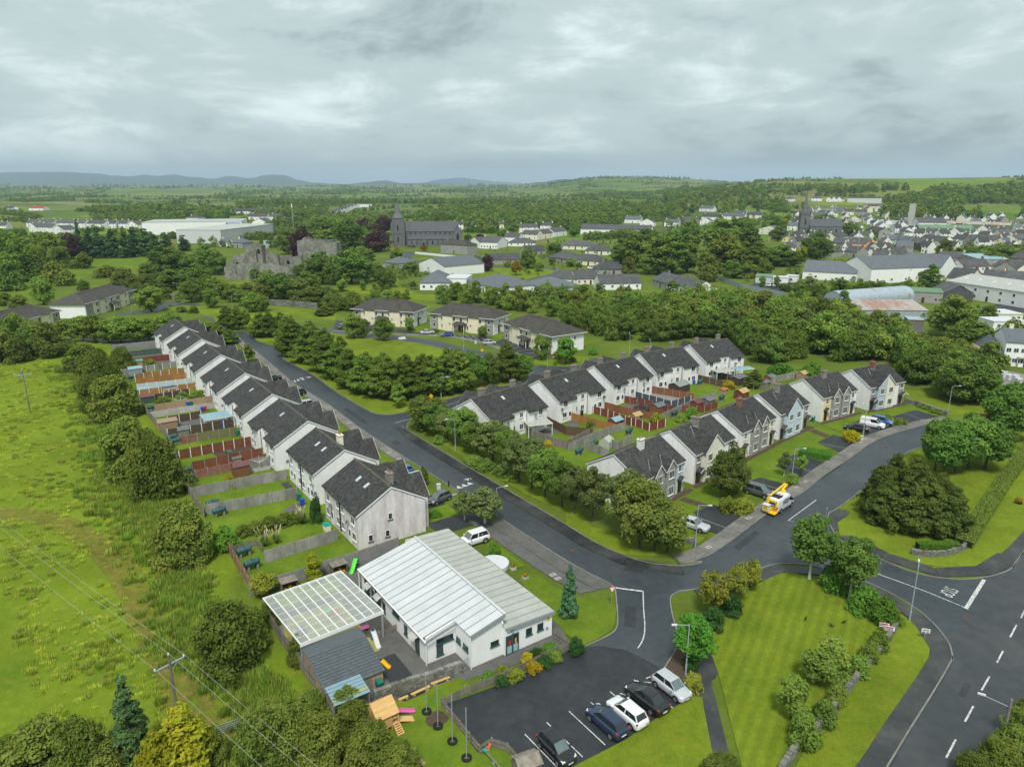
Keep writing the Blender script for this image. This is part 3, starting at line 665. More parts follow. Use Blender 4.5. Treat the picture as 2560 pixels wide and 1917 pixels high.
 if front=='gablets':
  for i,sx in enumerate((-1,1)):
   x=sx*1.55;cross_gable(t,x,2.6,-hd-.45,5.05,6.5,fcol[i],tone,-hd+2.2,('g',i),tl=True)
   window(t,'f',x,4.1,hd+.462,1.35,1.25,3);window(t,'f',x,1.45,hd+.462,1.45,1.4,3)
  for sx,dm,wm in((-1,'door_dark',fcol[2]if len(fcol)>2 else wall),(1,'door_dark',fcol[3]if len(fcol)>3 else wall)):
   x=sx*(h2-1.35)
   ob('front_panel',C_(('fp',wm),lambda:MB().box(-1.25,-.05,.02,1.25,0,5.).data('front_panel',M[wm])),t,(x,-hd-.003,0))
   door(t,'f',x+.1*sx,hd+.065,dm);window(t,'f',x,4.1,hd+.065,.8,1.1,2);porch(t,x+.1*sx,hd)
 elif front=='big':
  cross_gable(t,-1.2 if len(fcol)<5 else fcol[4],5.6,-hd-.7,5.,7.55,fcol[0],tone,-.3,'b',half=fcol[1],tl=True)
  gx=-1.2 if len(fcol)<5 else fcol[4]
  for dx_ in(-1.4,1.4):window(t,'f',gx+dx_,4.,hd+.712,1.3,1.25,3);window(t,'f',gx+dx_,1.4,hd+.712,1.4,1.35,3)
  for sx in(-1,1):
   x=sx*(h2-.9)
   ob('front_panel',C_(('fps',),lambda:MB().box(-.85,-.05,.02,.85,0,5.).data('front_panel',M.stone_face)),t,(x,-hd-.003,0))
   if abs(x-gx)>3.4:window(t,'f',x,4.1,hd+.065,.9,1.1,2)
   door(t,'f',x,hd+.065,'door_dark');porch(t,x,hd+.3,2.)
 elif front=='side':
  for sx in(-1,1):
   cross_gable(t,sx*L*.22,4.6,-hd-1.,5.,7.5,wall,tone,-.2,('s',sx),tl=True)
   window(t,'f',sx*L*.22,4.,hd+1.012,1.4,1.25,3);window(t,'f',sx*L*.22,1.4,hd+1.012,1.5,1.4,3);door(t,'f',sx*(h2-1.),hd+.012,'door_dark')
 return t
def cross_gable(par,x,w_,y0,ze,zr,wm,tone,y1,key,half=None,tl=False):
 """gabled bay running out to the street: walls, two roof slopes, white barge boards"""
 sl=(zr-ze)/(w_/2)
 if half:
  ob('bay_wall',C_(('cgl',key,w_,wm),lambda:MB().prism([(-w_/2,0),(0,0),(0,zr-.1),(-w_/2,ze)],y0,y1,axis='y').data('bay_wall',M[wm])),par,(x,0,0))
  ob('bay_wall',C_(('cgr',key,w_,half),lambda:MB().prism([(0,0),(w_/2,0),(w_/2,ze),(0,zr-.1)],y0,y1,axis='y').data('bay_wall',M[half])),par,(x,0,0))
 else:ob('bay_wall',C_(('cg',w_,wm,y0,y1),lambda:MB().prism([(-w_/2,0),(w_/2,0),(w_/2,ze),(0,zr-.1),(-w_/2,ze)],y0,y1,axis='y').data('bay_wall',M[wm])),par,(x,0,0))
 ya,yb,e=y0-.15,y1,.18
 def rm():
  mb=MB()
  for s in(-1,1):
   xe=s*(w_/2+e);z2=zr+.05-sl*(w_/2+e)
   a=[(0,ya,zr+.05),(0,yb,zr+.05),(xe,yb,z2),(xe,ya,z2)]
   if s>0:a=a[::-1]
   mb.hexa([(p[0],p[1],p[2]-.09)for p in a]+a)
  if tl:
   al=atan(sl);ln=(w_/2+e)/cos(al)
   for s in(-1,1):tiles(mb,(0,ya,zr+.06),(0,1,0),(s*cos(al),0,-sin(al)),yb-ya,ln+.03,seed=3)
  return mb.data('bay_roof',M[tone])
 r_=ob('bay_roof',C_(('cgroof',w_,y0,y1,ze,zr,tone),rm),par,(x,0,0))
 for s in(-1,1):
  def bb():
   xe=s*(w_/2+e);zt=zr+.03
   q=[(0,zt-.17),(xe,zt-.17-sl*(w_/2+e)),(xe,zt-sl*(w_/2+e)),(0,zt)]
   return MB().prism(q if s>0 else q[::-1],ya-.045,ya-.005,axis='y').data('barge_board',M.white)
  ob('barge_board',C_(('cgb',w_,ze,zr,ya,s),bb),r_)
 for s in(-1,1):
  def vm():
   d=(w_/2+e);zt=zr+.1;yv=min(yb,ya+2*d+1.)
   return MB().hexa([(s*.0-.07,yb-.35,zt-.02),(.07,yb-.35,zt-.02),(s*d+.07,y0+.55,zt-.02-sl*d),(s*d-.07,y0+.55,zt-.02-sl*d),(s*.0-.07,yb-.35,zt+.03),(.07,yb-.35,zt+.03),(s*d+.07,y0+.55,zt+.03-sl*d),(s*d-.07,y0+.55,zt+.03-sl*d)]).data('valley',M.lead)
  ob('valley',C_(('vl',w_,ze,zr,y0,y1,s),vm),r_)
def porch(par,x,D,w_=1.5):
 def fn():
  mb=MB()
  for s in(-1,1):
   a=[(0,-.95,2.95),(0,0,2.95),(s*w_/2,0,2.4),(s*w_/2,-.95,2.4)]
   if s>0:a=a[::-1]
   mb.hexa([(p[0],p[1],p[2]-.08)for p in a]+a)
  return mb.data('porch_roof',M.tile)
 o=ob('porch_roof',C_(('porch',w_),fn),par,(x,-D,0))
 def tr():
  mb=MB()
  for s in(-1,1):
   q=[(0,2.78),(s*w_/2,2.24),(s*w_/2,2.38),(0,2.93)];mb.prism(q if s>0 else q[::-1],-.99,-.955,axis='y')
  return mb.data('barge_board',M.white)
 ob('barge_board',C_(('porcht',w_),tr),o)
M.tile_ridge=mat('ridge_tile',(.085,.08,.068),.9,.25,3,(.15,.13,.07),.6,1.5)
M.tile_b_ridge=M.tile_ridge
M.rl_glass=mat('rooflight_glass',(.5,.55,.57),.15,.05,2,spec=.6)
M.door_dark=mat('brown_door',(.09,.035,.02),.5,.1,3,orand=.4)
M.sooty=mat('white_chimney',(.68,.67,.64),.9,.08,3)
dL=Vector((-75.65,109.21,0)).normalized();angL=atan2(dL.y,dL.x)
LR=[(-15.9,86.12,11.9),(-25.1,99.7,12.),(-34.3,113.15,15.3),(-45.4,129.,14.6),(-56.2,144.6,15.2),(-68.,161.4,14.6),(-79.8,178.9,15.),(-91.5,195.3,14.8)]
LT=[]
lbl=['nearest pinkish weathered house of the left terrace, its gable facing the car park','second house from the front in the left terrace, smooth white gable and two rooflights','third house from the front in the left terrace, beside the brown timber shed','fourth house from the front in the left terrace, beside the blue carport roof','fifth house from the front in the left terrace, beside the grey concrete panel fences','sixth house from the front in the left terrace, beside orange fences','second farthest house of the left terrace, beside the green fence','farthest house of the left terrace, next to the lane and trees']
for i,(x,y_,L)in enumerate(LR):
 c=Vector((x,y_,0))+dL*(L/2)
 t=block(lbl[i],c.x,c.y,angL,L,'A',wall='render_dirty' if i==0 else 'render',rear='flat' if i<2 else 'notch',group='white houses of the left terrace',chim=((-.33,'chim_g'),)if i==0 else(((-.2,'render_pale'),)if i==1 else()),front='side',seed=i,rooflights=(-.17,.06)if i<2 else(.05,),gable_win=(('l',.3,3.75),('l',3.2,1.4),('l',.8,1.4))if i==0 else(),tone='tile')
 LT.append((c,L))
BR=[((15.07,97.82),(23.18,105.97),'X'),((25.64,108.38),(34.05,116.24),'Y'),((36.1,118.69),(44.8,127.08),'X'),((46.65,128.98),(54.64,136.09),'Y'),((59.61,139.93),(68.98,145.77),'X'),((73.05,147.61),(82.78,152.74),'Y')]
bl=['nearest house of the street row, white chimney and two stone front gablets','second house of the street row, big cream gable behind the dark bushy tree','third house of the street row, red brick chimney and twin stone gablets','fourth house of the street row with the tall pale blue front gable','fifth house of the street row, grey chimney and pale yellow door bay','farthest house of the street row, gable half blue and half cream']
bch=[((-.02,'sooty'),),((.0,'chim_g'),),((.0,'brick'),),((.0,'chim_g'),),((-.02,'chim_g'),),((.0,'brick'),)]
bf=[('stone_face','stone_face','render','render_sky'),('render_pale','render_pale'),('stone_face','stone_face','render_pale','render_pale'),('render_sky','render_sky'),('stone_face','stone_face','render_yellow','render'),('render_blue','render_pale')]
BT=[]
for i,(a,b,s)in enumerate(BR):
 a,b=Vector((*a,0)),Vector((*b,0));c=(a+b)/2;L=(b-a).length+.2
 block(bl[i],c.x,c.y,atan2((b-a).y,(b-a).x),round(L,1),s,wall='render',rear='flat',group='white houses of the street row',chim=bch[i],front='gablets' if s=='X' else 'big',fcol=bf[i],seed=10+i,rooflights=(),gable_win=(('l',.6,3.6),)if i==0 else())
 BT.append((c,(b-a).normalized(),L))
MR=[((-7.54,125.71),(2.68,136.13)),((5.51,138.84),(15.65,148.02)),((17.9,150.6),(27.9,159.6)),((29.9,162.2),(41.5,169.7)),((43.99,171.97),(55.41,179.19))]
ml=['front house of the middle row with the glazed lean-to behind it','second house of the middle row, by the orange timber fence','third house of the middle row, by the dark blue-grey fence panels','fourth house of the middle row, by the green garden cabin','farthest house of the middle row, against the wood']
MT=[]
for i,(a,b)in enumerate(MR):
 a,b=Vector((*a,0)),Vector((*b,0));c=(a+b)/2;L=round((b-a).length,1)
 block(ml[i],c.x,c.y,atan2((a-b).y,(a-b).x),L,'A',wall='render',rear='notch',group='white houses of the middle row',chim=((-.3,'chim_g'),(.28,'chim_g')),front='side',seed=20+i,rooflights=(.05,),gable_win=())
 MT.append((c,(b-a).normalized(),L))
def panel_mesh(style):
 """unit panel, 1 m long (scaled along x), about 1.8 m high; centred on y"""
 mb=MB()
 if style in('conc','block','conc_lt'):
  mb.box(0,-.025,0,1,.025,1.75)
  for i in range(6):mb.box(i/6+.012,-.04,.06,(i+1)/6-.012,.04,1.7)
 elif style in('brick_red',):
  for i in range(6):mb.box(0,-.03,i*.28,1,.03,i*.28+.265)
 elif style=='timber_gy':
  for i in range(9):mb.box(i/9+.006,-.015,.08,(i+1)/9-.006,.015,1.6+.04*((i*7)%3))
  mb.box(0,.015,.4,1,.05,.5).box(0,.015,1.2,1,.05,1.3)
 elif style=='white_low':
  mb.box(0,-.04,0,1,.04,.9)
 else:
  mb.box(0,-.035,0,1,.035,.28)
  n=10
  for i in range(n):mb.box(i/n+.004,-.012-.008*(i%2),.28,(i+1)/n-.004,.02-.008*(i%2),1.72)
  mb.box(0,-.03,1.72,1,.03,1.78)
 return mb
def fence(label,pts,style,h=1.8,step=1.9,post='conc',name='panel_fence',group=None,mat_=None):
 pts=[Vector((p[0],p[1],0))for p in pts];o=pts[0]
 t=Th(name,label,'fence',o,0,group)
 me=C_(('pan',style,mat_),lambda:panel_mesh(style).data('panel',M[mat_ or style]))
 pm=C_(('post',post),lambda:MB().box(-.06,-.06,0,.06,.06,1.86).data('post',M[post]))
 for a,b in zip(pts,pts[1:]):
  d=b-a;n=max(1,round(d.length/step));ang=atan2(d.y,d.x);s=d.length/n
  for i in range(n):
   p=a+d*(i/n)-o;u=d.normalized()
   ob('panel',me,t,p+u*.06,ang,None,(s-.12,1,h/1.8*rnd.uniform(.985,1.015)))
   ob('post',pm,t,p,ang,None,(1,1,h/1.8))
 ob('post',pm,t,pts[-1]-o,0,None,(1,1,h/1.8))
 return t
def picket(label,pts,h=.95,step=1.9,name='picket_fence'):
 pts=[Vector((p[0],p[1],0))for p in pts];o=pts[0];t=Th(name,label,'fence',o)
 def pk():
  mb=MB();r2=random.Random(4)
  for i in range(15):
   x=(i+.5)*1.9/15;hh=h+r2.uniform(-.03,.03);mb.prism([(x-.045,.04),(x+.045,.04),(x+.045,hh-.05),(x,hh),(x-.045,hh-.05)],-.012,.01,axis='y')
  return mb.data('pickets',M.timber_gy)
 me=C_(('pk',h),pk);rl=C_('pkr',lambda:MB().box(0,.011,-.05,1.9,.06,.05).data('rail',M.timber_gy));pm=C_(('pkp',h),lambda:MB().box(-.06,.012,0,.06,.13,h+.05).data('post',M.timber_gy))
 for a,b in zip(pts,pts[1:]):
  d=b-a;n=max(1,round(d.length/step));ang=atan2(d.y,d.x);s=d.length/n/1.9
  for i in range(n):
   p=a+d*(i/n)-o
   ob('pickets',me,t,p,ang,None,(s,1,1),kind='stuff');ob('post',pm,t,p,ang)
   for z in(.25,.7):ob('rail',rl,t,p+Vector((0,0,z)),ang,None,(s,1,1))
 return t
def stone_wall(label,pts,h,th=.4,name='stone_wall',size=.32,m='stone_old',seed=1,cap=True):
 """rubble wall: a core with separate irregular stones standing proud on both faces and along the top"""
 pts=[Vector((p[0],p[1],0))for p in pts];o=pts[0];t=Th(name,label,'wall',o)
 core=MB();st=MB();rg=random.Random(seed)
 for a,b in zip(pts,pts[1:]):
  d=b-a;L=d.length;u=d.normalized();n=Vector((-u.y,u.x,0));a0=a-o
  def bx(mb,s0,s1,t0,t1,z0,z1):
   q=[a0+u*s0+n*t0,a0+u*s1+n*t0,a0+u*s1+n*t1,a0+u*s0+n*t1]
   mb.hexa([(p.x,p.y,z0)for p in q]+[(p.x,p.y,z1)for p in q])
  bx(core,0,L,-th/2,th/2,0,h)
  for side in(-1,1):
   z=.03
   while z<h-.05:
    hh=min(size*rg.uniform(.45,.8),h-z);s=0.
    while s<L:
     w_=size*rg.uniform(.6,1.5);e=min(L,s+w_);q=rg.uniform(.01,.05)
     bx(st,s+.015,max(s+.03,e-.015),*(sorted((side*th/2-side*.02,side*(th/2+q)))),z,z+hh-.02);s=e
    z+=hh
  s=0.
  while s<L and cap:
   w_=size*rg.uniform(.5,1.2);e=min(L,s+w_);bx(st,s+.01,max(s+.03,e-.01),-th/2-.03*rg.random(),th/2+.03*rg.random(),h,h+rg.uniform(.06,.2));s=e
 ob('core',core.data('core',M[m]),t);ob('stones',st.data('stones',M[m]),t,kind='stuff')
 return t
def oil_tank(label,loc,rz,s=1.,name='oil_tank'):
 t=Th(name,label,'oil tank',loc,rz,'garden oil tanks',s)
 def tk():
  mb=MB();prof=[(-1.,.0),(-1.,.3),(-.93,.42),(-.5,.45),(-.45,.42),(-.4,.45),(0,.46),(.4,.45),(.45,.42),(.5,.45),(.93,.42),(1.,.3),(1.,0)]
  b=len(mb.v);n=14
  for x,r in prof:
   for i in range(n):
    a=2*pi*i/n;mb.v.append((x,r*cos(a),1.05+r*sin(a)))
  for k in range(len(prof)-1):
   for i in range(n):
    j=(i+1)%n;mb.f.append((b+k*n+i,b+(k+1)*n+i,b+(k+1)*n+j,b+k*n+j));mb.m.append(0)
  return mb.data('tank',M.tank,True)
 ob('tank',C_('otank',tk),t)
 ob('filler_cap',C_('ocap',lambda:MB().lathe([(.16,1.48),(.16,1.58),(.0,1.6)],10).data('filler_cap',M.tank)),t)
 for x in(-.6,.6):ob('support',C_('osup',lambda:MB().box(-.12,-.4,0,.12,.4,.66).data('support',M.block)),t,(x,0,0))
 return t
def bin_(label,loc,rz,m,name='wheelie_bin'):
 t=Th(name,label,'bin',loc,rz)
 ob('body',C_(('binb',m),lambda:MB().hexa([(-.22,-.24,.05),(.22,-.24,.05),(.22,.22,.05),(-.22,.22,.05),(-.28,-.34,1.),(.28,-.34,1.),(.28,.34,1.),(-.28,.34,1.)]).data('body',M[m])),t)
 ob('lid',C_(('binl',m),lambda:MB().hexa([(-.3,-.38,1.),(.3,-.38,1.),(.3,.38,1.),(-.3,.38,1.),(-.27,-.34,1.06),(.27,-.34,1.06),(.27,.36,1.12),(-.27,.36,1.12)]).data('lid',M[m])),t)
 for s in(-1,1):ob('wheel',C_('binw',lambda:MB().tube((-.03,0,0),(.03,0,0),.1,n=10).data('wheel',M.rubber)),t,(s*.26,.27,.1))
 return t
def shed(label,loc,rz,lx,ly,h,rise,wm,rm,name='garden_shed',corr=False,asym=0.,door_=True,win=True):
 """timber shed: plank walls, pitched roof (ridge along x), door, window"""
 t=Th(name,label,'shed',loc,rz)
 n=max(3,round(lx/.2));mb=MB()
 mb.prism([(-ly/2+.02,0),(ly/2-.02,0),(ly/2-.02,h),(asym,h+rise-.06),(-ly/2+.02,h)],-lx/2+.02,lx/2-.02,axis='x')
 k=int(h/.16)
 for i in range(k):
  z=.04+i*.16
  mb.box(-lx/2,-ly/2,z,lx/2,-ly/2+.02,z+.145).box(-lx/2,ly/2-.02,z,lx/2,ly/2,z+.145)
  mb.box(-lx/2,-ly/2+.02,z,-lx/2+.02,ly/2-.02,z+.145).box(lx/2-.02,-ly/2+.02,z,lx/2,ly/2-.02,z+.145)
 ob('wall',mb.data('wall',M[wm]),t)
 r_=MB();o_=.12
 for s in(-1,1):
  ye=s*(ly/2+o_);sl=rise/abs(s*ly/2-asym);ze=h-sl*o_+.03
  a=[(-lx/2-o_,asym,h+rise+.03),(lx/2+o_,asym,h+rise+.03),(lx/2+o_,ye,ze),(-lx/2-o_,ye,ze)]
  if s>0:a=a[::-1]
  r_.hexa([(p[0],p[1],p[2]-.05)for p in a]+a)
  if corr:
   m_=int((lx+.2)/.22)
   for i in range(m_):
    x=-lx/2-o_+(i+.5)*(lx+2*o_)/m_;r_.hexa([(x-.03,asym,h+rise+.02),(x+.03,asym,h+rise+.02),(x+.03,ye,ze-.01),(x-.03,ye,ze-.01)][::(1 if s<0 else-1)]+[(x-.02,asym,h+rise+.07),(x+.02,asym,h+rise+.07),(x+.02,ye,ze+.04),(x-.02,ye,ze+.04)][::(1 if s<0 else-1)])
 ob('roof',r_.data('roof',M[rm]),t)
 if door_:ob('door',MB().box(-.35,-ly/2-.03,.05,.35,-ly/2-.002,min(1.75,h-.05)).data('door',M[wm]),t,(-lx*.2,0,0))
 if win:ob('window',MB().box(-.28,-ly/2-.03,h*.55,.28,-ly/2-.004,h*.85).data('window',M.glass),t,(lx*.25,0,0))
 return t
A0=Vector((-4.01,59.94,0));CA=R(34.5)
def cl(x,y,z=0):return A0+Vector((x*cos(CA)-y*sin(CA),x*sin(CA)+y*cos(CA),z))
cr_=Th('community_building','white single-storey building with pale seamed metal roofs beside the car park','building',A0,CA)
XS,XE,XL=3.8,9.8,-3.3
SLP=(4.7-3.)/(XS-XL)
zl=lambda x:3.+SLP*(x-XL);zr_=lambda x:3.2-.04*(x-XS)
ob('wall',MB().prism([(XL,0),(0,0),(0,zl(0)),(XL,zl(XL))],3.1,19.2,axis='y').data('wall',M.render_white),cr_)
ob('wall',MB().prism([(0,0),(XS,0),(XS,zl(XS)),(0,zl(0))],0,19.2,axis='y').data('wall',M.render_white),cr_)
ob('wall',MB().prism([(XS,0),(XE,0),(XE,zr_(XE)),(XS,zr_(XS))],-.25,22.,axis='y').data('wall',M.render_white),cr_)
ob('plinth',MB().box(-.015,-.02,0,XS,.0,.14).box(XS+.01,-.275,0,XE+.02,-.25,.14).data('plinth',M.block),cr_)
def roof_panel(w_,x0,x1,z0,z1,m):
 mb=MB();mb.hexa([(x0,.012,z0),(x1,.012,z1),(x1,w_-.012,z1),(x0,w_-.012,z0),(x0,.012,z0+.06),(x1,.012,z1+.06),(x1,w_-.012,z1+.06),(x0,w_-.012,z0+.06)])
 mb.hexa([(x0,-.035,z0),(x1,-.035,z1),(x1,.035,z1),(x0,.035,z0),(x0,-.02,z0+.13),(x1,-.02,z1+.13),(x1,.02,z1+.13),(x0,.02,z0+.13)],1)
 for i in range(1,4):
  y=w_*i/4;mb.hexa([(x0,y-.02,z0+.05),(x1,y-.02,z1+.05),(x1,y+.02,z1+.05),(x0,y+.02,z0+.05),(x0,y-.012,z0+.075),(x1,y-.012,z1+.075),(x1,y+.012,z1+.075),(x0,y+.012,z0+.075)])
 return mb.data('roof_panel',[M[m],M.seam])
n=17;wv=19.5/n
for i in range(n):
 y=-.15+i*wv;xl=(XL-.25)if y>2.7 else-.12
 ob('roof_panel',C_(('rp',xl),lambda:roof_panel(wv,xl,XS+.1,zl(xl),zl(XS+.1),'metal_roof_w')),cr_,(0,y,.02))
n=20;wv2=22.6/n
for i in range(n):
 ob('roof_panel',C_('rp2',lambda:roof_panel(wv2,XS+.03,XE+.2,zr_(XS),zr_(XE+.2),'metal_roof')),cr_,(0,-.45+i*wv2,.02))
for x0,x1,y,f in((XL-.25,-.02,2.62,zl),(-.12,XS+.1,-.2,zl),(XS+.12,XE+.2,-.5,zr_)):
 ob('roof_trim',MB().hexa([(x0,y-.03,f(x0)-.22),(x1,y-.03,f(x1)-.22),(x1,y,f(x1)-.22),(x0,y,f(x0)-.22),(x0,y-.03,f(x0)+.1),(x1,y-.03,f(x1)+.1),(x1,y,f(x1)+.1),(x0,y,f(x0)+.1)]).data('roof_trim',M.galv),cr_)
ob('ridge_flashing',MB().box(XS-.05,-.22,4.86,XS+.2,19.4,4.93).box(XS+.12,-.22,4.5,XS+.2,19.4,4.86).data('ridge_flashing',M.metal_roof_w),cr_)
ob('gutter',MB().box(XL-.38,2.6,2.86,XL-.26,19.4,2.98).data('gutter',M.white),cr_);ob('gutter',MB().box(XE+.21,-.45,2.88,XE+.31,22.2,2.98).data('gutter',M.gutter),cr_)
def cwin(x,y,z,w_,h_,rz,st=1,m='teal_frame'):
 f,p,s=win_mesh(w_,h_,st);o=ob('window',C_(('wf',w_,h_,st,m),lambda:f.data('window_frame',M[m])),cr_,(x,y,z),rz)
 ob('pane',C_(('wp',w_,h_),lambda:p.data('pane',M.glass)),o);ob('sill',C_(('ws',w_,h_,m),lambda:s.data('sill',M[m])),o)
cwin(2.75,-.014,1.85,.95,.55,0);cwin(6.8,-.264,1.75,.75,.8,0);cwin(8.25,-.264,1.75,.75,.8,0)
cwin(-1.2,3.086,2.1,1.9,.6,0,2);cwin(-1.8,3.086,1.15,.75,1.25,0)
cwin(-.014,1.,1.9,.95,.55,-pi/2);cwin(-.014,2.4,1.9,.8,.55,-pi/2)
for y,z,w_,h_ in((17.6,1.55,1.3,1.9),(15.9,1.2,.7,1.2),(14.6,1.4,1.4,2.),(13.,1.2,.7,1.2),(9.9,2.1,1.6,.6),(7.6,1.4,.7,1.1)):cwin(XL-.014,y,z,w_,h_,-pi/2,2 if w_>1 else 1)
d_=ob('double_door',MB().box(-.8,-.05,0,.8,.02,2.15).data('double_door',M.teal_frame),cr_,(4.72,-.262,.08))
for s in(-1,1):
 ob('pane',C_('ddp',lambda:MB().box(-.27,-.07,.12,.27,-.04,.95).data('pane',mat('frosted_pane',(.3,.48,.47),.3,.05,2))),d_,(s*.38,0,0));ob('pane',C_('ddq',lambda:MB().box(-.27,-.07,1.,.27,-.04,2.).data('pane',M.glass)),d_,(s*.38,0,0))
ob('door_sticker',MB().box(-.5,-.085,1.05,-.25,-.07,1.45).box(-.46,-.085,1.45,-.29,-.07,1.62).data('door_sticker',M.plast_red),d_)
ob('door_sticker',MB().box(.25,-.085,1.05,.5,-.07,1.3).box(.27,-.085,1.3,.48,-.07,1.65).data('door_sticker',M.plast_orange),d_)
ob('lamp',MB().box(-.12,-.25,0,.12,0,.16).data('lamp',M.galv),cr_,(4.7,-.25,2.55));ob('camera',MB().tube((0,0,0),(-.1,-.4,-.12),.07,n=8).data('camera',M.white),cr_,(3.6,-.01,4.1))
ob('alarm_box',MB().box(-.14,-.08,-.17,.14,0,.17).data('alarm_box',M.plast_yel),cr_,(9.3,-.25,2.35));ob('vent',MB().lathe([(.15,0),(.15,.12),(0,.13)],10).data('vent',M.galv),cr_,(9.1,-.26,1.3),rot=(R(90),0,0))
for y in(16.3,13.6,5.):
 ob('door_canopy',C_('dcan',lambda:MB().prism([(0,.35),(-.5,.22),(-.8,0),(-.8,.04),(-.5,.27),(0,.4)],-.6,.6,axis='y').data('door_canopy',M.canopy_tan if 'canopy_tan' in M else M.conc_lt)),cr_,(XL-.02,y,2.15))
o=ob('door',MB().box(-.45,-.04,0,.45,.02,2.05).data('door',M.teal_frame),cr_,(XL-.02,5.,.05),-pi/2);ob('pane',MB().box(-.3,-.06,.2,.3,-.03,1.9).data('pane',M.glass),o)
for x,y,h_ in((XL-.12,2.9,2.9),(-.08,-.1,3.5),(XL-.32,19.2,2.8)):ob('downpipe',MB().box(-.045,-.045,0,.045,.045,h_).data('downpipe',M.white),cr_,(x,y,.02))
sheet_('yard',[cl(-4.6,20.5),cl(-3.2,20.5),cl(-3.2,3.3),cl(.05,3.3),cl(.05,-1.6),cl(10.4,-2.4),cl(11.6,0),cl(11.4,22),cl(9.8,24),cl(9.8,26),cl(-4.6,26)],.05,M.path_gy,.05,label='grey concrete apron round the white building')
sheet_('yard',[cl(-13.7,-.6),cl(-13.7,20.5),cl(-3.2,20.5),cl(-3.2,3.2),cl(.1,3.2),cl(.1,-1.2),cl(-6,-1.2)],.04,M.path_gy,.04,label='grey concrete play yard under the clear canopy')
sheet_('play_mat',[cl(-7.5,-.5),cl(-5.2,-.5),cl(-5.2,6.5),cl(-7.5,6.5)],.075,mat('black_play_mat',(.035,.037,.04),.7,.15,3),.03,label='black ribbed rubber mat in the play yard')
sheet_('play_mat',[cl(-13.5,7.8),cl(-6.2,7.8),cl(-6.2,18.6),cl(-13.5,18.6)],.07,mat('yellow_play_mat',(.34,.31,.08),.8,.1,1,(.24,.26,.09),.6,.4),.03,label='yellow-green rubber mat under the clear canopy')
M.polycarb=mat('clear_polycarbonate',(.62,.66,.62),.25,.06,1.,spec=.5)
pb=M.polycarb.node_tree.nodes['Principled BSDF'];Dv(pb,'Alpha',.25)
q=[P(7,640,610,3.2),P(7,1125,435,3.2),P(7,1350,700,3.2),P(7,835,900,3.2)]
U=(q[1]-q[0]+q[2]-q[3])/2;V=(q[3]-q[0]+q[2]-q[1])/2;cc=q[0]
can=Th('canopy','flat clear corrugated canopy on white frame over the play yard','canopy',Vector((cc.x,cc.y,0)),atan2(U.y,U.x))
lu,lv=U.length,V.length;vs_=-1
def can_pane(w_):
 mb=MB();n=6
 for i in range(n):
  x=w_*i/n;mb.hexa([(x+.02,0,.0),(x+w_/n*.5,0,.03),(x+w_/n*.5,-lv,.03),(x+.02,-lv,.0),(x+.02,0,.008),(x+w_/n*.5,0,.038),(x+w_/n*.5,-lv,.038),(x+.02,-lv,.008)][::1])
  mb.hexa([(x+w_/n*.5,0,.03),(x+w_/n+.02,0,.0),(x+w_/n+.02,-lv,.0),(x+w_/n*.5,-lv,.03),(x+w_/n*.5,0,.038),(x+w_/n+.02,0,.008),(x+w_/n+.02,-lv,.008),(x+w_/n*.5,-lv,.038)])
 return mb.data('pane',M.polycarb)
for i in range(9):ob('pane',C_('canp',lambda:can_pane(lu/9-.03)),can,(lu*i/9,0,3.2))
for i in range(10):ob('rafter',C_('canr',lambda:MB().box(-.04,-lv,-.1,.04,0,.06).data('rafter',M.white)),can,(lu*i/9,0,3.2 if i not in(0,9)else 3.22))
for j in range(9):ob('purlin',C_('canu',lambda:MB().box(0,-.035,-.13,lu,.035,-.105).data('purlin',M.white)),can,(0,-lv*j/8,3.19))
ob('fascia',MB().box(-.05,-lv-.06,-.32,lu+.05,-lv-.01,.08).box(-.05,.01,-.1,lu+.05,.05,.08).data('fascia',M.white),can,(0,0,3.2))
for x,y in((.1,-.1),(lu-.1,-.1),(lu-.1,-lv+.1),(.1,-lv+.1),(.1,-lv/2),(lu/2,-.1)):ob('post',C_('canpost',lambda:MB().box(-.08,-.08,0,.08,.08,3.06).data('post',M.galv)),can,(x,y,0))
sx_,sy_=5.9,6.6
c=cl(0,0);s0=Vector((-20.6,59.6,0));un=Vector((cos(CA),sin(CA),0));vn=Vector((sin(CA),-cos(CA),0))
sh=Th('play_shed','dark grey tiled play shed next to the clear canopy','shed',s0+un*(sx_/2)+vn*(sy_/2),CA)
ry,zr0,zb0,zf0=sy_/2-1.9,2.95,2.7,1.75
ob('wall',MB().prism([(-sy_/2+.15,0),(sy_/2-.15,0),(sy_/2-.15,zb0-.1),(ry,zr0-.1),(-sy_/2+.15,zf0-.05)],-sx_/2+.2,sx_/2-.2,axis='x').data('wall',M.timber_tan),sh)
mb=MB()
for(ya,za),(yb,zb)in(((ry,zr0),(sy_/2,zb0)),((-sy_/2,zf0),(ry,zr0))):
 mb.hexa([(-sx_/2,ya,za-.06),(sx_/2,ya,za-.06),(sx_/2,yb,zb-.06),(-sx_/2,yb,zb-.06),(-sx_/2,ya,za),(sx_/2,ya,za),(sx_/2,yb,zb),(-sx_/2,yb,zb)])
rf=ob('roof',mb.data('roof',M.shed_tile),sh)
mb=MB();al=atan2(zr0-zf0,ry+sy_/2);tiles(mb,(-sx_/2,ry,zr0+.005),(1,0,0),(0,-cos(al),-sin(al)),sx_,(ry+sy_/2)/cos(al),.3,.36,5,.045)
ob('roof_tiles',mb.data('roof_tiles',M.shed_tile),rf,kind='stuff')
ob('opening_panel',MB().box(-.9,-sy_/2+.1,.1,1.6,-sy_/2+.14,1.45).data('opening_panel',M.timber_gy),sh)
M.tin_blue=mat('pale_blue_tin',(.22,.36,.42),.5,.1,2,(.3,.38,.38),.5,.6)
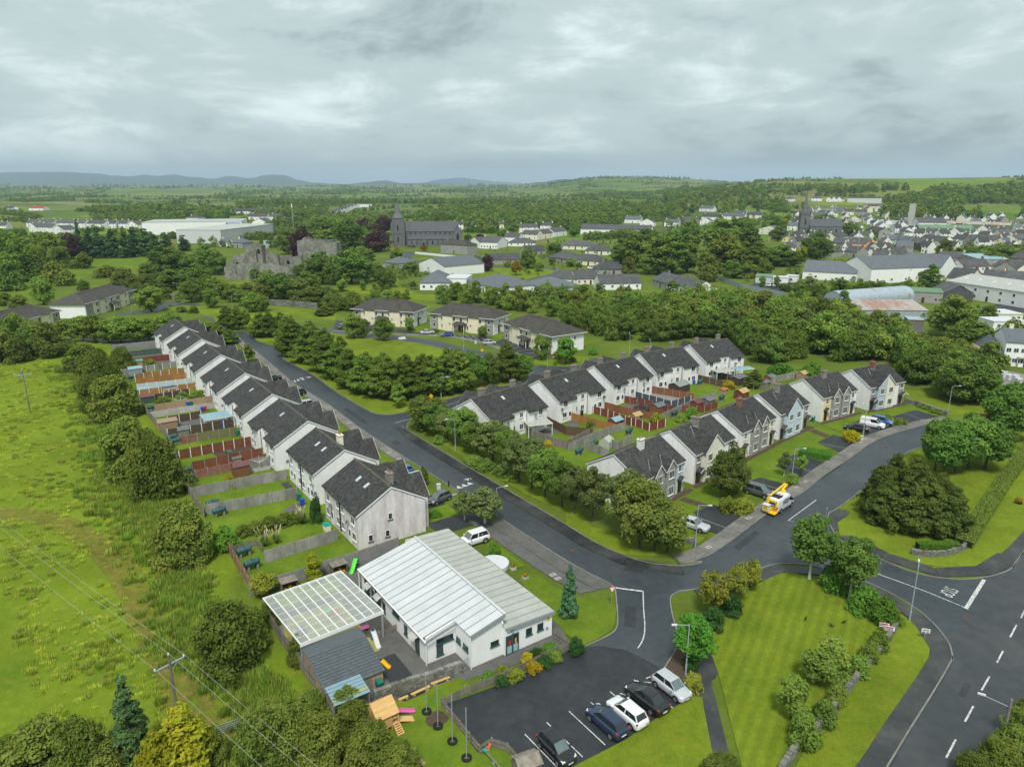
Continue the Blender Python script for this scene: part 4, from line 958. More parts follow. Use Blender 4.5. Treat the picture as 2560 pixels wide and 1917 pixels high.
l0=P(7,1020,1165,2.);l1=P(7,1240,1080,2.);l2=P(7,1310,1170,1.8);l3=P(7,1085,1275,1.8)
lt=Th('lean_to','pale blue corrugated lean-to roof below the dark tiled shed','lean-to',Vector((l0.x,l0.y,0)),CA)
w_,dd=(l1-l0).length,(l3-l0).length
for i in range(6):
 def sheet(m):
  mb=MB();sw=dd/6
  for j in range(5):
   y=-j*sw/5;mb.hexa([(0,y-sw/5+.01,0),(w_,y-sw/5+.01,0),(w_,y,0),(0,y,0),(0,y-sw/5+.05,.045),(w_,y-sw/5+.05,.045),(w_,y-.05,.045),(0,y-.05,.045)])
  return mb.data('roof_sheet',m)
 ob('roof_sheet',C_(('lts',i==4),lambda:sheet(M.tin_blue if i!=4 else mat('yellowed_clear_sheet',(.38,.4,.2),.4,.15,2))),lt,(0,-dd*i/6,2.-.05*i))
for x,y in((.1,-.1),(w_-.1,-.1),(w_-.1,-dd+.2),(.1,-dd+.2)):ob('post',C_('ltp',lambda:MB().box(-.05,-.05,0,.05,.05,1.7).data('post',M.timber_gy)),lt,(x,y,0))
stone_wall('grey rubble wall between the play yard and playground',[P(7,1330,1262),P(7,1405,1232),P(7,1870,1075)],1.25,.42)
fence('grey timber boundary fence of the play yard facing the field',[P(7,1085,1390),P(7,1000,1215),P(7,870,1050),P(7,760,900),P(7,650,720)],'timber_gy',1.9,2.,'timber_gy','board_fence')
fence('grey block wall between the last garden and the play yard',[P(7,560,600),P(7,690,560),P(7,905,490),P(7,1210,395),P(7,1480,300)],'block',1.7,3.,'conc','garden_wall')
picket('weathered picket fence round the playground and car park',pl(8,(720,1640),(640,1545),(520,1505),(440,1560),(160,1215),(330,1130),(560,1040),(780,940),(1000,825),(1092,800),(975,712)))
picket('low picket fence with gate in the play yard',pl(7,(1260,850),(1360,860),(1470,810)),.9)
gt=Th('metal_gate','black metal gate at the corner of the white building','gate',P(7,1868,1072),CA+R(20))
mb=MB().box(0,-.02,.1,1.3,.02,.16).box(0,-.02,1.,1.3,.02,1.06);ob('frame',mb.data('frame',M.galv),gt)
for i in range(9):ob('bar',C_('gbar',lambda:MB().tube((0,0,.1),(0,0,1.3),.015,n=5).data('bar',M.galv)),gt,(.05+i*.15,0,0))
lawn(pl(8,(150,1200),(430,1560),(520,1500),(640,1540),(720,1650),(600,1800),(-200,1800),7,(1300,1440),(1330,1290),(1420,1255),(1870,1100),(1930,1150)),'lawn_g',.06,'playground grass with the tyre swings')
sheet_('worn_patch',smooth(pl(14,(930,480),(1080,380),(1220,480),(1100,580),(960,580)),3,True),.075,M.soil,.02,label='worn bare patch in the playground grass')
for i,(x,y,yt)in enumerate(((937,415,-60),(1080,600,30),(1262,790,190),(1440,1000,345))):
 p=P(14,x,y);h_=hgt(p,14,x,yt)
 t=Th('tyre_post',['farthest tall steel pole with a tyre round its foot, by the stone wall','second farthest pole with tyre, on the worn patch','third tyre pole, beside the picket fence','nearest tall pole with a tyre round its foot'][i],'play post',p,0,'tyre poles in the playground')
 ob('pole',MB().tube((0,0,0),(.03,0,max(3.2,h_)),.045,n=8).data('pole',M.galv),t)
 ob('tyre',C_('ptyre',lambda:(lambda mb:mb.lathe([(.25,.06),(.38,.04),(.45,.1),(.45,.2),(.38,.26),(.25,.24),(.25,.06)],18))(MB()).data('tyre',M.rubber,True)),t,(0,.05,.06))
pa,pb_=P(14,240,330,2.5),P(14,520,205,2.5);pd_=pb_-pa;pr=atan2(pd_.y,pd_.x);pc=(pa+pb_)/2;pc.z=0
ph=Th('playhouse','new yellow pine playhouse on legs with ladder and slide','playhouse',pc,pr)
L_,W_=pd_.length,2.
def planks(mb,x0,x1,z0,z1,y,n,t=.02):
 for i in range(n):mb.box(x0,min(y,y+t),z0+(z1-z0)*i/n+.004,x1,max(y,y+t),z0+(z1-z0)*(i+1)/n-.004)
 return mb
ob('wall',MB().prism([(-W_/2,.5),(W_/2,.5),(W_/2,1.75),(.35,2.45),(-W_/2,1.75)],-L_/2+.1,L_/2-.75,axis='x').data('wall',M.timber_new),ph)
ob('cladding',planks(planks(MB(),-L_/2+.1,L_/2-.75,.5,1.75,-W_/2,9,-.02),-L_/2+.1,L_/2-.75,.5,1.75,W_/2,9,.02).data('cladding',M.timber_new),ph,kind='stuff')
rs=[(-W_/2-.15,1.66),(.35,2.52),(W_/2+.15,1.9)]
for(ya,za),(yb,zb),n in((rs[0],rs[1],8),(rs[1],rs[2],4)):
 for i in range(n):
  y0,z0=ya+(yb-ya)*i/n,za+(zb-za)*i/n;y1,z1=ya+(yb-ya)*(i+1)/n,za+(zb-za)*(i+1)/n
  ob('roof_plank',MB().hexa([(-L_/2,y0+.004,z0),(L_/2,y0+.004,z0),(L_/2,y1-.004,z1),(-L_/2,y1-.004,z1),(-L_/2,y0+.004,z0+.03),(L_/2,y0+.004,z0+.03),(L_/2,y1-.004,z1+.03),(-L_/2,y1-.004,z1+.03)]).data('roof_plank',M.timber_new),ph)
ob('deck',MB().box(L_/2-.75,-W_/2,.5,L_/2,W_/2,.58).data('deck',M.timber_new),ph)
for x,y in((-L_/2+.15,-.9),(-L_/2+.15,.9),(L_/2-.06,-.94),(L_/2-.06,.94),(L_/2-.7,-.94),(L_/2-.7,.94)):ob('leg',C_('phleg',lambda:MB().box(-.05,-.05,0,.05,.05,1.35).data('leg',M.timber_new)),ph,(x,y,0))
ob('rail',MB().box(L_/2-.1,-.95,1.1,L_/2-.02,.2,1.18).box(L_/2-.1,-.95,.8,L_/2-.02,.2,.86).box(L_/2-.7,-.98,1.1,L_/2,-.9,1.18).data('rail',M.timber_new),ph)
ld=ob('ladder',MB().hexa([(L_/2-.62,-2.05,0),(L_/2-.56,-2.05,0),(L_/2-.56,-1.9,0),(L_/2-.62,-1.9,0),(L_/2-.62,-1.,.62),(L_/2-.56,-1.,.62),(L_/2-.56,-.9,.6),(L_/2-.62,-.9,.6)]).hexa([(L_/2-.06,-2.05,0),(L_/2,-2.05,0),(L_/2,-1.9,0),(L_/2-.06,-1.9,0),(L_/2-.06,-1.,.62),(L_/2,-1.,.62),(L_/2,-.9,.6),(L_/2-.06,-.9,.6)]).data('ladder',M.timber_new),ph)
for i in range(6):ob('rung',C_('rung',lambda:MB().box(L_/2-.57,-.09,-.02,L_/2-.05,.06,.02).data('rung',M.timber_new)),ld,(0,-1.85+i*.17,.1+i*.1))
def slide(m,L=1.9,h=1.,w_=.45):
 mb=MB();k=10;pts=[(L*i/k,h*(1-sstep(0,1,i/k))+.12)for i in range(k+1)]
 for(x0,z0),(x1,z1)in zip(pts,pts[1:]):
  mb.hexa([(x0,-w_/2,z0-.03),(x1,-w_/2,z1-.03),(x1,w_/2,z1-.03),(x0,w_/2,z0-.03),(x0,-w_/2,z0),(x1,-w_/2,z1),(x1,w_/2,z1),(x0,w_/2,z0)])
  for s in(-1,1):mb.hexa([(x0,s*w_/2-.03,z0),(x1,s*w_/2-.03,z1),(x1,s*w_/2+.03,z1),(x0,s*w_/2+.03,z0),(x0,s*w_/2-.03,z0+.12),(x1,s*w_/2-.03,z1+.12),(x1,s*w_/2+.03,z1+.12),(x0,s*w_/2+.03,z0+.12)])
 return mb.data('slide',M[m])
ob('slide',slide('plast_pink',2.1,.5),ph,(L_/2,.55,0),R(-18));ob('climbing_board',MB().hexa([(0,-.35,.5),(1.5,-.35,0),(1.5,.35,0),(0,.35,.5),(0,-.35,.56),(1.5,-.35,.06),(1.5,.35,.06),(0,.35,.56)]).data('climbing_board',M.timber_new),ph,(L_/2,-.5,0),R(-12))
for i,(a,b,lb)in enumerate((((745,215),(980,105),'longest middle'),((995,80),(1230,-10),'right-hand'),((590,280),(705,230),'short left-hand'))):
 p,r_=P(14,*a),P(14,*b);d=r_-p
 t=Th('log_bench',lb+' low pine plank bench along the stone wall','bench',p,atan2(d.y,d.x));ob('seat',MB().box(0,-.13,.28,d.length,.13,.36).data('seat',M.timber_new),t)
 for f_ in(.15,.85):ob('leg',C_('lgl',lambda:MB().box(-.12,-.1,0,.12,.1,.28).data('leg',M.timber_new)),t,(d.length*f_,0,0))
def toy_slide(label,p,rz,m,m2,L=1.6,h=.9):
 t=Th('toy_slide',label,'slide',p,rz);ob('slide',slide(m,L,h),t);ob('ladder',MB().box(-.12,-.25,0,-.04,-.18,h+.35).box(-.12,.18,0,-.04,.25,h+.35).box(-.12,-.18,h*.3,-.04,.18,h*.3+.05).box(-.12,-.18,h*.7,-.04,.18,h*.7+.05).data('ladder',M[m2]),t)
toy_slide('lime green toy slide against the block wall',P(7,1222,415),R(-100),'plast_lime','plast_green',1.9,1.1)
toy_slide('white and teal toy slide by the tiled shed',P(7,1325,870),R(-60),'steel_lt','plast_teal',1.7,1.)
t=Th('toy_slide','short yellow slide end sticking out of the tiled shed','slide',P(7,1375,1030),R(-25));ob('slide',slide('plast_yel',1.,.5,.4),t)
t=Th('toy_table','pink toy picnic table under the edge of the clear canopy','toy table',P(7,1270,815),CA);ob('table_top',MB().box(-.5,-.3,.5,.5,.3,.56).data('table_top',M.plast_pink),t)
for x in(-.4,.4):ob('leg',C_('ttl',lambda:MB().box(-.04,-.25,0,.04,.25,.5).data('leg',M.plast_pink)),t,(x,0,0))
for i,(x,y,m,lb)in enumerate(((1090,650,'plast_red','red toy car under the clear canopy'),(1060,640,'plast_lime','lime toy ride-on under the clear canopy'),(880,760,'plast_blue','blue toy box under the clear canopy'))):
 t=Th('toy',lb,'toy',P(7,x,y+70),CA);ob('body',MB().hexa([(-.5,-.3,.12),(.5,-.3,.12),(.5,.3,.12),(-.5,.3,.12),(-.35,-.25,.75),(.2,-.25,.85),(.2,.25,.85),(-.35,.25,.75)]).data('body',M[m]),t)
 for dx_ in(-.3,.3):
  for dy_ in(-.3,.3):ob('wheel',C_('toyw',lambda:MB().tube((0,-.04,0),(0,.04,0),.13,n=10).data('wheel',M.rubber)),t,(dx_,dy_,.13))
for(x,y,lb)in((800,555,'left-hand open-fronted grey timber toy store by the block wall'),(1110,450,'right-hand open-fronted grey timber toy store near the green slide')):
 t=Th('toy_store',lb,'shed',P(7,x,y),CA);ob('wall',MB().box(-.9,.65,0,.9,.7,1.3).box(-.9,-.6,0,-.85,.65,1.25).box(.85,-.6,0,.9,.65,1.25).data('wall',M.timber_gy),t);
 for i in range(6):ob('roof_plank',C_('tsp',lambda:MB().box(-.16,-.75,0,.155,.8,.04).data('roof_plank',M.timber_gy)),t,(-.82+i*.33,0,1.33))
 ob('toys',MB().box(-.6,-.3,.02,-.2,.1,.4).box(-.05,-.2,.02,.3,.2,.55).box(.4,-.35,.02,.7,0,.35).data('toys',M.plast_yel),t)
bin_('blue wheelie bin in the fenced nook below the lean-to',P(14,325,95),CA,'plast_blue');bin_('green wheelie bin in the fenced nook below the lean-to',P(14,350,125),CA,'plast_green')
t=Th('waste_bin','orange litter bin in the kink of the picket fence','bin',P(14,1712,880),0);ob('body',MB().lathe([(.17,0),(.25,.6),(.22,.6),(.15,.05),(0,.05)],12).data('body',M.plast_orange),t)
t=Th('seesaw','thin timber seesaw with a teal end by the picket fence','seesaw',P(14,1790,1060),R(-48));ob('beam',MB().hexa([(-1.3,-.06,.5),(1.3,-.06,.1),(1.3,.06,.1),(-1.3,.06,.5),(-1.3,-.06,.6),(1.3,-.06,.2),(1.3,.06,.2),(-1.3,.06,.6)]).data('beam',M.timber_gy),t);ob('seat',MB().box(-1.35,-.15,.6,-1.,.15,.68).data('seat',M.plast_teal),t);ob('pivot',MB().box(-.1,-.15,0,.1,.15,.3).data('pivot',M.galv),t)
for i,(x,y)in enumerate(((832,1010),(862,1033),(893,1063))):
 t=Th('stepping_log',ORD[i]+' round sawn stepping log from the playhouse side','log',P(14,x,y));ob('log',MB().lathe([(.2,0),(.2,.22),(0,.22)],12).data('log',M.timber_tan),t)
shed('small weathered timber roof by the end of the picket fence',P(8,780,1680),R(25),1.9,1.6,1.1,.45,'timber_gy','timber_gy','play_hut')
t=Th('water_tank','low round pale concrete tank beside the white building','tank',P(8,540,190),0);ob('body',MB().lathe([(1.9,0),(1.9,.55),(1.8,.6),(0,.64)],32).data('body',M.steel_lt),t)
# -- gardens of the left terrace
angR=angL+pi/2
def K4(x,y):return P(4,x,y)
back_edge=pl(7,(560,600),(420,310))+pl(4,(860,1425),(700,1180),(665,1010),(600,870),(480,735),(405,620),(380,520),(290,440),(230,270))
house_edge=[LT[-1][0]+dL*8,LT[0][0]-dL*6]
lawn(back_edge+house_edge+pl(7,(1480,300),(905,490)),'lawn_g',.045,'back garden lawns of the left terrace')
PATIO=[((1185,1030),(1330,1050),(1310,1090),(1180,1110),'conc'),((1390,1185),(1440,1170),(1470,1210),(1420,1225),'path_dk'),((1400,1370),(1520,1310),(1560,1350),(1440,1390),'path_gy'),((910,975),(1200,920),(1265,950),(960,1005),'soil'),((560,800),(1080,760),(1100,700),(520,745),'path_gy'),((420,660),(930,610),(945,650),(450,690),'gravel'),((395,560),(790,515),(860,520),(400,580),'path_gy'),((390,480),(735,450),(760,465),(400,505),'path_gy'),((340,345),(640,325),(660,365),(310,400),'path_gy'),((300,275),(560,240),(590,300),(330,320),'path_gy'),((200,200),(540,190),(560,240),(230,270),'path_gy')]
for i,(a,b,c,d,m)in enumerate(PATIO):sheet_('patio',pl(4,a,b,c,d),.062+.004*i,M[m],.05,label='paved patch in a terrace back garden')
GF=[('conc',None,1.8,[(7,655,392),(7,1105,250)],'grey concrete panel fence in front of the nearest terrace house garden','conc'),('conc',None,1.8,[(4,872,1405),(4,1505,1285)],'grey concrete panel fence with the blue bin at its house end','conc'),('conc',None,1.8,[(4,770,1285),(4,1430,1155)],'grey concrete panel fence with the yellow bush against it','conc'),('brick_red',None,1.6,[(4,715,1170),(4,1050,1100)],'fence of faded red concrete panels beside the brown shed','conc'),('conc',None,1.8,[(4,1180,1085),(4,1325,1060)],'short grey concrete fence behind the rotary clothes line','conc'),('timber','timber_red',1.8,[(4,780,1105),(4,1268,1002)],'red-brown timber fence with concrete posts','conc'),('timber','timber_red',1.8,[(4,690,1020),(4,1212,918)],'red-brown timber fence with white posts and white base','white'),('brick_red',None,1.6,[(4,680,920),(4,810,895)],'short faded red panel fence by the green oil tanks','conc'),('timber','green_olive',1.7,[(4,815,893),(4,1110,852)],'olive timber fence behind the red and green bins','conc'),('timber','timber_dk',1.7,[(4,610,868),(4,1070,795)],'dark timber fence with white posts near the blue carport','white'),('timber','timber_dk',1.6,[(4,612,775),(4,840,735)],'dark fence with cream posts beside the tan shed','render_pale'),('conc','conc_lt',1.4,[(4,485,735),(4,945,662)],'pale concrete fence behind the blue and red bins','conc_lt'),('conc','timber_tan',1.7,[(4,520,690),(4,935,625)],'tan panel fence with a white rotary clothes line','conc'),('timber','timber_dk',1.6,[(4,520,615),(4,760,575)],'dark fence with white posts beside the garden shrubs','white'),('timber','timber_or',1.6,[(4,415,585),(4,870,522)],'low orange timber fence with white posts behind the shrubs','white'),('conc','pale_fence',1.7,[(4,400,545),(4,795,500)],'pale blue-grey garden fence with white posts','white'),('timber','timber_or',1.7,[(4,398,510),(4,765,460)],'bare orange timber fence with a trampoline behind it','timber_or'),('timber','timber_or',2.,[(4,385,485),(4,735,435)],'bright orange timber fence with tall white posts','white'),('conc',None,1.7,[(4,290,440),(4,680,380)],'pale grey concrete fence behind the blue-grey metal shed','white'),('timber','timber_red',1.7,[(4,330,370),(4,630,330)],'dark red timber fence near the far end of the gardens','timber_red'),('timber','green_fence',1.7,[(4,340,312),(4,585,285)],'dark green garden fence at the far end','green_fence'),('block',None,1.6,[(4,230,262),(4,560,228)],'grey block wall at the far end of the terrace gardens','conc'),('conc','timber_gy',1.7,[(4,700,1175),(4,860,1425)],'weathered panel fence between the gardens and the field','conc'),('conc','brick_red',1.6,[(7,420,310),(7,580,590)],'faded red panel fence between the nearest garden and the field','conc'),('conc','timber_gy',1.7,[(4,400,620),(4,480,735),(4,600,870),(4,665,1010),(4,690,1110)],'long dark boundary fence behind the hawthorn bushes','conc')]
M.green_olive=mat('olive_timber',(.16,.15,.07),.85,.15,3)
for st,mt,h_,pts,lb,po in GF:
 fence(lb,[P(*p)for p in pts],st if st in('conc','block','brick_red')else 'timber',h_,1.9,po,mat_=mt if mt else st)
for i,(k,x,y,lb)in enumerate(((4,765,1185,'green oil tank on blocks by the brown shed garden'),(4,965,1410,'green oil tank at the end of the blue bin garden'),(4,920,1360,'green oil tank tucked behind a concrete fence'),(7,575,430,'dark green oil tank in the nearest garden'),(7,525,350,'pale green oil tank behind the little picket enclosure'),(4,490,690,'green oil tank against the tan panel fence'),(4,665,920,'green oil tank by the faded red fence'),(4,735,1130,'oil tank behind the red-brown fence'),(4,345,480,'oil tank by the bright orange fence'),(4,640,895,'oil tank half hidden by the hawthorns'))):
 oil_tank(lb,P(k,x,y),angR+R(8),.95)
M.maroon=mat('maroon_sheet',(.15,.07,.07),.6,.1,2)
M.felt=mat('roof_felt',(.13,.14,.14),.9,.15,2);M.tan_sheet=mat('tan_sheet',(.3,.21,.15),.7,.1,2)
for lb,x,y,lx,ly,h_,rs_,wm,rm,corr in(('brown timber shed with a ribbed maroon roof',1115,1125,2.5,2.,1.9,.45,'timber_br','maroon',True),('small grey felt-roofed shed by the dark fence',715,850,1.9,1.5,1.3,.5,'timber_gy','felt',False),('tan shed with a brown sheet roof in the middle garden',605,800,3.4,2.4,1.6,.4,'timber_tan','tan_sheet',True),('dark green shed with maroon roof beside the shrubs',470,625,2.6,2.,1.6,.4,'green_fence','maroon',True),('blue-grey metal shed by the orange fences',440,570,2.8,1.9,1.5,.3,'galv','tin_blue',True),('blue-grey metal shed by the pale concrete fence',385,435,3.,2.6,1.9,.4,'galv','tin_blue',True),('small pine-fronted shed under a green cover',400,370,2.4,1.8,1.4,.3,'timber_tan','plast_green_dk',False),('dark low store behind the brown shed',1085,1040,1.4,1.,1.,.2,'timber_tan','felt',False)):
 if wm=='timber_br':M.setdefault('timber_br',mat('brown_boards',(.2,.085,.045),.8,.12,3))
 if rm=='plast_green_dk':M.setdefault('plast_green_dk',mat('green_cover',(.1,.26,.19),.7,.1,2))
 shed(lb,P(4,x,y),angL+pi/2,lx,ly,h_,rs_,wm,rm,corr=corr)
def carport(label,pa,pb,pc_,m,z=2.3,name='carport',slats=10):
 """lean-to roof on posts; pa-pb the long side, pc_ the far corner next to pb"""
 U=pb-pa;V=pc_-pb;t=Th(name,label,'carport',Vector((pa.x,pa.y,0)),atan2(U.y,U.x));lu,lv=U.length,V.length
 s=1 if U.x*V.y-U.y*V.x>0 else-1
 for i in range(slats):
  x0,x1=lu*i/slats+.01,lu*(i+1)/slats-.01;y0,y1=(0,lv)if s>0 else(-lv,0)
  ob('roof_sheet',C_(('cps',label),lambda:MB().box(0,y0,0,x1-x0,y1,.04).box((x1-x0)*.4,y0,.04,(x1-x0)*.6,y1,.07).data('roof_sheet',M[m])),t,(x0,0,z))
 for x in(.1,lu-.1):
  for y in(.1*s,(lv-.1)*s):ob('post',C_(('cpp',z),lambda:MB().box(-.05,-.05,0,.05,.05,z).data('post',M.white)),t,(x,y,0))
 ob('beam',MB().box(0,-.05,-.12,lu,.05,0).box(0,lv*s-.05,-.12,lu,lv*s+.05,0).data('beam',M.white),t,(0,0,z))
 return t
carport('blue-grey ribbed carport roof between two terrace gardens',P(4,855,750,2.3),P(4,1065,715,2.3),P(4,1035,675,2.3),'tin_blue',slats=11)
carport('small dark pergola roof by the pale blue fence',P(4,575,535,2.),P(4,670,520,2.),P(4,660,503,2.),'slate_fence',2.,'pergola',5)
for lb,k,x,y,m in(('blue wheelie bin at the end of a concrete fence',4,1538,1335,'plast_blue'),('green bin beside the blue bin at the concrete fence',4,1515,1300,'plast_green'),('blue wheelie bin next to the red one',4,848,690,'plast_blue'),('red wheelie bin in the pale fence garden',4,866,685,'plast_red'),('blue bin by the tan panel fence',4,747,655,'plast_blue'),('green bin by the tan panel fence',4,770,650,'plast_green'),('red bin by the olive fence',4,1025,860,'plast_red'),('dark green bin by the olive fence',4,1090,855,'plast_green'),('blue bin by the dark fence',4,992,805,'plast_blue')):
 bin_(lb,P(k,x,y),angL,m)
def rotary(label,p,name='clothes_line'):
 t=Th(name,label,'clothes line',p);ob('pole',C_('rpol',lambda:MB().tube((0,0,0),(0,0,1.8),.025,n=6).data('pole',M.white)),t)
 for i in range(4):ob('arm',C_('rarm',lambda:MB().tube((0,0,1.2),(1.3,0,1.85),.02,n=5).data('arm',M.white)),t,rz=i*pi/2+.4)
 def ln():
  mb=MB()
  for r in(.6,.95,1.3):
   for i in range(4):
    a,b=i*pi/2+.4,(i+1)*pi/2+.4;z=1.2+.65*r/1.3;mb.tube((r*cos(a),r*sin(a),z),(r*cos(b),r*sin(b),z),.008,n=4)
  return mb.data('lines',M.white)
 ob('lines',C_('rlin',ln),t,kind='stuff')
rotary('white rotary clothes line in front of the short concrete fence',P(4,1245,1085));rotary('white rotary clothes line by the tan panel fence',P(4,700,655))
def trampoline(label,p,s=1.):
 t=Th('trampoline',label,'trampoline',p,0,None,s)
 ob('mat',C_('trm',lambda:MB().lathe([(0,.7),(1.5,.7),(1.75,.72),(1.75,.66),(0,.66)],20).data('mat',M.black)),t)
 for i in range(6):ob('leg',C_('trl',lambda:MB().tube((1.7,0,0),(1.7,0,2.3),.025,n=5).data('leg',M.galv)),t,rz=i*pi/3)
 ob('net',C_('trn',lambda:MB().lathe([(1.7,2.2),(1.7,2.28)],20).data('net',M.black)),t)
trampoline('small trampoline behind the orange fences',P(4,450,475),.8)
t=Th('patio_table','green covered garden table between red-brown fences','table',P(4,1035,985),angL);ob('top',MB().box(-.8,-.45,.6,.8,.45,.7).data('top',M.green_fence),t);ob('cover',MB().hexa([(-.85,-.5,.0),(.85,-.5,.0),(.85,.5,.0),(-.85,.5,.0),(-.78,-.43,.6),(.78,-.43,.6),(.78,.43,.6),(-.78,.43,.6)]).data('cover',M.green_fence),t)
t=Th('storage_box','cream storage box with a teal lid behind the nearest house','box',P(16,1335,1270),angL);ob('body',MB().box(-.5,-.4,0,.5,.4,.9).data('body',M.render_pale),t);ob('lid',MB().hexa([(-.55,-.45,.9),(.55,-.45,.9),(.55,.45,.9),(-.55,.45,.9),(-.5,-.4,1.),(.5,-.4,1.),(.5,.4,1.15),(-.5,.4,1.15)]).data('lid',M.plast_teal),t)
picket('little grey picket enclosure at the nearest garden end',pl(16,(115,1560),(250,1530),(420,1470),(500,1560)),1.1)
# ---- fronts of the left terrace: drives and grass between the houses and footway
fr=Vector((cos(angL-pi/2),sin(angL-pi/2),0))
for i,(c,L)in enumerate(LT):
 a=c-dL*(L/2+2.2)+fr*6.;b=c+dL*(L/2+2.)+fr*6.
 w_=5.4 if i<5 else 4.2
 segs=4
 for j in range(segs):
  p0,p1=lerp(a,b,j/segs),lerp(a,b,(j+1)/segs);g=(j%2==1)
  sheet_('driveway' if not g else 'lawn',[p0,p1,p1+fr*w_,p0+fr*w_],.07+.003*(j%3),M['lawn_g' if g else 'asph_park'],.06,label='front lawn of a left terrace house' if g else 'tarmac drive before a left terrace house')
mid0,mid1=MT[0],MT[-1]
lawn([MT[0][0]+Vector((-6,-9,0)),MT[4][0]+Vector((8,4,0)),BT[5][0]+Vector((6,8,0)),BT[3][0],BT[0][0]+Vector((-7,-6,0))],'lawn_g',.05,'back gardens between the two house rows')
for i,(q_,m)in enumerate(((pl(5,(1430,860),(1600,790),(1650,830),(1500,890)),'path_gy'),(pl(6,(160,600),(420,680),(560,620),(260,560)),'path_gy'),(pl(6,(330,540),(640,590),(600,520),(380,480)),'gravel'),(pl(6,(880,420),(1060,480),(1150,440),(1000,380)),'path_gy'),(pl(5,(1690,760),(1760,750),(1800,790),(1740,800)),'path_gy'))):
 sheet_('patio',q_,.064+.004*i,M[m],.05,label='paved patch in a garden between the house rows')
GM=[('conc','timber_gy',1.7,[(5,1425,850),(5,1610,925),(5,1700,945),(5,1890,850)],'grey board fence behind the front middle house','conc'),('timber','timber_dk2',1.8,[(5,1550,770),(5,1700,850),(5,1880,865)],'brown fence beside the glazed lean-to','timber_dk2'),('timber','timber_or',1.7,[(5,1740,750),(5,1960,810),(5,2040,830)],'bright orange timber fence in the middle gardens','timber_or'),('timber','timber_red',1.7,[(5,1840,690),(5,1990,730),(5,2150,790)],'red timber fence around the small red shed','white'),('conc',None,1.6,[(5,1720,965),(5,1900,880),(5,2110,810)],'grey concrete fence by the small greenhouse','conc'),('conc',None,1.6,[(5,1830,950),(5,1990,1000)],'grey concrete fence beside two oil tanks','conc'),('timber','timber_red2',1.7,[(6,0,610),(6,190,660),(6,360,690)],'long rust-brown fence below the third middle house','timber_red2'),('timber','timber_red',1.7,[(6,155,570),(6,310,600),(6,520,650)],'red fence beside the trampoline','conc'),('timber','slate_fence',1.8,[(6,243,545),(6,490,615),(6,625,575)],'dark blue-grey panel fence with white posts','white'),('timber','timber_red2',1.7,[(6,330,500),(6,500,530),(6,650,560)],'rust-brown fence behind the blue-grey panels','conc'),('conc',None,1.5,[(6,430,690),(6,540,640),(6,650,590),(6,800,540)],'grey concrete fence along the bottom of the middle gardens','conc'),('timber','timber_dk2',1.7,[(6,665,420),(6,800,455),(6,900,480)],'brown timber fence by the yellow-green shrub','conc'),('timber','timber_dk',1.7,[(6,800,400),(6,960,440),(6,1060,480)],'dark fence near the farthest middle house','conc'),('timber','timber_red',1.6,[(6,560,640),(6,720,640),(6,810,610)],'red timber fence below the maroon sheds','conc'),('conc',None,1.7,[(6,1180,440),(6,1350,400),(6,1440,395)],'grey concrete fence behind the fifth street house','conc'),('conc','conc',1.7,[(6,10,850),(6,120,900),(6,220,850)],'grey concrete fence behind the nearest street house','conc'),('timber','timber_red',1.7,[(6,200,720),(6,340,770),(6,450,740)],'red timber fence behind the nearest street house','white')]
M.timber_dk2=mat('brown_timber',(.125,.075,.05),.85,.15,3,orand=.1);M.timber_red2=mat('rust_timber',(.24,.1,.05),.8,.14,3,orand=.1)
for st,mt,h_,pts,lb,po in GM:fence(lb,[P(*p)for p in pts],st if st in('conc','block')else 'timber',h_,1.9,po,mat_=mt if mt else st)
M.asbestos=mat('grey_green_sheet',(.2,.24,.22),.8,.12,2)
M.pine_roof=mat('pine_roof',(.42,.29,.14),.8,.12,3)
angM=atan2(MT[1][1].y,MT[1][1].x)
for lb,k,x,y,lx,ly,h_,rs_,wm,rm,corr in(('red timber shed with pale blue ribbed roof',5,2040,800,2.4,2.,1.8,.5,'timber_red','tin_blue',True),('green-roofed dark garden cabin with white trim',6,545,495,4.2,3.,1.9,.6,'timber_dk','asbestos',False),('low shed with a grey roof next to the trampoline',6,395,640,2.6,2.2,1.7,.5,'timber_red2','felt',False),('pine-roofed shed behind the red shed',6,245,700,2.2,1.8,1.5,.5,'timber_tan','pine_roof',False),('maroon-roofed red shed by the red fence',6,665,620,2.2,1.8,1.8,.5,'timber_red','maroon',True),('grey-roofed shed beside the maroon one',6,745,600,2.6,2.,1.8,.4,'timber_gy','felt',False),('pine-roofed shed near the brown fence',6,975,540,2.8,2.2,1.7,.6,'timber_red','pine_roof',False),('long low felt-roofed shed near the round tree',6,955,440,4.,2.4,1.8,.3,'timber_dk','felt',False),('pine-roofed shed beside the fifth street house',6,1395,405,2.4,1.9,1.5,.5,'timber_tan','pine_roof',False),('small terracotta-roofed store by the yellow-green shrub',6,850,505,1.8,1.4,1.,.2,'timber_tan','terra',False),('dark flat store near the oil tank',6,1130,470,2.6,2.,1.6,.2,'timber_gy','felt',False),('weathered shed by the far hedges',6,1170,430,2.6,1.8,1.6,.4,'timber_red2','felt',False)):
 if rm=='terra':M.setdefault('terra',mat('terracotta',(.36,.12,.05),.8,.1,3))
 shed(lb,P(k,x,y),angM,lx,ly,h_,rs_,wm,rm,corr=corr)
for i,(k,x,y,lb)in enumerate(((5,1895,940,'green oil tank beside the small greenhouse'),(5,1790,990,'green oil tank below the greenhouse'),(5,2135,850,'green oil tank in the corner of a concrete fence'),(6,840,560,'green oil tank by the dark fence'),(6,515,670,'green oil tank along the bottom fence'),(6,690,450,'round green tank by the blue bin'))):oil_tank(lb,P(k,x,y),angM+R(10),.95)
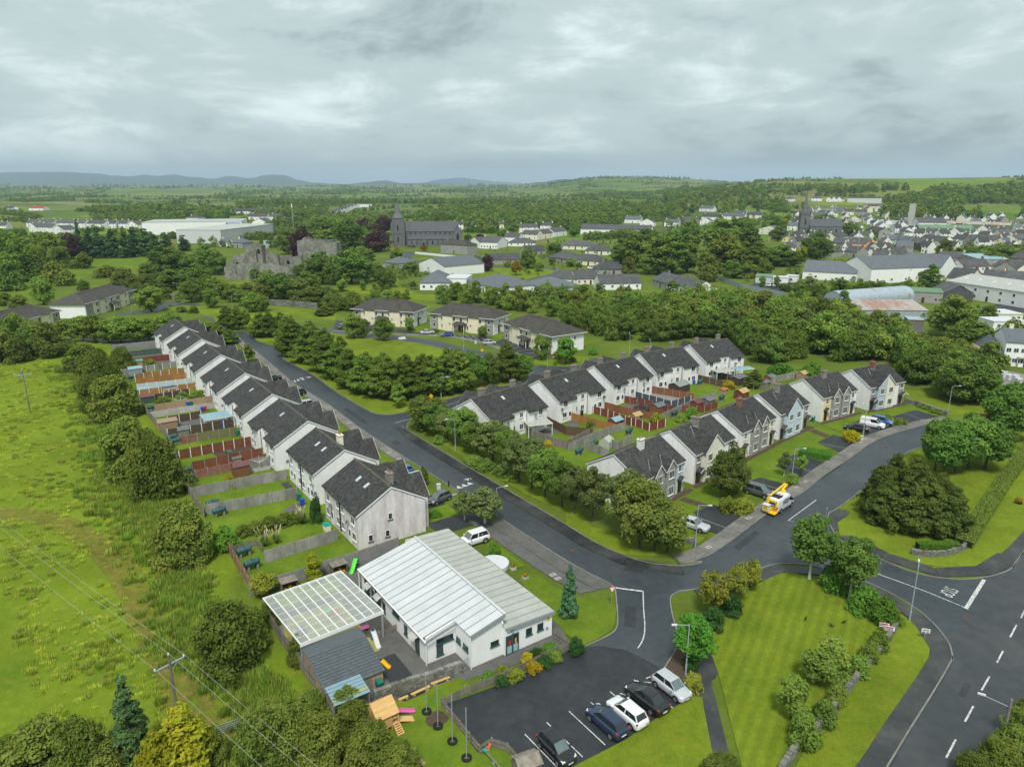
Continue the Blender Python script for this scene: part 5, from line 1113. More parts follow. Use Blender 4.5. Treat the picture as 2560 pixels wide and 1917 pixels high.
bin_('blue bin beside the green cabin',P(6,648,445),0,'plast_blue');bin_('black bin by the orange fence',P(5,1810,715),0,'black');bin_('green bin beside the yellow-green porch house',P(6,1470,700),.5,'plast_green');bin_('red garden bin by the blue-grey fence',P(6,625,600),0,'plast_red')
trampoline('trampoline with a safety net by the red fence',P(6,285,630),1.)
def glass_lean(label,a,b,c,z0=2.5):
 return carport(label,a,b,c,'clear2',z0,'glazed_lean_to',12)
M.clear2=mat('clear_roof_sheet',(.55,.58,.5),.3,.06,1.,spec=.5);M.clear2.node_tree.nodes['Principled BSDF'].inputs['Alpha'].default_value=.7
glass_lean('white-framed glazed lean-to behind the front middle house',P(5,1440,790,2.4),P(5,1610,770,2.4),P(5,1550,735,2.6));glass_lean('glazed lean-to behind the farthest middle house',P(6,810,365,2.4),P(6,935,350,2.4),P(6,900,325,2.6))
carport('blue-roofed carport by the farthest middle house',P(6,945,345,2.2),P(6,1070,335,2.2),P(6,1040,318,2.2),'blue_sheet' if 'blue_sheet' in M else 'tin_blue',2.2,'carport',6)
t=Th('greenhouse','small clear plastic greenhouse behind the nearest street house','greenhouse',P(5,1980,935),angM+.3)
ob('glazing',MB().prism([(-.9,0),(.9,0),(.9,1.4),(0,2.1),(-.9,1.4)],-1.1,1.1,axis='x').data('glazing',M.clear2),t)
for x in(-1.1,0,1.1):ob('rib',C_('ghr',lambda:MB().path([(0,-.92,0),(0,-.92,1.42),(0,0,2.12),(0,.92,1.42),(0,.92,0)],.03,5).data('rib',M.steel_lt)),t,(x,0,0))
stone_wall('low rubble garden wall beyond the farthest street house',[P(11,665,490),P(11,760,510),P(11,900,560),P(11,1020,600)],1.,.4,seed=5)
# ---- street row fronts: lawns, drives, paths
def B_pt(i,off,fy):
 c,d,L=BT[i];f=Vector((d.y,-d.x,0));return c+d*off+f*fy
bb_in=offset(list(B_kerb),2.35)
for i in range(6):
 c,d,L=BT[i];f=Vector((d.y,-d.x,0))
 lawn([B_pt(i,-L/2-1.6,5.3),B_pt(i,L/2+1.6,5.3),B_pt(i,L/2+1.6,13.5),B_pt(i,-L/2-1.6,13.5)],'lawn_g',.062+.004*(i%2),'front lawn of a street row house')
 sheet_('front_path',[B_pt(i,-L/2-1.2,5.3),B_pt(i,L/2+1.2,5.3),B_pt(i,L/2+1.2,6.2),B_pt(i,-L/2-1.2,6.2)],.085,M.brick_path if 'brick_path' in M else M.soil,.04,label='brown paved strip along a street house front')
DR=[(9,[(75,225),(190,185),(345,255),(225,350),(150,330)],'tarmac drive with the silver saloon'),(6,[(1040,1110),(1110,1090),(1330,1150),(1300,1230),(1150,1270)],'tarmac drive with the grey off-roader'),(6,[(1210,1010),(1340,930),(1560,985),(1410,1090),(1360,1080)],'tarmac drive by the bare shrub'),(6,[(1500,850),(1610,795),(1780,840),(1670,915)],'tarmac drive by the clipped box hedge'),(6,[(1690,745),(1800,690),(2010,740),(1850,800)],'tarmac drive with black car, white van and blue car'),(11,[(555,605),(760,548),(950,605),(720,665)],'empty tarmac drive of the farthest street house')]
for j,(k,q_,lb)in enumerate(DR):sheet_('driveway',pl(k,*q_),.1+.003*j,M.asph_park,.09,label=lb)
for k,a,b in((9,(100,258),(255,315)),(6,(1500,850),(1700,890)),(11,(660,575),(835,635)),(6,(1100,1130),(1290,1190)),(6,(1350,1020),(1470,1050))):
 strip('drive_edging',[P(k,*a),P(k,*b)],-.08,.08,.125,M.kerb,.02,label='pale paver line dividing a double drive')
sheet_('garden_path',pl(6,(545,1245),(585,1225),(800,1295),(760,1320)),.09,M.soil,.05,label='brown path to the nearest street house')
sheet_('garden_path',pl(6,(1440,770),(1480,755),(1590,800),(1560,815)),.09,M.soil,.05,label='brown path to the pale blue house')
# ---- apartments' parking
sheet_('parking',[P(2,80,1040),P(2,100,985),P(2,520,1040),P(2,590,1060),P(2,1060,1090),P(2,1000,1115),P(2,800,1075),P(2,560,1065)],.05,M.asph_park,.04,label='tarmac parking before the first two apartment blocks')
sheet_('parking',[P(2,1060,1120),P(2,1140,1100),P(2,1480,1190),P(2,1350,1220),P(2,1200,1180)],.055,M.asph_park,.04,label='tarmac parking before the third apartment block')
bays('pavement',smooth(pl(2,(80,1050),(560,1075),(800,1085),(1000,1125),(1120,1165),(1250,1205))),-.9,.9,.09,M.bay,3.,'pale footway in front of the apartment blocks')
lawn([P(2,560,1010),P(2,680,1010),P(2,690,1060),P(2,590,1060)],'lawn_g',.07,'grass between the first two apartment blocks');lawn([P(2,1060,1090),P(2,1140,1070),P(2,1130,1100),P(2,1080,1115)],'lawn_g',.07,'grass between the last two apartment blocks');lawn([P(2,1600,1085),P(2,1750,1110),P(2,1600,1150)],'lawn_g',.07,'grass beside the third apartment block')
# -- vehicles
PAINT={}
def paint(c):
 if c not in PAINT:PAINT[c]=mat('car_paint',c,.3,.03,3,spec=.5,coat=.8)
 return PAINT[c]
M.light_w=mat('headlamp',(.7,.72,.72),.12,0,spec=.8);M.light_r=mat('tail_lamp',(.42,.012,.01),.2,0,spec=.6);M.plate=mat('number_plate',(.75,.74,.68),.5,0)
M.carglass=mat('car_glass',(.018,.026,.028),.05,0,spec=.8);M.carglass_l=mat('car_windscreen',(.1,.14,.14),.05,.2,1.2,spec=.9)
SPEC={'hatch':dict(S=[(2.,.4,.56,.5),(1.95,.27,.66,.7),(1.75,.21,.76,.81),(1.15,.2,.9,.855),(.5,.2,.96,.86),(-.5,.2,.98,.86),(-1.4,.2,1.,.85),(-1.82,.25,.99,.8),(-1.97,.36,.82,.7)],C=(1.1,-1.86,.86,.74,.3,-1.45,1.5,.6),wh=(1.25,-1.22,.31)),'saloon':dict(S=[(2.3,.4,.56,.52),(2.24,.27,.68,.74),(2.,.21,.78,.84),(1.3,.2,.9,.88),(.5,.2,.95,.885),(-.6,.2,.97,.885),(-1.5,.2,.99,.88),(-2.1,.25,.98,.82),(-2.28,.36,.84,.74)],C=(1.05,-1.75,.88,.76,.2,-.95,1.46,.6),wh=(1.42,-1.35,.32)),'suv':dict(S=[(2.25,.48,.72,.56),(2.18,.34,.86,.78),(1.95,.28,.96,.88),(1.3,.26,1.06,.915),(.5,.26,1.1,.92),(-.6,.26,1.12,.92),(-1.6,.26,1.13,.915),(-2.08,.3,1.1,.86),(-2.22,.42,.92,.78)],C=(1.15,-2.12,1.,.82,.5,-1.75,1.76,.68),wh=(1.38,-1.35,.37)),'small_van':dict(S=[(2.3,.44,.66,.56),(2.24,.3,.8,.78),(2.,.24,.95,.88),(1.35,.22,1.12,.92),(.6,.22,1.16,.925),(-.8,.22,1.18,.925),(-2.1,.24,1.18,.92),(-2.25,.34,1.1,.88)],C=(1.45,-2.22,1.08,.87,.6,-2.12,1.85,.78),wh=(1.4,-1.35,.33)),}
def car_body(sp,k=1.):
 mb=MB();S=sp['S'];ring=[]
 for x,zb,zt,w_ in S:
  h_=zt-zb
  half=[(w_*.9,zb),(w_*.985,zb+h_*.14),(w_,zb+h_*.45),(w_*.985,zb+h_*.74),(w_*.92,zt-h_*.07),(w_*.74,zt),(w_*.36,zt+.02)]
  pts=half+[(0,zt+.025)]+[(-a,b)for a,b in reversed(half)]
  ring.append([(x,a,b)for a,b in pts])
 n=len(ring[0]);b=len(mb.v)
 for r_ in ring:mb.v+=r_
 for i in range(len(ring)-1):
  for j in range(n-1):mb.f.append((b+i*n+j,b+i*n+j+1,b+(i+1)*n+j+1,b+(i+1)*n+j));mb.m.append(0)
  mb.f.append((b+i*n+n-1,b+i*n,b+(i+1)*n,b+(i+1)*n+n-1));mb.m.append(0)
 mb.f.append(tuple(b+j for j in reversed(range(n))));mb.m.append(0);e=b+(len(ring)-1)*n;mb.f.append(tuple(e+j for j in range(n)));mb.m.append(0)
 return mb
def cab_pts(sp):
 x0,x3,zb,wb,x1,x2,zr,wr=sp['C']
 B=[Vector((x0,wb*.9,zb)),Vector((x3,wb*.92,zb)),Vector((x3,-wb*.92,zb)),Vector((x0,-wb*.9,zb))]
 T_=[Vector((x1,wr,zr-.03)),Vector((x2,wr*.96,zr-.03)),Vector((x2,-wr*.96,zr-.03)),Vector((x1,-wr,zr-.03))]
 xm=lerp(x0,x3,.42);tm=lerp(x1,x2,.4)
 return B,T_,(Vector((xm,wb,zb)),Vector((tm,wr*1.03,zr)))
def vehicle(label,p,head,kind,col,cat='car',name='car',group=None,scale=1.,sx=1.):
 sp=SPEC[kind];pm=paint(col)
 t=Th(name,label,cat,(p.x,p.y,p.z),head,group,(scale*sx,scale,scale))
 def bd():
  mb=car_body(sp);me=mb.data('body',pm,True);return me
 ob('body',C_(('carb',kind,col),bd),t)
 B,T_,(mbp,mtp)=cab_pts(sp)
 def cab():
  mb=MB();x0,x3,zb,wb,x1,x2,zr,wr=sp['C']
  mb.hexa([B[3]*1,B[0]*1,B[1]*1,B[2]*1][::-1]+[T_[3],T_[0],T_[1],T_[2]][::-1])
  c=Vector(((x1+x2)/2,0,zr+.02));tp=[T_[3],T_[0],T_[1],T_[2]];inn=[lerp(q_,c,.25)+Vector((0,0,.02))for q_ in tp]
  for i in range(4):mb.face([tp[i],tp[(i+1)%4],inn[(i+1)%4],inn[i]][::-1])
  mb.face(inn[::-1]);return mb.data('cabin',pm)
 ob('cabin',C_(('cab',kind,col),cab),t)
 def pane(name,q_,m,f=.9):
  def fn():
   c=sum(q_,Vector())/len(q_);n=(q_[1]-q_[0]).cross(q_[2]-q_[0]).normalized()
   if n.dot(c-Vector((0,0,.9)))<0:n=-n
   a=[lerp(c,v,f)+n*.014 for v in q_];return MB().face(a).face([v-n*.008 for v in a][::-1]).data(name,M[m])
  ob(name,C_(('pane',kind,tuple(round(v,2)for u in q_ for v in u)),fn),t)
 pane('windscreen',[B[0],B[3],T_[3],T_[0]],'carglass_l');pane('rear_window',[B[1],B[2],T_[2],T_[1]],'carglass',.86)
 for s in(1,-1):
  F=lambda v:Vector((v.x,v.y*s,v.z))
  b0,b1,t0,t1=F(B[0]),F(B[1]),F(T_[0]),F(T_[1]);bm_,tm_=lerp(b0,b1,.45),lerp(t0,t1,.4)
  pane('side_window',[b0,bm_,tm_,t0],'carglass',.88)
  if kind!='small_van':pane('side_window',[bm_,b1,t1,tm_],'carglass',.88)
  f,r_,wr_=sp['wh'];W_=sp['S'][4][3]
  for wx in(f,r_):
   o=ob('wheel',C_(('tyre',wr_),lambda:MB().tube((0,-.1,0),(0,.1,0),wr_,n=20).data('tyre',M.rubber)),t,(wx,s*(W_-.07),wr_))
   ob('rim',C_(('rim',wr_),lambda:MB().tube((0,-.112,0),(0,.112,0),wr_*.66,n=12).data('rim',M.rim)),o)
   ob('wheel_arch',C_(('arch',wr_),lambda:MB().tube((0,-.02,0),(0,.02,0),wr_*1.16,n=20).data('wheel_arch',M.black)),t,(wx,s*(W_-.012),wr_+.02))
  fx=sp['S'][2];rx=sp['S'][-2]
  ob('headlight',C_(('hl',kind),lambda:MB().hexa([(-.14,-.15,-.08),(.11,-.16,-.09),(.0,.13,-.09),(-.24,.15,-.07),(-.22,-.15,.07),(.03,-.14,.05),(-.06,.11,.06),(-.3,.13,.08)]if True else[]).data('headlight',M.light_w)),t,(fx[0]+.1,s*(fx[3]-.18),fx[2]-.07),scale=(1,s,1))
  ob('tail_light',C_(('tl',kind),lambda:MB().box(-.07,-.1,-.1,.05,.07,.1).data('tail_light',M.light_r)),t,(rx[0]-.02,s*(rx[3]-.09),rx[2]-.13))
  ob('mirror',C_(('mi',col),lambda:MB().hexa([(-.07,0,-.06),(.07,0,-.06),(.04,.17,-.05),(-.07,.17,-.05),(-.07,0,.07),(.07,0,.07),(.04,.17,.08),(-.07,.17,.08)]).data('mirror',pm)),t,(sp['C'][0]-.28,s*(W_-.02),sp['C'][2]+.12),scale=(1,s,1))
 fx,rx=sp['S'][0],sp['S'][-1]
 ob('number_plate',C_('npl',lambda:MB().box(-.015,-.25,-.055,.015,.25,.055).data('number_plate',M.plate)),t,(fx[0]+.012,0,fx[1]+.04));ob('number_plate',C_('npl',None),t,(rx[0]-.012,0,rx[1]+.2))
 ob('grille',C_(('gr',kind),lambda:MB().box(-.02,-.4,-.05,.02,.4,.05).data('grille',M.black)),t,(fx[0]-.005,0,fx[1]+.12))
 return t
def park(label,k,x,y,head,kind,col,z=.55,**kw):
 p=P(k,x,y,z);return vehicle(label,Vector((p.x,p.y,.03)),head,kind,col,**kw)
H1=R(-54.8);gcp='cars in the car park'
BLK,NAVY,WHT,SIL,GRY,BLU,RED=(.008,.008,.009),(.01,.022,.06),(.7,.71,.72),(.42,.44,.46),(.075,.078,.085),(.02,.1,.3),(.35,.02,.02)
park('black hatchback parked alone, nearest in the car park',8,995,1515,H1,'hatch',BLK,group=gcp,sx=.95)
park('dark navy hatchback at the left end of the parked four',8,1365,1320,H1+pi,'hatch',NAVY,group=gcp,sx=1.08)
park('white hatchback parked next to the navy car',8,1512,1255,H1+pi,'hatch',WHT,group=gcp,sx=1.05)
park('black saloon parked between the white and silver cars',8,1655,1150,H1+pi,'saloon',BLK,group=gcp)
park('silver hatchback parked at the right end by the path',8,1835,1065,H1,'hatch',SIL,group=gcp)
HB=angL+pi/2
park('dark grey hatchback beside the nearest terrace house',5,825,1285,HB+R(12),'hatch',GRY);park('blue car half hidden by the nearest chimney',5,565,1105,HB,'hatch',BLU);park('silver car behind the nearest terrace house',5,640,1150,HB,'hatch',SIL)
park('white off-roader parked behind the white building',7,1945,245,CA+pi,'suv',WHT)
park('black car before the fourth terrace house',4,1325,462,HB,'saloon',BLK);park('silver car before the third terrace house',4,1550,640,HB,'hatch',SIL);park('dark car before the fifth terrace house',4,1500,560,HB,'hatch',BLK)
park('silver saloon on the nearest street drive',9,75,292,R(-40),'saloon',SIL);park('dark grey off-roader beside the yellow-flowered bush',9,440,110,R(-42),'suv',GRY)
park('black saloon on the drive by the yellow-green bush',11,272,695,R(147),'saloon',BLK);park('blue off-roader next to the white van',11,478,642,R(-38),'suv',BLU,scale=.95)
vv=park('white panel van between the black and blue cars',11,402,655,R(-36),'small_van',WHT,.8,cat='van',name='panel_van')
park('grey car at the far left of the apartment parking',2,135,1022,R(75),'hatch',GRY);park('silver saloon before the second apartment block',2,660,1058,R(18),'saloon',SIL);park('bright blue hatchback before the second apartment block',2,780,1072,R(195),'hatch',(.012,.05,.28));park('silver hatchback before the third apartment block',2,1040,1122,R(10),'hatch',SIL)
park('red car parked by the big church',2,472,533,0,'hatch',RED);park('dark red car by the church wall',2,548,530,R(60),'hatch',RED);park('black car parked beside the church',2,575,533,R(20),'hatch',BLK)
park('small red car by the bungalows lawn',2,830,652,0,'hatch',(.2,.02,.02));park('white car by the bungalows',2,1662,665,0,'hatch',WHT)
park('white pickup in the fenced compound',3,655,772,R(-15),'suv',WHT);park('black car outside the white shop shed',3,2085,915,R(5),'saloon',BLK);park('grey car beside the white shop shed',3,2040,918,R(10),'hatch',GRY)
vp=P(9,562,172,.9);hv=R(43)
vt=Th('lift_van','white service van with a folded yellow cherry picker','van',(vp.x,vp.y,.03),hv)
SPEC['lift']=dict(S=[(2.65,.48,.75,.7),(2.58,.34,.95,.88),(2.3,.3,1.12,.97),(1.9,.28,1.28,1.),(1.45,.28,1.85,1.),(1.05,.28,2.32,.99),(.6,.28,2.45,.99),(-2.2,.28,2.42,.99),(-2.55,.3,2.35,.96),(-2.62,.4,2.1,.93)])
ob('body',car_body(SPEC['lift']).data('body',paint(WHT),True),vt)
ob('windscreen',MB().face([(1.93,.72,1.4),(1.93,-.72,1.4),(1.22,-.62,2.22),(1.22,.62,2.22)][::-1]).data('windscreen',M.carglass_l),vt)
M.navy=mat('navy_sign_panel',(.01,.035,.065),.3,0);M.chev_y=mat('chevron_yellow',(.85,.62,.01),.5,0);M.chev_r=mat('chevron_red',(.45,.02,.01),.5,0);M.boom=mat('boom_yellow',(.8,.5,.01),.4,.05,4)
for s in(1,-1):
 o=ob('side_sign',MB().box(-1.1,1.,1.25,.55,1.012,1.95).data('side_sign',M.navy),vt,scale=(1,s,1))
 mb=MB()
 for i in range(14):
  a0,a1=R(50+i*18.5),R(50+(i+1)*18.5);mb.face([(-.8+.27*cos(a0)*-1,1.016,1.6+.27*sin(a0)),(-.8-.27*cos(a1),1.016,1.6+.27*sin(a1)),(-.8-.19*cos(a1),1.016,1.6+.19*sin(a1)),(-.8-.19*cos(a0),1.016,1.6+.19*sin(a0))])
 for i in range(6):mb.face([(-.42+i*.15,1.016,1.52),(-.32+i*.15,1.016,1.52),(-.32+i*.15,1.016,1.68),(-.42+i*.15,1.016,1.68)])
 ob('lettering',mb.data('lettering',M.white),o)
 ob('side_window',MB().box(.75,.98,1.35,1.35,1.005,1.95).data('side_window',M.carglass),vt,scale=(1,s,1))
 for wx in(1.75,-1.55):
  o=ob('wheel',C_(('tyre',.35),lambda:MB().tube((0,-.1,0),(0,.1,0),.35,n=20).data('tyre',M.rubber)),vt,(wx,s*.92,.35));ob('rim',C_(('rim',.35),lambda:MB().tube((0,-.112,0),(0,.112,0),.22,n=12).data('rim',M.rim)),o)
  ob('wheel_arch',C_(('arch',.35),lambda:MB().tube((0,-.02,0),(0,.02,0),.42,n=20).data('wheel_arch',M.black)),vt,(wx,s*.985,.38))
 ob('mirror',MB().box(1.35,.98,1.3,1.5,1.25,1.65).data('mirror',M.black),vt,scale=(1,s,1));ob('tail_light',MB().box(-2.66,.78,.95,-2.55,.94,1.35).data('tail_light',M.light_r),vt,scale=(1,s,1))
b_=ob('rear_marking',MB().box(-2.655,-.85,.55,-2.625,.85,2.15).data('rear_marking',M.chev_y),vt)
ob('rear_sign',MB().box(-2.672,-.6,1.2,-2.657,.6,1.85).data('rear_sign',M.navy),b_)
mb=MB()
for i in range(5):
 for s in(-1,1):y=s*(.05+i*.17);mb.face([(-2.66,y,.58),(-2.66,y+s*.09,.58),(-2.66,y+s*.32 if abs(y)<.5 else y+s*.2,1.1),(-2.66,y+s*.2 if abs(y)<.5 else y+s*.12,1.1)])
for i in range(4):mb.face([(-2.66,-.8+i*.42,1.92),(-2.66,-.68+i*.42,1.92),(-2.66,-.55+i*.42,2.12),(-2.66,-.67+i*.42,2.12)])
ob('stripe',mb.data('stripe',M.chev_r),b_)
mb=MB()
for i in range(6):mb.face([(-2.676,-.45+i*.15,1.36),(-2.676,-.35+i*.15,1.36),(-2.676,-.35+i*.15,1.5),(-2.676,-.45+i*.15,1.5)])
ob('lettering',mb.data('lettering',M.white),b_)
ob('roof_rack',MB().box(-2.2,-.8,2.43,-.9,.8,2.47).path([(-2.2,-.75,2.62),(-.9,-.75,2.62),(-.9,.75,2.62)],.035,6).data('roof_rack',M.black),vt)
ob('turntable',MB().lathe([(.4,2.42),(.4,2.55),(.25,2.8),(.0,2.85)],12).data('turntable',M.boom),vt,(.6,0,0))
def beam(a,b,w_,h_):
 a,b=Vector(a),Vector(b);d=(b-a).normalized();s=Vector((0,1,0));u=d.cross(s).normalized()*-1
 q_=lambda p,i,j:p+s*(w_/2*i)+u*(h_/2*j)
 return[q_(a,-1,-1),q_(b,-1,-1),q_(b,1,-1),q_(a,1,-1),q_(a,-1,1),q_(b,-1,1),q_(b,1,1),q_(a,1,1)]
ob('boom',MB().hexa(beam((.4,.1,2.7),(1.6,.1,3.1),.26,.24)).data('boom',M.boom),vt);ob('boom',MB().hexa(beam((1.7,.42,3.2),(-2.5,.42,2.66),.2,.2)).data('boom',M.boom),vt)
ob('boom_head',MB().box(1.5,-.02,2.9,1.9,.55,3.3).data('boom_head',M.boom),vt);ob('jib',MB().hexa([(-3.,.36,1.),(-2.75,.36,1.),(-2.75,.6,1.),(-3.,.6,1.),(-2.9,.36,2.6),(-2.65,.36,2.6),(-2.65,.6,2.6),(-2.9,.6,2.6)]).data('jib',M.boom),vt)
bk=ob('bucket',MB().box(-3.65,-.05,.62,-3.,.85,1.55).box(-3.72,-.12,1.5,-2.93,.92,1.6).data('bucket',M.steel_lt),vt)
ob('bucket_marking',MB().box(-3.672,.1,.75,-3.655,.72,1.42).data('bucket_marking',M.chev_y),bk)
mb=MB()
for z in(.85,1.12):
 for s in(-1,1):mb.face([(-3.678,.41,z+.2),(-3.678,.41+s*.3,z-.02),(-3.678,.41+s*.3,z+.1),(-3.678,.41,z+.3)])
ob('stripe',mb.data('stripe',M.chev_r),bk)
ob('tail_step',MB().box(-3.4,-1.,.42,-2.62,.95,.5).box(-3.46,-1.,.36,-3.4,.95,.5).data('tail_step',M.boom),vt)
# -- trees
trng=np.random.default_rng(5)
def leaf_mesh(name,cen,rad,n,size,m,squash=.85,up=.35,droop=0.,seed=0):
 g=np.random.default_rng(seed);cen=np.asarray(cen,float);rad=np.asarray(rad,float)
 pr_=rad**2;pr_/=pr_.sum();ci=g.choice(len(cen),n,p=pr_)
 d=g.normal(size=(n,3));d/=np.linalg.norm(d,axis=1)[:,None]
 d[:,2]=np.where((d[:,2]<-.3)&(g.random(n)<.5),-d[:,2],d[:,2])
 rr=rad[ci]*(.58+.5*g.random(n)**.6+.38*(g.random(n)<.13)*g.random(n))
 p=cen[ci]+d*rr[:,None]*np.array([1,1,squash])
 nn=d+.55*g.normal(size=(n,3))+np.array([0,0,up]);nn/=np.linalg.norm(nn,axis=1)[:,None]
 t=g.normal(size=(n,3));t[:,2]-=droop;t-=(t*nn).sum(1)[:,None]*nn;t/=np.linalg.norm(t,axis=1)[:,None]
 b=np.cross(nn,t);s=size*(.6+.8*g.random(n))[:,None]
 v=np.empty((n,4,3));v[:,0]=p-t*s;v[:,1]=p+b*s*.55;v[:,2]=p+t*s+nn*s*-.15;v[:,3]=p-b*s*.55
 crn=g.random(len(cen));lc=np.clip(crn[ci]*.65+g.random(n)*.35,0,1)
 me=bpy.data.meshes.new(name);me.vertices.add(n*4);me.vertices.foreach_set('co',v.reshape(-1).astype(np.float32))
 me.loops.add(n*4);me.loops.foreach_set('vertex_index',np.arange(n*4,dtype=np.int32))
 me.polygons.add(n);me.polygons.foreach_set('loop_start',np.arange(0,n*4,4,dtype=np.int32));me.polygons.foreach_set('loop_total',np.full(n,4,np.int32))
 a=me.attributes.new('lc','FLOAT','POINT');a.data.foreach_set('value',np.repeat(lc,4).astype(np.float32))
 me.materials.append(m);me.update();return me
def crown_clumps(g,shape,R_,zb,zt,n,cr):
 """clump centres filling a crown between zb and zt with radius R_"""
 C,Rr=[],[];R_*=.88
 prof={'oval':lambda t:sqrt(max(0,1-(2*t-1)**2))*(1.08-.16*t),'cone':lambda t:(1-t)**.85*(1 if t>.08 else .75),'egg':lambda t:sin(pi*min(1,max(.02,t))**.72)**.75,'dome':lambda t:sqrt(max(0,1-t**2.2)),'col':lambda t:(.55+.45*min(1,t*4))*(1-t**4),'flame':lambda t:min(1,.62+t*2.2)*(1-max(0,t-.18)/.82)**.62,'teardrop':lambda t:(1-t)**.55*min(1,.5+t*2.2)}[shape]
 while len(C)<n:
  t=g.random();r=prof(t)
  if g.random()>r+.08:continue
  a=g.random()*2*pi;q=R_*max(0,r-cr*.55/R_*(.6+.4*r))*sqrt(.3+.7*g.random())*(1+.13*sin(3*a+zb)+.12*sin(5*a+9*t))*(1.16 if g.random()<.14 else 1)
  s=cr*(.5+.8*g.random())*(.62+.38*r)
  C.append((q*cos(a),q*sin(a),zb+(zt-zb)*t*.95+cr*.25));Rr.append(s)
 return C,Rr
def trunk_mesh(name,h,r0,C,m,lean=0.,nl=7,g=None):
 mb=MB();top=(lean,0,h*.72);k=5;prev=(0,0,-.1);rp=r0*1.35
 for i in range(1,k+1):
  q_=(lean*i/k+(g.random()-.5)*r0*.5,(g.random()-.5)*r0*.5,h*.72*i/k);r_=r0*(1-.78*i/k);mb.tube(prev,q_,rp,r_,7,cap=False);prev,rp=q_,r_
 idx_=sorted(range(len(C)),key=lambda i:-C[i][2])[::max(1,len(C)//nl)][:nl]
 for i in idx_:
  c=C[i];z0=max(h*.15,min(h*.62,c[2]*.62));mb.tube((lean*z0/h,0,z0),(c[0]*.9,c[1]*.9,c[2]),r0*.32,r0*.07,5,cap=False)
 return mb.data(name,m,True)
LF={'horn':leafmat('hornbeam_leaf',(.08,.138,.024),(.175,.245,.042)),'maple':leafmat('maple_leaf',(.092,.185,.032),(.165,.27,.052)),'maple2':leafmat('dull_maple_leaf',(.108,.157,.045),(.202,.236,.072)),'broad':leafmat('broadleaf',(.082,.15,.03),(.178,.255,.05)),'broad_l':leafmat('light_broadleaf',(.13,.215,.036),(.205,.28,.052)),'olive':leafmat('olive_leaf',(.1,.145,.026),(.185,.215,.048)),'haw':leafmat('hawthorn_leaf',(.095,.142,.024),(.2,.235,.046)),'brown':leafmat('bronze_leaf',(.066,.104,.022),(.145,.185,.038)),'copper':leafmat('copper_leaf',(.049,.029,.033),(.095,.049,.049)),'conif':leafmat('conifer_needle',(.036,.085,.034),(.08,.145,.048),.1),'spruce':leafmat('spruce_needle',(.049,.123,.058),(.101,.191,.078),.1),'gold':leafmat('golden_leaf',(.198,.242,.018),(.297,.289,.021)),'goldb':leafmat('yellow_shrub_leaf',(.297,.253,.015),(.462,.372,.022)),'yolive':leafmat('yellow_green_leaf',(.191,.236,.032),(.233,.251,.035)),'laurel':leafmat('laurel_leaf',(.087,.221,.028),(.127,.26,.037)),'dlaurel':leafmat('dark_laurel_leaf',(.032,.09,.023),(.063,.146,.036)),'birch':leafmat('birch_leaf',(.101,.152,.049),(.191,.236,.081)),'silver':leafmat('silver_leaf',(.164,.223,.133),(.253,.312,.194)),'amber':leafmat('amber_leaf',(.207,.173,.02),(.283,.194,.022)),}
def proto(kind,shape,R_,zb,h,ncl,cr,nl,size,leaf,r0=.16,trunk='trunk',seeds=(1,2),up=.35,droop=0.,squash=.85):
 o=[]
 for s in seeds:
  g=np.random.default_rng(100+s*7+len(PROTO));C,Rr=crown_clumps(g,shape,R_,zb,h,ncl,cr)
  o.append((leaf_mesh('crown',C,Rr,nl,size,LF[leaf],squash,up,droop,50+s),trunk_mesh('trunk',h,r0,C,M[trunk],(g.random()-.5)*.4,7,g),R_,h))
 PROTO[kind]=o
PROTO={}
proto('horn','flame',2.3,.5,7.5,120,.5,13000,.135,'horn',.15,seeds=(1,2,3));proto('maple','oval',2.3,1.6,6.6,60,.72,10000,.15,'maple',.13,seeds=(1,2,3));proto('maple2','oval',2.2,1.6,6.4,56,.68,9000,.15,'maple2',.13)
proto('olive','oval',2.4,1.,5.6,60,.7,9000,.15,'olive',.12);proto('haw','dome',3.,.0,5.5,120,.8,14000,.155,'haw',.14,seeds=(1,2,3));proto('brown','egg',3.,.6,7.6,130,.65,15000,.14,'brown',.16,seeds=(1,2))
proto('brownf','flame',3.,.3,7.6,140,.58,15000,.135,'brown',.16,seeds=(1,2))
proto('birch','egg',2.,1.9,7.,60,.6,3600,.15,'birch',.11,'trunk_w');proto('birchd','oval',2.3,2.,7.,70,.7,6500,.16,'broad',.13,'trunk_w')
proto('small','oval',1.3,.9,4.,26,.5,2200,.14,'broad_l',.07);proto('yolive','oval',1.5,1.,4.,34,.5,2600,.13,'yolive',.06);proto('bright','oval',1.9,1.,5.2,50,.6,5000,.15,'laurel',.12)
proto('spruce','cone',1.6,.2,6.,110,.42,7000,.13,'spruce',.1,up=.1,squash=.55);proto('spruced','cone',2.2,.2,9.,130,.55,8000,.17,'conif',.14,up=.1,squash=.55);proto('goldcyp','teardrop',2.,.1,6.,110,.55,8000,.15,'gold',.12,up=.6)
proto('goldcol','col',1.,.05,4.,60,.38,4000,.11,'gold',.06,up=.4);proto('shrub','dome',1.2,.0,1.7,34,.45,2600,.11,'broad_l',.04);proto('laurel','dome',1.4,.0,1.8,44,.45,4200,.1,'laurel',.04);proto('dlaurel','dome',1.4,.0,1.8,40,.45,3600,.1,'dlaurel',.04)
proto('goldbush','dome',1.2,.0,1.5,34,.42,2600,.1,'goldb',.04);proto('ybush','dome',1.2,.0,1.4,34,.42,2600,.1,'yolive',.04)
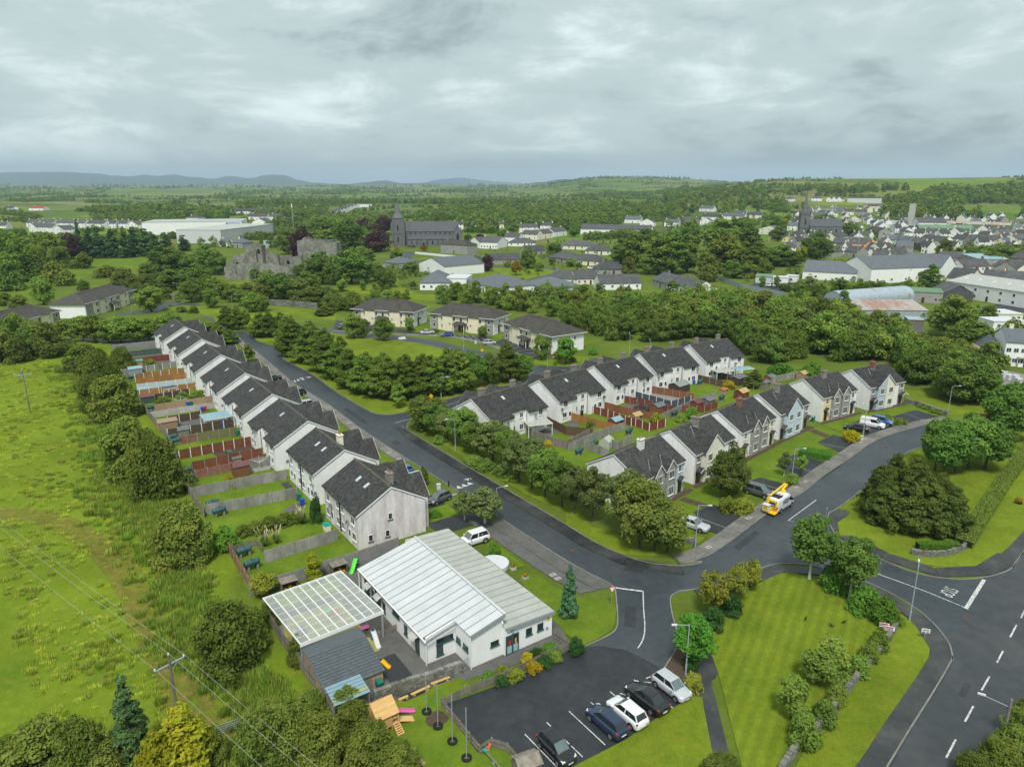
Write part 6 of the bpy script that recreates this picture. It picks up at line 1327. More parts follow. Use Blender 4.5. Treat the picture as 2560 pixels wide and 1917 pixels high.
proto('m_broad','oval',3.6,.9,9.5,70,1.1,5200,.27,'broad',.22,seeds=(1,2,3));proto('m_light','oval',3.4,.9,8.5,60,1.,4600,.26,'broad_l',.2,seeds=(1,2));proto('m_olive','dome',3.2,.2,6.5,60,.95,4600,.25,'olive',.18,seeds=(1,2));proto('m_conif','cone',2.6,.3,13,90,.85,3200,.33,'conif',.22,up=.1,squash=.6)
proto('m_copper','oval',4.5,.6,11,60,1.4,3600,.38,'copper',.28,seeds=(1,));proto('m_tall','egg',3.4,1.2,14,80,1.1,6000,.28,'broad',.24,seeds=(1,2));proto('m_gold','oval',2.6,.6,6.5,36,1.,2200,.3,'gold',.16,seeds=(1,));proto('m_amber','oval',2.4,.9,6.,34,.9,1800,.28,'amber',.14,seeds=(1,));proto('m_silver','oval',2.4,.9,6.,34,.9,1800,.28,'silver',.14,seeds=(1,))
proto('m_bush','dome',2.6,.0,3.6,36,1.,1700,.3,'haw',.12,seeds=(1,2));proto('m_dark','dome',3.4,.2,8.5,70,1.05,5200,.27,'horn',.2,seeds=(1,2));proto('m_wispy','egg',2.6,1.5,11,50,.95,1900,.3,'birch',.14,'trunk_w',seeds=(1,2))
NAME={'horn':'hornbeam_tree','maple':'maple_tree','maple2':'maple_tree','olive':'broadleaf_tree','haw':'hawthorn_bush','brown':'broadleaf_tree','birch':'birch_tree','birchd':'birch_tree','small':'young_tree','yolive':'ornamental_tree','bright':'ornamental_tree','spruce':'spruce_tree','spruced':'conifer_tree','goldcyp':'cypress_tree','goldcol':'cypress_tree','shrub':'garden_shrub','laurel':'laurel_bush','dlaurel':'laurel_bush','goldbush':'yellow_bush','ybush':'garden_shrub','m_conif':'conifer_tree','m_copper':'copper_beech','m_bush':'field_bush'}
tcount=[0]
def tree(kind,p,h,r,label,group=None,cat=None):
 i=tcount[0];tcount[0]+=1
 pr_=PROTO[kind][i%len(PROTO[kind])];nm=NAME.get(kind,'broadleaf_tree');r*=1.2 if kind in('horn','maple','maple2','olive')else 1.06
 t=Th(nm,label,cat or('bush' if 'bush' in nm or 'shrub' in nm else 'tree'),p,(i*2.399)%6.283,group,(r/pr_[2],r/pr_[2],h/pr_[3]))
 ob('trunk',pr_[1],t);ob('crown',pr_[0],t);return t
def tr(kind,k,x,y,ytop,w_,label,group=None,far=False):
 """tree whose foot is at a pixel; top pixel and crown width in pixels give its size"""
 p=T(k,x,y)if far else P(k,x,y);h=max(.6,hgt(p,k,x,ytop));r=w_*CR[k][2]*pxm(p)/2
 return tree(kind,p,h,max(.3,r),label,group)
def row(kind,k,items,what,group,start=0,far=False):
 for i,q_ in enumerate(items):
  kk=kind[i%len(kind)]if isinstance(kind,(list,tuple))else kind
  tr(q_[4]if len(q_)>4 else kk,k,*q_[:4],ordn(start+i)+' '+what,group,far)
row('horn',4,[(1440,262,20,190),(1480,300,40,230),(1590,350,90,230),(1700,410,150,230)],'dense tree from the far end of the island row','dense trees on the grass island')
row('horn',5,[(120,465,200,210),(210,515,235,220),(300,560,290,220),(400,585,300,210),(490,600,285,230),(600,600,290,220),(690,590,300,200),(790,580,270,220),(880,565,245,210),(960,550,240,200),(1050,520,270,210,'maple')],'dense tree from the far end of the island row','dense trees on the grass island',4)
row('horn',5,[(330,490,270,180),(450,500,275,180),(560,505,290,170),(720,505,285,180),(900,480,245,190),(30,330,90,190),(-60,280,50,190),(150,400,160,170),(40,400,140,180)],'dense tree in the inner line of the island, from the left','dense trees on the grass island')
tr('horn',5,1290,478,205,210,'tall dense tree at the right tip of the island');tr('maple',5,1372,465,300,190,'rounded tree at the right tip of the island');tr('brown',5,1170,505,275,150,'slim brownish tree at the right of the island');tr('small',5,547,668,500,110,'young tree alone on the grass near the road')
row(['maple','maple','maple2'],5,[(740,805,590,250,'olive'),(800,855,640,170),(880,890,700,150,'maple2'),(1000,935,670,200),(1090,985,760,190),(1195,1035,750,230),(1290,1095,820,180),(1375,1180,850,210,'maple2'),(1465,1220,880,190),(1555,1280,960,220),(1670,1345,1000,220),(1760,1398,1070,200),(1880,1445,1090,210,'maple2')],'leafy tree from the side road in the roadside row','leafy trees of the roadside row')
row('olive',99,[(1560,1345,1172,95,'maple2'),(1598,1372,1200,115),(1637,1378,1245,110),(1668,1381,1262,105)],'leafy tree from the nearest street house gable','olive trees at the road bend')
row('shrub',5,[(830,900,850,110),(1080,1040,990,160),(1150,1090,1020,150),(1260,1130,1060,130),(700,820,770,100),(1330,1170,1110,120)],'low shrub from the side road under the roadside trees','low shrubs under the roadside trees')
tr('brown',6,888,1225,838,290,'dense brownish tree in front of the second street house')
for i,q_ in enumerate([(430,1400,990,350),(560,1340,900,350),(720,1420,930,420),(640,1540,1090,440),(850,1560,1150,440),(1030,1570,1180,400),(920,1430,1050,340),(480,1490,1130,350)]):tr('brownf',11,*q_,ORD[i]+' dark tree, left to right, in the clump by the hedge','dark trees of the hedged corner clump')
row('maple',11,[(915,1052,620,270),(985,1092,680,330),(1080,1072,690,260),(1190,1032,615,330),(1332,1035,650,330),(1150,950,560,250)],'maple from the road in the group on the green','maples standing on the green')
tr('maple',11,1540,800,350,380,'big leafy maple at the right edge beyond the green');tr('m_copper',11,1440,700,540,260,'dark purple tree beside the big maple');
row('m_broad',11,[(1080,470,130,320),(1120,490,150,330),(1210,485,80,360),(1000,430,180,260),(1300,470,220,260),(1640,560,300,300),(760,330,60,260)],'big tree from the left beyond the grass plot','big trees beyond the grass plot')
tr('birchd',9,725,602,232,270,'white-trunked tree on the left of the junction lawn');tr('birchd',9,950,706,380,240,'white-trunked tree on the right of the junction lawn')
row('yolive',9,[(178,805,572,175),(300,705,552,150),(388,665,498,140)],'yellow-green tree from the left at the lawn corner','yellow-green ornamental trees')
tr('bright',8,1985,910,550,275,'bright green round tree behind the lamp post by the car park');tr('dlaurel',8,1980,940,800,130,'dark shrub under the bright green tree');tr('ybush',8,1990,1085,980,150,'brownish shrub behind the silver hatchback')
tr('small',9,620,1388,1160,190,'young tree low on the striped lawn');tr('small',9,770,1190,1005,210,'young tree in the middle of the striped lawn');tr('small',9,850,1120,938,200,'young tree near the top of the striped lawn')
row('shrub',9,[(685,1530,1370,190),(805,1410,1285,150),(880,1300,1200,120),(925,1190,1130,90),(1000,1140,1040,130),(1060,1060,960,120),(1110,1000,905,120)],'shrub from the bottom along the low lawn wall','shrubs along the low lawn wall')
tr('laurel',9,865,655,535,185,'bright laurel bush between the white trunks');tr('laurel',9,1040,780,655,190,'big bright laurel bush, upper half');tr('laurel',9,1140,840,720,180,'big bright laurel bush, lower half');tr('laurel',9,930,690,635,80,'small bright bush by the second white trunk');tr('dlaurel',9,285,790,695,140,'dark glossy bush under the yellow-green trees');tr('dlaurel',9,185,880,775,140,'dark glossy bush nearest the bright round tree');tr('haw',9,1200,850,770,90,'scruffy bush at the wall end by the signs')
tr('spruce',8,1090,560,140,170,'small pointed spruce on the corner lawn');tr('laurel',8,545,105,25,95,'round bush by the white off-roader');tr('dlaurel',8,1145,820,720,140,'dark rounded shrub at the end of the picket fence')
row(['ybush','laurel','dlaurel'],8,[(500,1020,960,110,'laurel'),(600,975,925,110,'ybush'),(780,895,830,110,'goldbush'),(850,860,800,120,'dlaurel'),(950,820,760,150,'laurel')],'shrub from the left inside the picket fence','shrubs inside the picket fence')
row(['dlaurel','ybush'],8,[(590,1055,990,110),(700,1010,945,130,'ybush'),(830,960,880,120,'goldbush'),(910,910,850,120,'dlaurel'),(990,870,815,110,'shrub')],'shrub from the left outside the picket fence','shrubs outside the picket fence')
tr('birch',5,1000,1440,1230,200,'loose birch by the road, left of the pair');tr('birch',5,1140,1460,1210,270,'loose pale birch by the road near the white off-roader');tr('brown',5,715,1195,1060,75,'slim reddish tree by the grey drive');tr('laurel',5,800,1410,1370,90,'hedge bush beside the grey hatchback')
tr('goldcol',7,958,505,322,110,'golden cone-shaped conifer by the block wall');tr('yolive',7,640,600,465,180,'yellow-green bush behind the clear canopy');tr('laurel',7,405,300,175,170,'bright green bush at the field edge');tr('goldbush',4,1045,1215,1135,95,'bright yellow bush on a concrete fence');tr('dlaurel',16,1200,1170,820,170,'dark bush at the nearest house corner')
row('haw',16,[(250,1340,1200,210),(420,1310,1150,230),(600,1250,1090,230),(780,1200,1050,220),(950,1160,1010,200)],'hedge bush from the field in the garden hedge','bushes of the garden hedge')
tr('shrub',4,715,610,550,100,'green garden shrub by the dark fence');tr('shrub',4,820,590,545,110,'flowering shrub against the white wall');tr('haw',4,580,640,580,120,'dark shrub by the green shed');tr('ybush',4,480,360,330,90,'shrub behind the dark red fence');tr('small',4,1165,348,225,95,'young tree beside the far end of the terrace');tr('horn',4,1035,218,118,130,'round dark tree beside the last terrace house')
tr('goldbush',6,890,475,425,90,'yellow-green shrub in the middle gardens');tr('laurel',6,635,680,605,100,'bright shrub in the garden by the concrete fence');tr('horn',6,1065,465,340,130,'round dark tree in the far gardens');tr('laurel',6,1250,385,310,190,'clipped laurel mass, left one, at the garden ends');tr('laurel',6,1470,385,305,200,'clipped laurel mass, right one, at the garden ends');tr('ybush',6,390,710,650,110,'shrub near the pine-roofed shed');tr('shrub',6,560,700,660,90,'small shrub by the bottom fence');tr('shrub',5,1870,800,750,60,'shrub in the orange-fenced garden');tr('goldbush',5,1575,940,890,70,'yellow bush by the grey board fence')
tr('ybush',6,885,1320,1230,130,'yellow-flowered bush left part beside the off-roader');tr('ybush',6,990,1330,1240,140,'yellow-flowered bush right part beside the off-roader');tr('goldbush',6,1735,835,760,130,'yellow-green bush by the black saloon');tr('birch',6,1270,1080,900,90,'thin bare shrub by the street lamp');tr('small',6,1385,1070,930,80,'narrow young tree by the street lamp');tr('shrub',6,1330,1130,1060,90,'low shrub at the lamp foot')
row('shrub',11,[(525,625,575,70),(590,665,620,60),(620,670,615,70),(670,670,625,50)],'rounded garden shrub from the left by the blue off-roader','rounded shrubs by the last drive');row('shrub',11,[(790,530,495,50),(840,545,505,50),(895,570,530,60),(950,580,540,60)],'shrub from the left along the rubble wall','shrubs along the rubble wall')
row('haw',10,[(330,105,0,150),(380,150,20,140),(400,200,45,170),(450,290,125,200),(480,100,10,90),(380,260,120,120),(520,520,290,210),(625,590,360,200),(580,560,330,150),(740,850,615,200)],'hawthorn from the far end along the field edge','hawthorns along the field edge')
tr('haw',7,440,1040,640,390,'big dark bush beside the clear canopy, nearest the field');tr('haw',7,560,900,680,250,'bush pressed against the canopy fence');tr('haw',7,150,390,40,330,'dark bush in the field corner by the oil tanks');tr('haw',7,690,760,620,160,'ivy-like bush on the canopy corner');tr('haw',7,880,1000,830,170,'ivy on the grey timber fence')
row('haw',7,[(620,1640,1300,320),(820,1560,1250,300),(1010,1640,1330,330),(1200,1560,1260,280),(1330,1690,1380,330),(1160,1300,1170,230),(700,1420,1240,220),(1480,1720,1500,260),(950,1320,1180,180)],'overgrown bush from the left below the play yard','overgrown bushes below the play yard')
tr('spruced',10,530,1650,1290,200,'dark pointed conifer at the bottom left');tr('goldcyp',10,740,1690,1415,260,'golden cypress at the bottom edge');tr('goldcyp',10,640,1750,1500,200,'lower golden cypress at the bottom edge')
row('haw',10,[(180,1690,1490,300),(330,1690,1480,230),(60,1700,1550,220),(840,1640,1500,120),(420,1690,1560,200)],'bush from the left along the bottom edge','bushes along the bottom edge')
row('haw',9,[(1860,1640,1450,260),(1760,1700,1490,230),(1930,1500,1330,200),(1640,1730,1590,200),(1960,1400,1240,160),(240,1740,1600,250)],'roadside bush at the lower right corner','roadside bushes at the lower right')
def hedge(label,pts,w_,h,leaf,n,name='clipped_hedge'):
 pts=[Vector((p[0],p[1],0))for p in pts];o=pts[0];t=Th(name,label,'hedge',o);g=np.random.default_rng(9);C=[];core=MB();tot=sum((b-a).length for a,b in zip(pts,pts[1:]))
 V_,F_,LC=[],[],[]
 for a,b in zip(pts,pts[1:]):
  d=b-a;u=d.normalized();nn=Vector((-u.y,u.x,0));m=int(n*d.length/tot)
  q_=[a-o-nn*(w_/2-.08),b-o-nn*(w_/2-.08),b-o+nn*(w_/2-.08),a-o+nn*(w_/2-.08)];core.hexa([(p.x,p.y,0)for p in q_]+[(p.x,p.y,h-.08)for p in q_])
  for i in range(m):
   s=g.random()*d.length;f_=g.random();tt=(w_+2*h)*f_
   if tt<h:off,z,nv=-w_/2,tt,-nn
   elif tt<h+w_:off,z,nv=tt-h-w_/2,h,Vector((0,0,1))
   else:off,z,nv=w_/2,tt-h-w_,nn
   p=a-o+u*s+nn*off+Vector((0,0,z))+nv*float(g.normal()*.035);C.append((p,nv))
 k=len(C);P_=np.array([c[0][:]for c in C]);Nn=np.array([c[1][:]for c in C])+.5*g.normal(size=(k,3));Nn/=np.linalg.norm(Nn,axis=1)[:,None]
 t_=g.normal(size=(k,3));t_-=(t_*Nn).sum(1)[:,None]*Nn;t_/=np.linalg.norm(t_,axis=1)[:,None];b_=np.cross(Nn,t_);s=.1*(.6+.8*g.random(k))[:,None]
 v=np.stack([P_-t_*s,P_+b_*s*.6,P_+t_*s,P_-b_*s*.6],1)
 me=bpy.data.meshes.new('foliage');me.from_pydata(v.reshape(-1,3).tolist(),[],np.arange(k*4).reshape(-1,4).tolist());a_=me.attributes.new('lc','FLOAT','POINT');a_.data.foreach_set('value',np.repeat(g.random(k),4).astype(np.float32));me.materials.append(LF[leaf]);me.update()
 ob('foliage',me,t);ob('stems',core.data('stems',M.dk_green),t);return t
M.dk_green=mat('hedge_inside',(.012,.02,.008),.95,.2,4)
hedge('long clipped pale green hedge beside the public road',[P(9,1330,440),P(9,1560,440)],1.,1.1,'laurel',9000)
hedge('wide flat-topped hedge running up to the right edge',[P(9,1590,420),P(11,1240,1540),P(11,1500,1140),P(11,1720,850)],2.,1.,'broad_l',26000)
hedge('clipped box hedge on the street lawns',[P(6,1380,925),P(6,1590,960)],2.4,1.,'laurel',9000)
# -- buildings in the middle distance and the town
def hip_roof(L,D,e,rise,ov=.35,t=.12):
 """hipped roof over x 0..L, y 0..D"""
 mb=MB();r=min(L,D)/2;x0,x1,y0,y1=-ov,L+ov,-ov,D+ov;zt=e+rise
 a=[(x0,y0,e),(x1,y0,e),(x1,y1,e),(x0,y1,e)]
 if L>=D:R1,R2=(r,D/2,zt),(L-r,D/2,zt)
 else:R1,R2=(L/2,r,zt),(L/2,D-r,zt)
 if L>=D:fs=[(a[0],a[1],R2,R1),(a[1],a[2],R2),(a[2],a[3],R1,R2),(a[3],a[0],R1)]
 else:fs=[(a[0],a[1],R1),(a[1],a[2],R2,R1),(a[2],a[3],R2),(a[3],a[0],R1,R2)]
 for f in fs:mb.face(f)
 b=[(p[0],p[1],p[2]-t)for p in a]
 for i in range(4):j=(i+1)%4;mb.face([b[i],b[j],a[j],a[i]])
 mb.face(b[::-1]);return mb
def win_far(w_,h,fm):
 return C_(('wfar',w_,h,fm),lambda:MB().box(-w_/2,-.04,-h/2,w_/2,.02,h/2,0).box(-w_/2+.09,-.055,-h/2+.09,-.03,-.03,h/2-.09,1).box(.03,-.055,-h/2+.09,w_/2-.09,-.03,h/2-.09,1).data('window',[M[fm],M.glass]))
def bld(label,k,a,b,depth,eave,rise,roof='gable',wall='render_white',rm='slate',win=3,st=1,chim=(),cat='house',name='house',group=None,fm='white',door_=True,winb=1,chm='render_pale',sky=0,par=0.):
 """a-b is the foot of the wall that faces us (left to right); the building runs back by depth"""
 p0,p1=T(k,*a),T(k,*b);d=p1-p0;d.z=0;L=d.length;ang=atan2(d.y,d.x);z0=min(p0.z,p1.z)
 t=Th(name,label,cat,(p0.x,p0.y,z0),ang,group);lo=-2. if z0>.5 else 0
 o=.25;mats=M[rm]
 if roof=='hip':
  ob('wall',MB().box(0,0,lo,L,depth,eave).data('wall',M[wall]),t);rf=ob('roof',hip_roof(L,depth,eave,rise).data('roof',mats),t)
 elif roof=='gable':
  ob('wall',MB().prism([(0,lo),(depth,lo),(depth,eave),(depth/2,eave+rise),(0,eave)],0,L,axis='x').data('wall',M[wall]),t)
  mb=MB();s=rise/(depth/2)
  for y0,y1,z0_,z1 in((-o,depth/2,eave-s*o,eave+rise),(depth/2,depth+o,eave+rise,eave-s*o)):
   mb.hexa([(-par-.12,y0,z0_+.02),(L+.12,y0,z0_+.02),(L+.12,y1,z1+.02),(-.12-par,y1,z1+.02),(-.12-par,y0,z0_+.16),(L+.12,y0,z0_+.16),(L+.12,y1,z1+.16),(-.12-par,y1,z1+.16)])
  rf=ob('roof',mb.data('roof',mats),t)
 elif roof=='gable_x':
  ob('wall',MB().prism([(0,lo),(L,lo),(L,eave),(L/2,eave+rise),(0,eave)],0,depth,axis='y').data('wall',M[wall]),t)
  mb=MB();s=rise/(L/2)
  for x0,x1,z0_,z1 in((-o,L/2,eave-s*o,eave+rise),(L/2,L+o,eave+rise,eave-s*o)):
   mb.hexa([(x0,-.15,z0_+.02),(x1,-.15,z1+.02),(x1,depth+.15,z1+.02),(x0,depth+.15,z0_+.02),(x0,-.15,z0_+.16),(x1,-.15,z1+.16),(x1,depth+.15,z1+.16),(x0,depth+.15,z0_+.16)])
  rf=ob('roof',mb.data('roof',mats),t)
 elif roof=='mono':
  ob('wall',MB().prism([(0,lo),(depth,lo),(depth,eave+rise),(0,eave)],0,L,axis='x').data('wall',M[wall]),t)
  rf=ob('roof',MB().hexa([(-.2,-.2,eave),(L+.2,-.2,eave),(L+.2,depth+.2,eave+rise),(-.2,depth+.2,eave+rise),(-.2,-.2,eave+.15),(L+.2,-.2,eave+.15),(L+.2,depth+.2,eave+rise+.15),(-.2,depth+.2,eave+rise+.15)]).data('roof',mats),t)
 else:
  ob('wall',MB().box(0,0,lo,L,depth,eave).data('wall',M[wall]),t);rf=ob('roof',MB().box(-.15,-.15,eave,L+.15,depth+.15,eave+.3).data('roof',mats),t)
 for u in chim:
  if roof=='gable_x':lc=(L/2,depth*u,eave+rise-.2)
  else:lc=(L*u,depth/2,eave+rise-.2)
  c=ob('chimney',C_(('chf',chm),lambda:MB().box(-.45,-.4,-.8,.45,.4,1.2).box(-.52,-.47,1.2,.52,.47,1.32).data('chimney',M[chm])),t,lc);ob('pot',C_('potf',lambda:MB().tube((0,0,1.3),(0,0,1.7),.14,.11,7).data('pot',M.brick)),c)
 h_=1.2
 for s in range(st):
  z=1.6+s*2.7
  for i in range(win):
   if door_ and s==0 and i==win//2 and win>1:
    ob('door',C_('doorf',lambda:MB().box(-.5,-.05,0,.5,.02,2.1).data('door',M.door_dark)),t,(L*(i+.5)/win,0,.05));continue
   ob('window',win_far(1.2,h_,fm),t,(L*(i+.5)/win,-.01,z))
  for i in range(winb):
   y=depth*(i+.5)/max(1,winb)
   ob('window',win_far(.9,h_,fm),t,(L+.01,y,z),R(90));ob('window',win_far(.9,h_,fm),t,(-.01,y,z),R(-90))
 for i in range(sky):
  u=(i+.5)/sky;zz=eave+rise*.5+.17
  ob('rooflight',C_(('skyl',round(rise/depth,2)),lambda:MB().box(-.5,-1.2,0,.5,1.2,.06).data('rooflight',M.steel_lt)),rf,(L*u,depth*.25,zz),rot=(atan2(rise,depth/2),0,0))
 return t
def apt(label,fl,fr,depth,seed=0,group='cream apartment blocks'):
 a,b=Vector((*fl,0)),Vector((*fr,0));d=b-a;L=d.length;t=Th('apartment_block',label,'apartment block',a,atan2(d.y,d.x),group)
 e,rs_=5.2,3.1
 ob('wall',MB().box(.3,.3,0,L-.3,depth-.3,e).data('wall',M.render_white),t)
 ob('front_wall',MB().box(L*.14,.2,0,L*.86,.297,e).data('front_wall',M.render_cream),t)
 for u in(.5,.02):
  x0=L*(.02 if u<.1 else .86);ob('stone_panel',C_(('stp',round(L,1)),lambda:MB().box(0,.15,0,L*.12,.29,e).data('stone_panel',M.stone_face)),t,(x0,0,0))
 for u in(.3,.7):ob('bay_wall',C_(('bayw',round(L,1)),lambda:MB().box(-1.9,-.35,0,1.9,.19,e).data('bay_wall',M.render_cream)),t,(L*u,0,0))
 rf=ob('roof',hip_roof(L,depth,e,rs_,.4).data('roof',M.tile_b),t)
 al=atan2(rs_,depth/2);
 mb=MB();r=depth/2;s_=(depth/2+.4)/cos(al)
 tiles(mb,(-.4,depth/2,e+rs_+.02),(1,0,0),(0,-cos(al),-sin(al)),L+.8,s_,.5,.42,seed,.03,lambda u,v:(v/s_)*(r+.4)>(r+.4)-min(u,L+.8-u)+.15)
 be=atan2(rs_,r)
 tiles(mb,(L-r,-.4,e+rs_+.02),(0,1,0),(cos(be),0,-sin(be)),depth+.8,s_,.5,.42,seed+1,.03,lambda u,v:(v/s_)*(r+.4)>abs(u-(depth+.8)/2)+.15)
 ob('roof_tiles',mb.data('roof_tiles',M.tile_b),rf,kind='stuff')
 for u in(.3,.7):
  g=ob('roof_gablet',C_('agab',lambda:MB().hexa([(-2.1,-.75,e+.02),(2.1,-.75,e+.02),(2.1,2.8,e+.02),(-2.1,2.8,e+.02),(-2.1,-.75,e+.06),(2.1,-.75,e+.06),(.05,3.6,e+2.45),(-.05,3.6,e+2.45)]).data('roof_gablet',M.tile_b)),t,(L*u,0,0))
 ob('gutter',MB().box(-.42,-.5,e-.12,L+.42,-.4,e+.02).box(L+.4,-.4,e-.12,L+.5,depth+.4,e+.02).data('gutter',M.white),t)
 for i,u in enumerate((.08,.22,.38,.5,.62,.78,.92)):
  bay=u in(.22,.38,.62,.78);D=.36 if u in(.22,.38,.62,.78)and abs(abs(u-.5)-.2)<.09 else-.14 if .14<u<.86 else-.1
  yy=.36 if(abs(u-.3)*L<1.8 or abs(u-.7)*L<1.8)else(-.19 if .14<u<.86 else-.14)
  window(t,'f',L*u,3.85,yy,1.5 if bay else .9,1.2,3 if bay else 1)
  if i not in(3,):window(t,'f',L*u,1.45,yy,1.5 if bay else .9,1.25,3 if bay else 1)
 pr=ob('porch_roof',C_('aporch',lambda:hip_roof(4.2,1.8,2.6,.9,.2).data('porch_roof',M.tile_b)),t,(L*.5-2.1,-1.6,0))
 for x in(-1.9,1.9):ob('post',C_('apost',lambda:MB().box(-.08,-.08,0,.08,.08,2.6).data('post',M.white)),t,(L*.5+x,-1.45,0))
 door(t,'f',L*.5-.6,-.18,'door_dark');door(t,'f',L*.5+.6,-.18,'door_dark')
 for y in(depth*.4,depth*.7):window(t,'R',y,3.8,L-.285,.7,1.,1);
 door(t,'R',depth*.35,L-.285,'door_dark');ob('porch_roof',C_('aporch2',lambda:MB().prism([(-.7,2.3),(.7,2.3),(0,2.95)],0,.9,axis='x').data('porch_roof',M.tile_b)),t,(L-.28,depth*.35,0))
 for j,(x,z)in enumerate(((L*.34,2.6),(L*.66,2.6),(L*.88,3.))):ob('satellite_dish',C_('dish',dish_mesh),t,(x,-.35,z),rot=(R(58),0,R(15)))
 ob('satellite_dish',C_('dish',dish_mesh),t,(L+.2,depth*.5,4.2),rot=(R(58),0,R(100)))
 return t
apt('cream apartment block farthest left by the green',(-54.84,241.),(-32.7,233.9),11.,1);apt('middle cream apartment block with the damaged ridge tiles',(-27.5,232.4),(-5.7,221.1),10.6,2);apt('cream apartment block nearest the middle row of houses',(-2.9,215.1),(11.1,194.5),12.2,3)
apt('pale apartment block at the far left behind the trees',(-151.8,250.7),(-152.8,287.4),12.9,4);apt('pale apartment block cut by the left edge',(-153.6,209.9),(-152.1,237.1),12.5,5)
cs=Th('castle_ruin','roofless grey stone castle ruin among the trees','castle',P(12,832,445))
c0=P(12,832,445);crg=random.Random(3)
def ruin(name,ybase,xs,tops,th=2.2,back=0.):
 mb=MB();pts=[]
 for i in range(len(xs)-1):
  n=max(1,int((xs[i+1]-xs[i])/9))
  for j in range(n):t_=j/n;pts.append((xs[i]+(xs[i+1]-xs[i])*t_,tops[i]+(tops[i+1]-tops[i])*t_))
 pts.append((xs[-1],tops[-1]))
 for(xa,ta),(xb,tb)in zip(pts,pts[1:]):
  p,q_=P(12,xa,ybase)-c0,P(12,xb,ybase)-c0;h_=max(1,hgt(P(12,xa,ybase),12,xa,(ta+tb)/2))+crg.uniform(-.35,.35)
  h2_=h_-crg.uniform(0,.8)
  mb.hexa([(p.x,p.y,-.2),(q_.x,q_.y,-.2),(q_.x,q_.y+th,-.2),(p.x,p.y+th,-.2),(p.x,p.y,h_),(q_.x,q_.y,h_),(q_.x,q_.y+th,h2_),(p.x,p.y+th,h2_)])
 ob(name,mb.data(name,M.stone_castle),cs)
M.stone_castle=mat('castle_stone',(.25,.245,.22),.95,.35,.8,(.12,.125,.085),.75,.22,(1,1,.6),bump=.6,bscale=2.2,detail=8)
ruin('curtain_wall',445,[832,900,1000,1080,1150,1250,1390,1440],[338,328,308,303,312,320,350,360]);ruin('curtain_wall',405,[845,870,920,1000,1090],[318,300,250,235,222],3);ruin('tower',402,[1015,1050,1090,1140],[185,175,168,170],6);ruin('curtain_wall',395,[1140,1190,1250,1262],[222,222,230,262]);ruin('curtain_wall',375,[1250,1320,1405],[258,255,255]);ruin('keep',372,[1415,1450,1470,1540,1600,1700,1725],[130,132,108,130,125,145,155],10);ruin('tower',400,[1380,1400,1440],[268,262,240],4);ruin('curtain_wall',385,[1440,1500,1560],[222,215,230],3)
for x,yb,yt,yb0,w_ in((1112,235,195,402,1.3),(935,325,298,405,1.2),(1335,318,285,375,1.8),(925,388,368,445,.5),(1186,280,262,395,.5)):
 p=P(12,x,yb0);za,zb=hgt(p,12,x,yb),hgt(p,12,x,yt);ob('opening_shadow',MB().prism([(-w_/2,za),(w_/2,za),(w_/2,zb-w_/2),(0,zb),(-w_/2,zb-w_/2)],-.05,.3,axis='y').data('opening_shadow',M.black),cs,p-c0)  # black blocks on the solid wall; their colour stands in for shade in openings
stone_wall('long grey estate wall below the castle',pl(12,(1140,640),(1300,648),(1560,672)),2.2,.5,seed=7,size=.6);stone_wall('grey estate wall by the far lane',pl(12,(380,590),(520,600),(640,605),(740,630)),2.,.5,seed=8,size=.6)
M.slate_ch=mat('church_slate',(.075,.08,.088),.7,.12,.8,(.1,.1,.1),.4,.3)
ch=P(2,485,528);H_=Th('church','large dark stone church with a slender broach spire','church',ch,R(4))
tw=4.2
ob('tower',MB().box(-tw,-tw,0,tw,tw,21.4).box(-tw-.3,-tw-.3,9.5,tw+.3,tw+.3,10.1).box(-tw-.3,-tw-.3,20.9,tw+.3,tw+.3,21.6).data('tower',M.stone_church),H_)
for sx in(-1,1):
 for sy in(-1,1):ob('buttress',C_('butt',lambda:MB().box(-.8,-.8,0,.8,.8,17).prism([(-.8,17),(.8,17),(0,19)],-.8,.8,axis='y').data('buttress',M.stone_church)),H_,(sx*(tw+.2),sy*(tw+.2),0));
ob('spire',MB().lathe([(4.4,21.5),(2.5,24.4),(.15,34.4),(0,34.5)],8).data('spire',M.stone_church),H_);ob('finial',MB().box(-.06,-.06,34,.06,.06,35.8).box(-.4,-.05,35.1,.4,.05,35.25).data('finial',M.gutter),H_)
nx0,nL,nW=5.5,41.,13.
ob('nave',MB().prism([(0,0),(nW,0),(nW,11),(nW/2,18.2),(0,11)],nx0,nx0+nL,axis='x').data('nave',M.stone_church),H_);rf=MB()
for y0,y1,a_,b_ in((-.3,nW/2,10.7,18.25),(nW/2,nW+.3,18.25,10.7)):rf.hexa([(nx0-.1,y0,a_),(nx0+nL+.1,y0,a_),(nx0+nL+.1,y1,b_),(nx0-.1,y1,b_),(nx0-.1,y0,a_+.2),(nx0+nL+.1,y0,a_+.2),(nx0+nL+.1,y1,b_+.2),(nx0-.1,y1,b_+.2)])
ob('roof',rf.data('roof',M.slate_ch),H_)
ob('aisle',MB().prism([(-6,0),(0,0),(0,8.2),(-6,5.4)],nx0+2,nx0+nL-4,axis='x').data('aisle',M.stone_church),H_);ob('aisle_roof',MB().hexa([(nx0+1.8,-6.3,5.3),(nx0+nL-3.8,-6.3,5.3),(nx0+nL-3.8,0,8.3),(nx0+1.8,0,8.3),(nx0+1.8,-6.3,5.5),(nx0+nL-3.8,-6.3,5.5),(nx0+nL-3.8,0,8.5),(nx0+1.8,0,8.5)]).data('aisle_roof',M.slate_ch),H_)
ob('transept',MB().prism([(nx0+nL-4,0),(nx0+nL+3,0),(nx0+nL+3,9),(nx0+nL-.5,15.5),(nx0+nL-4,9)],-9,8,axis='y').data('transept',M.stone_church),H_)
mb=MB()
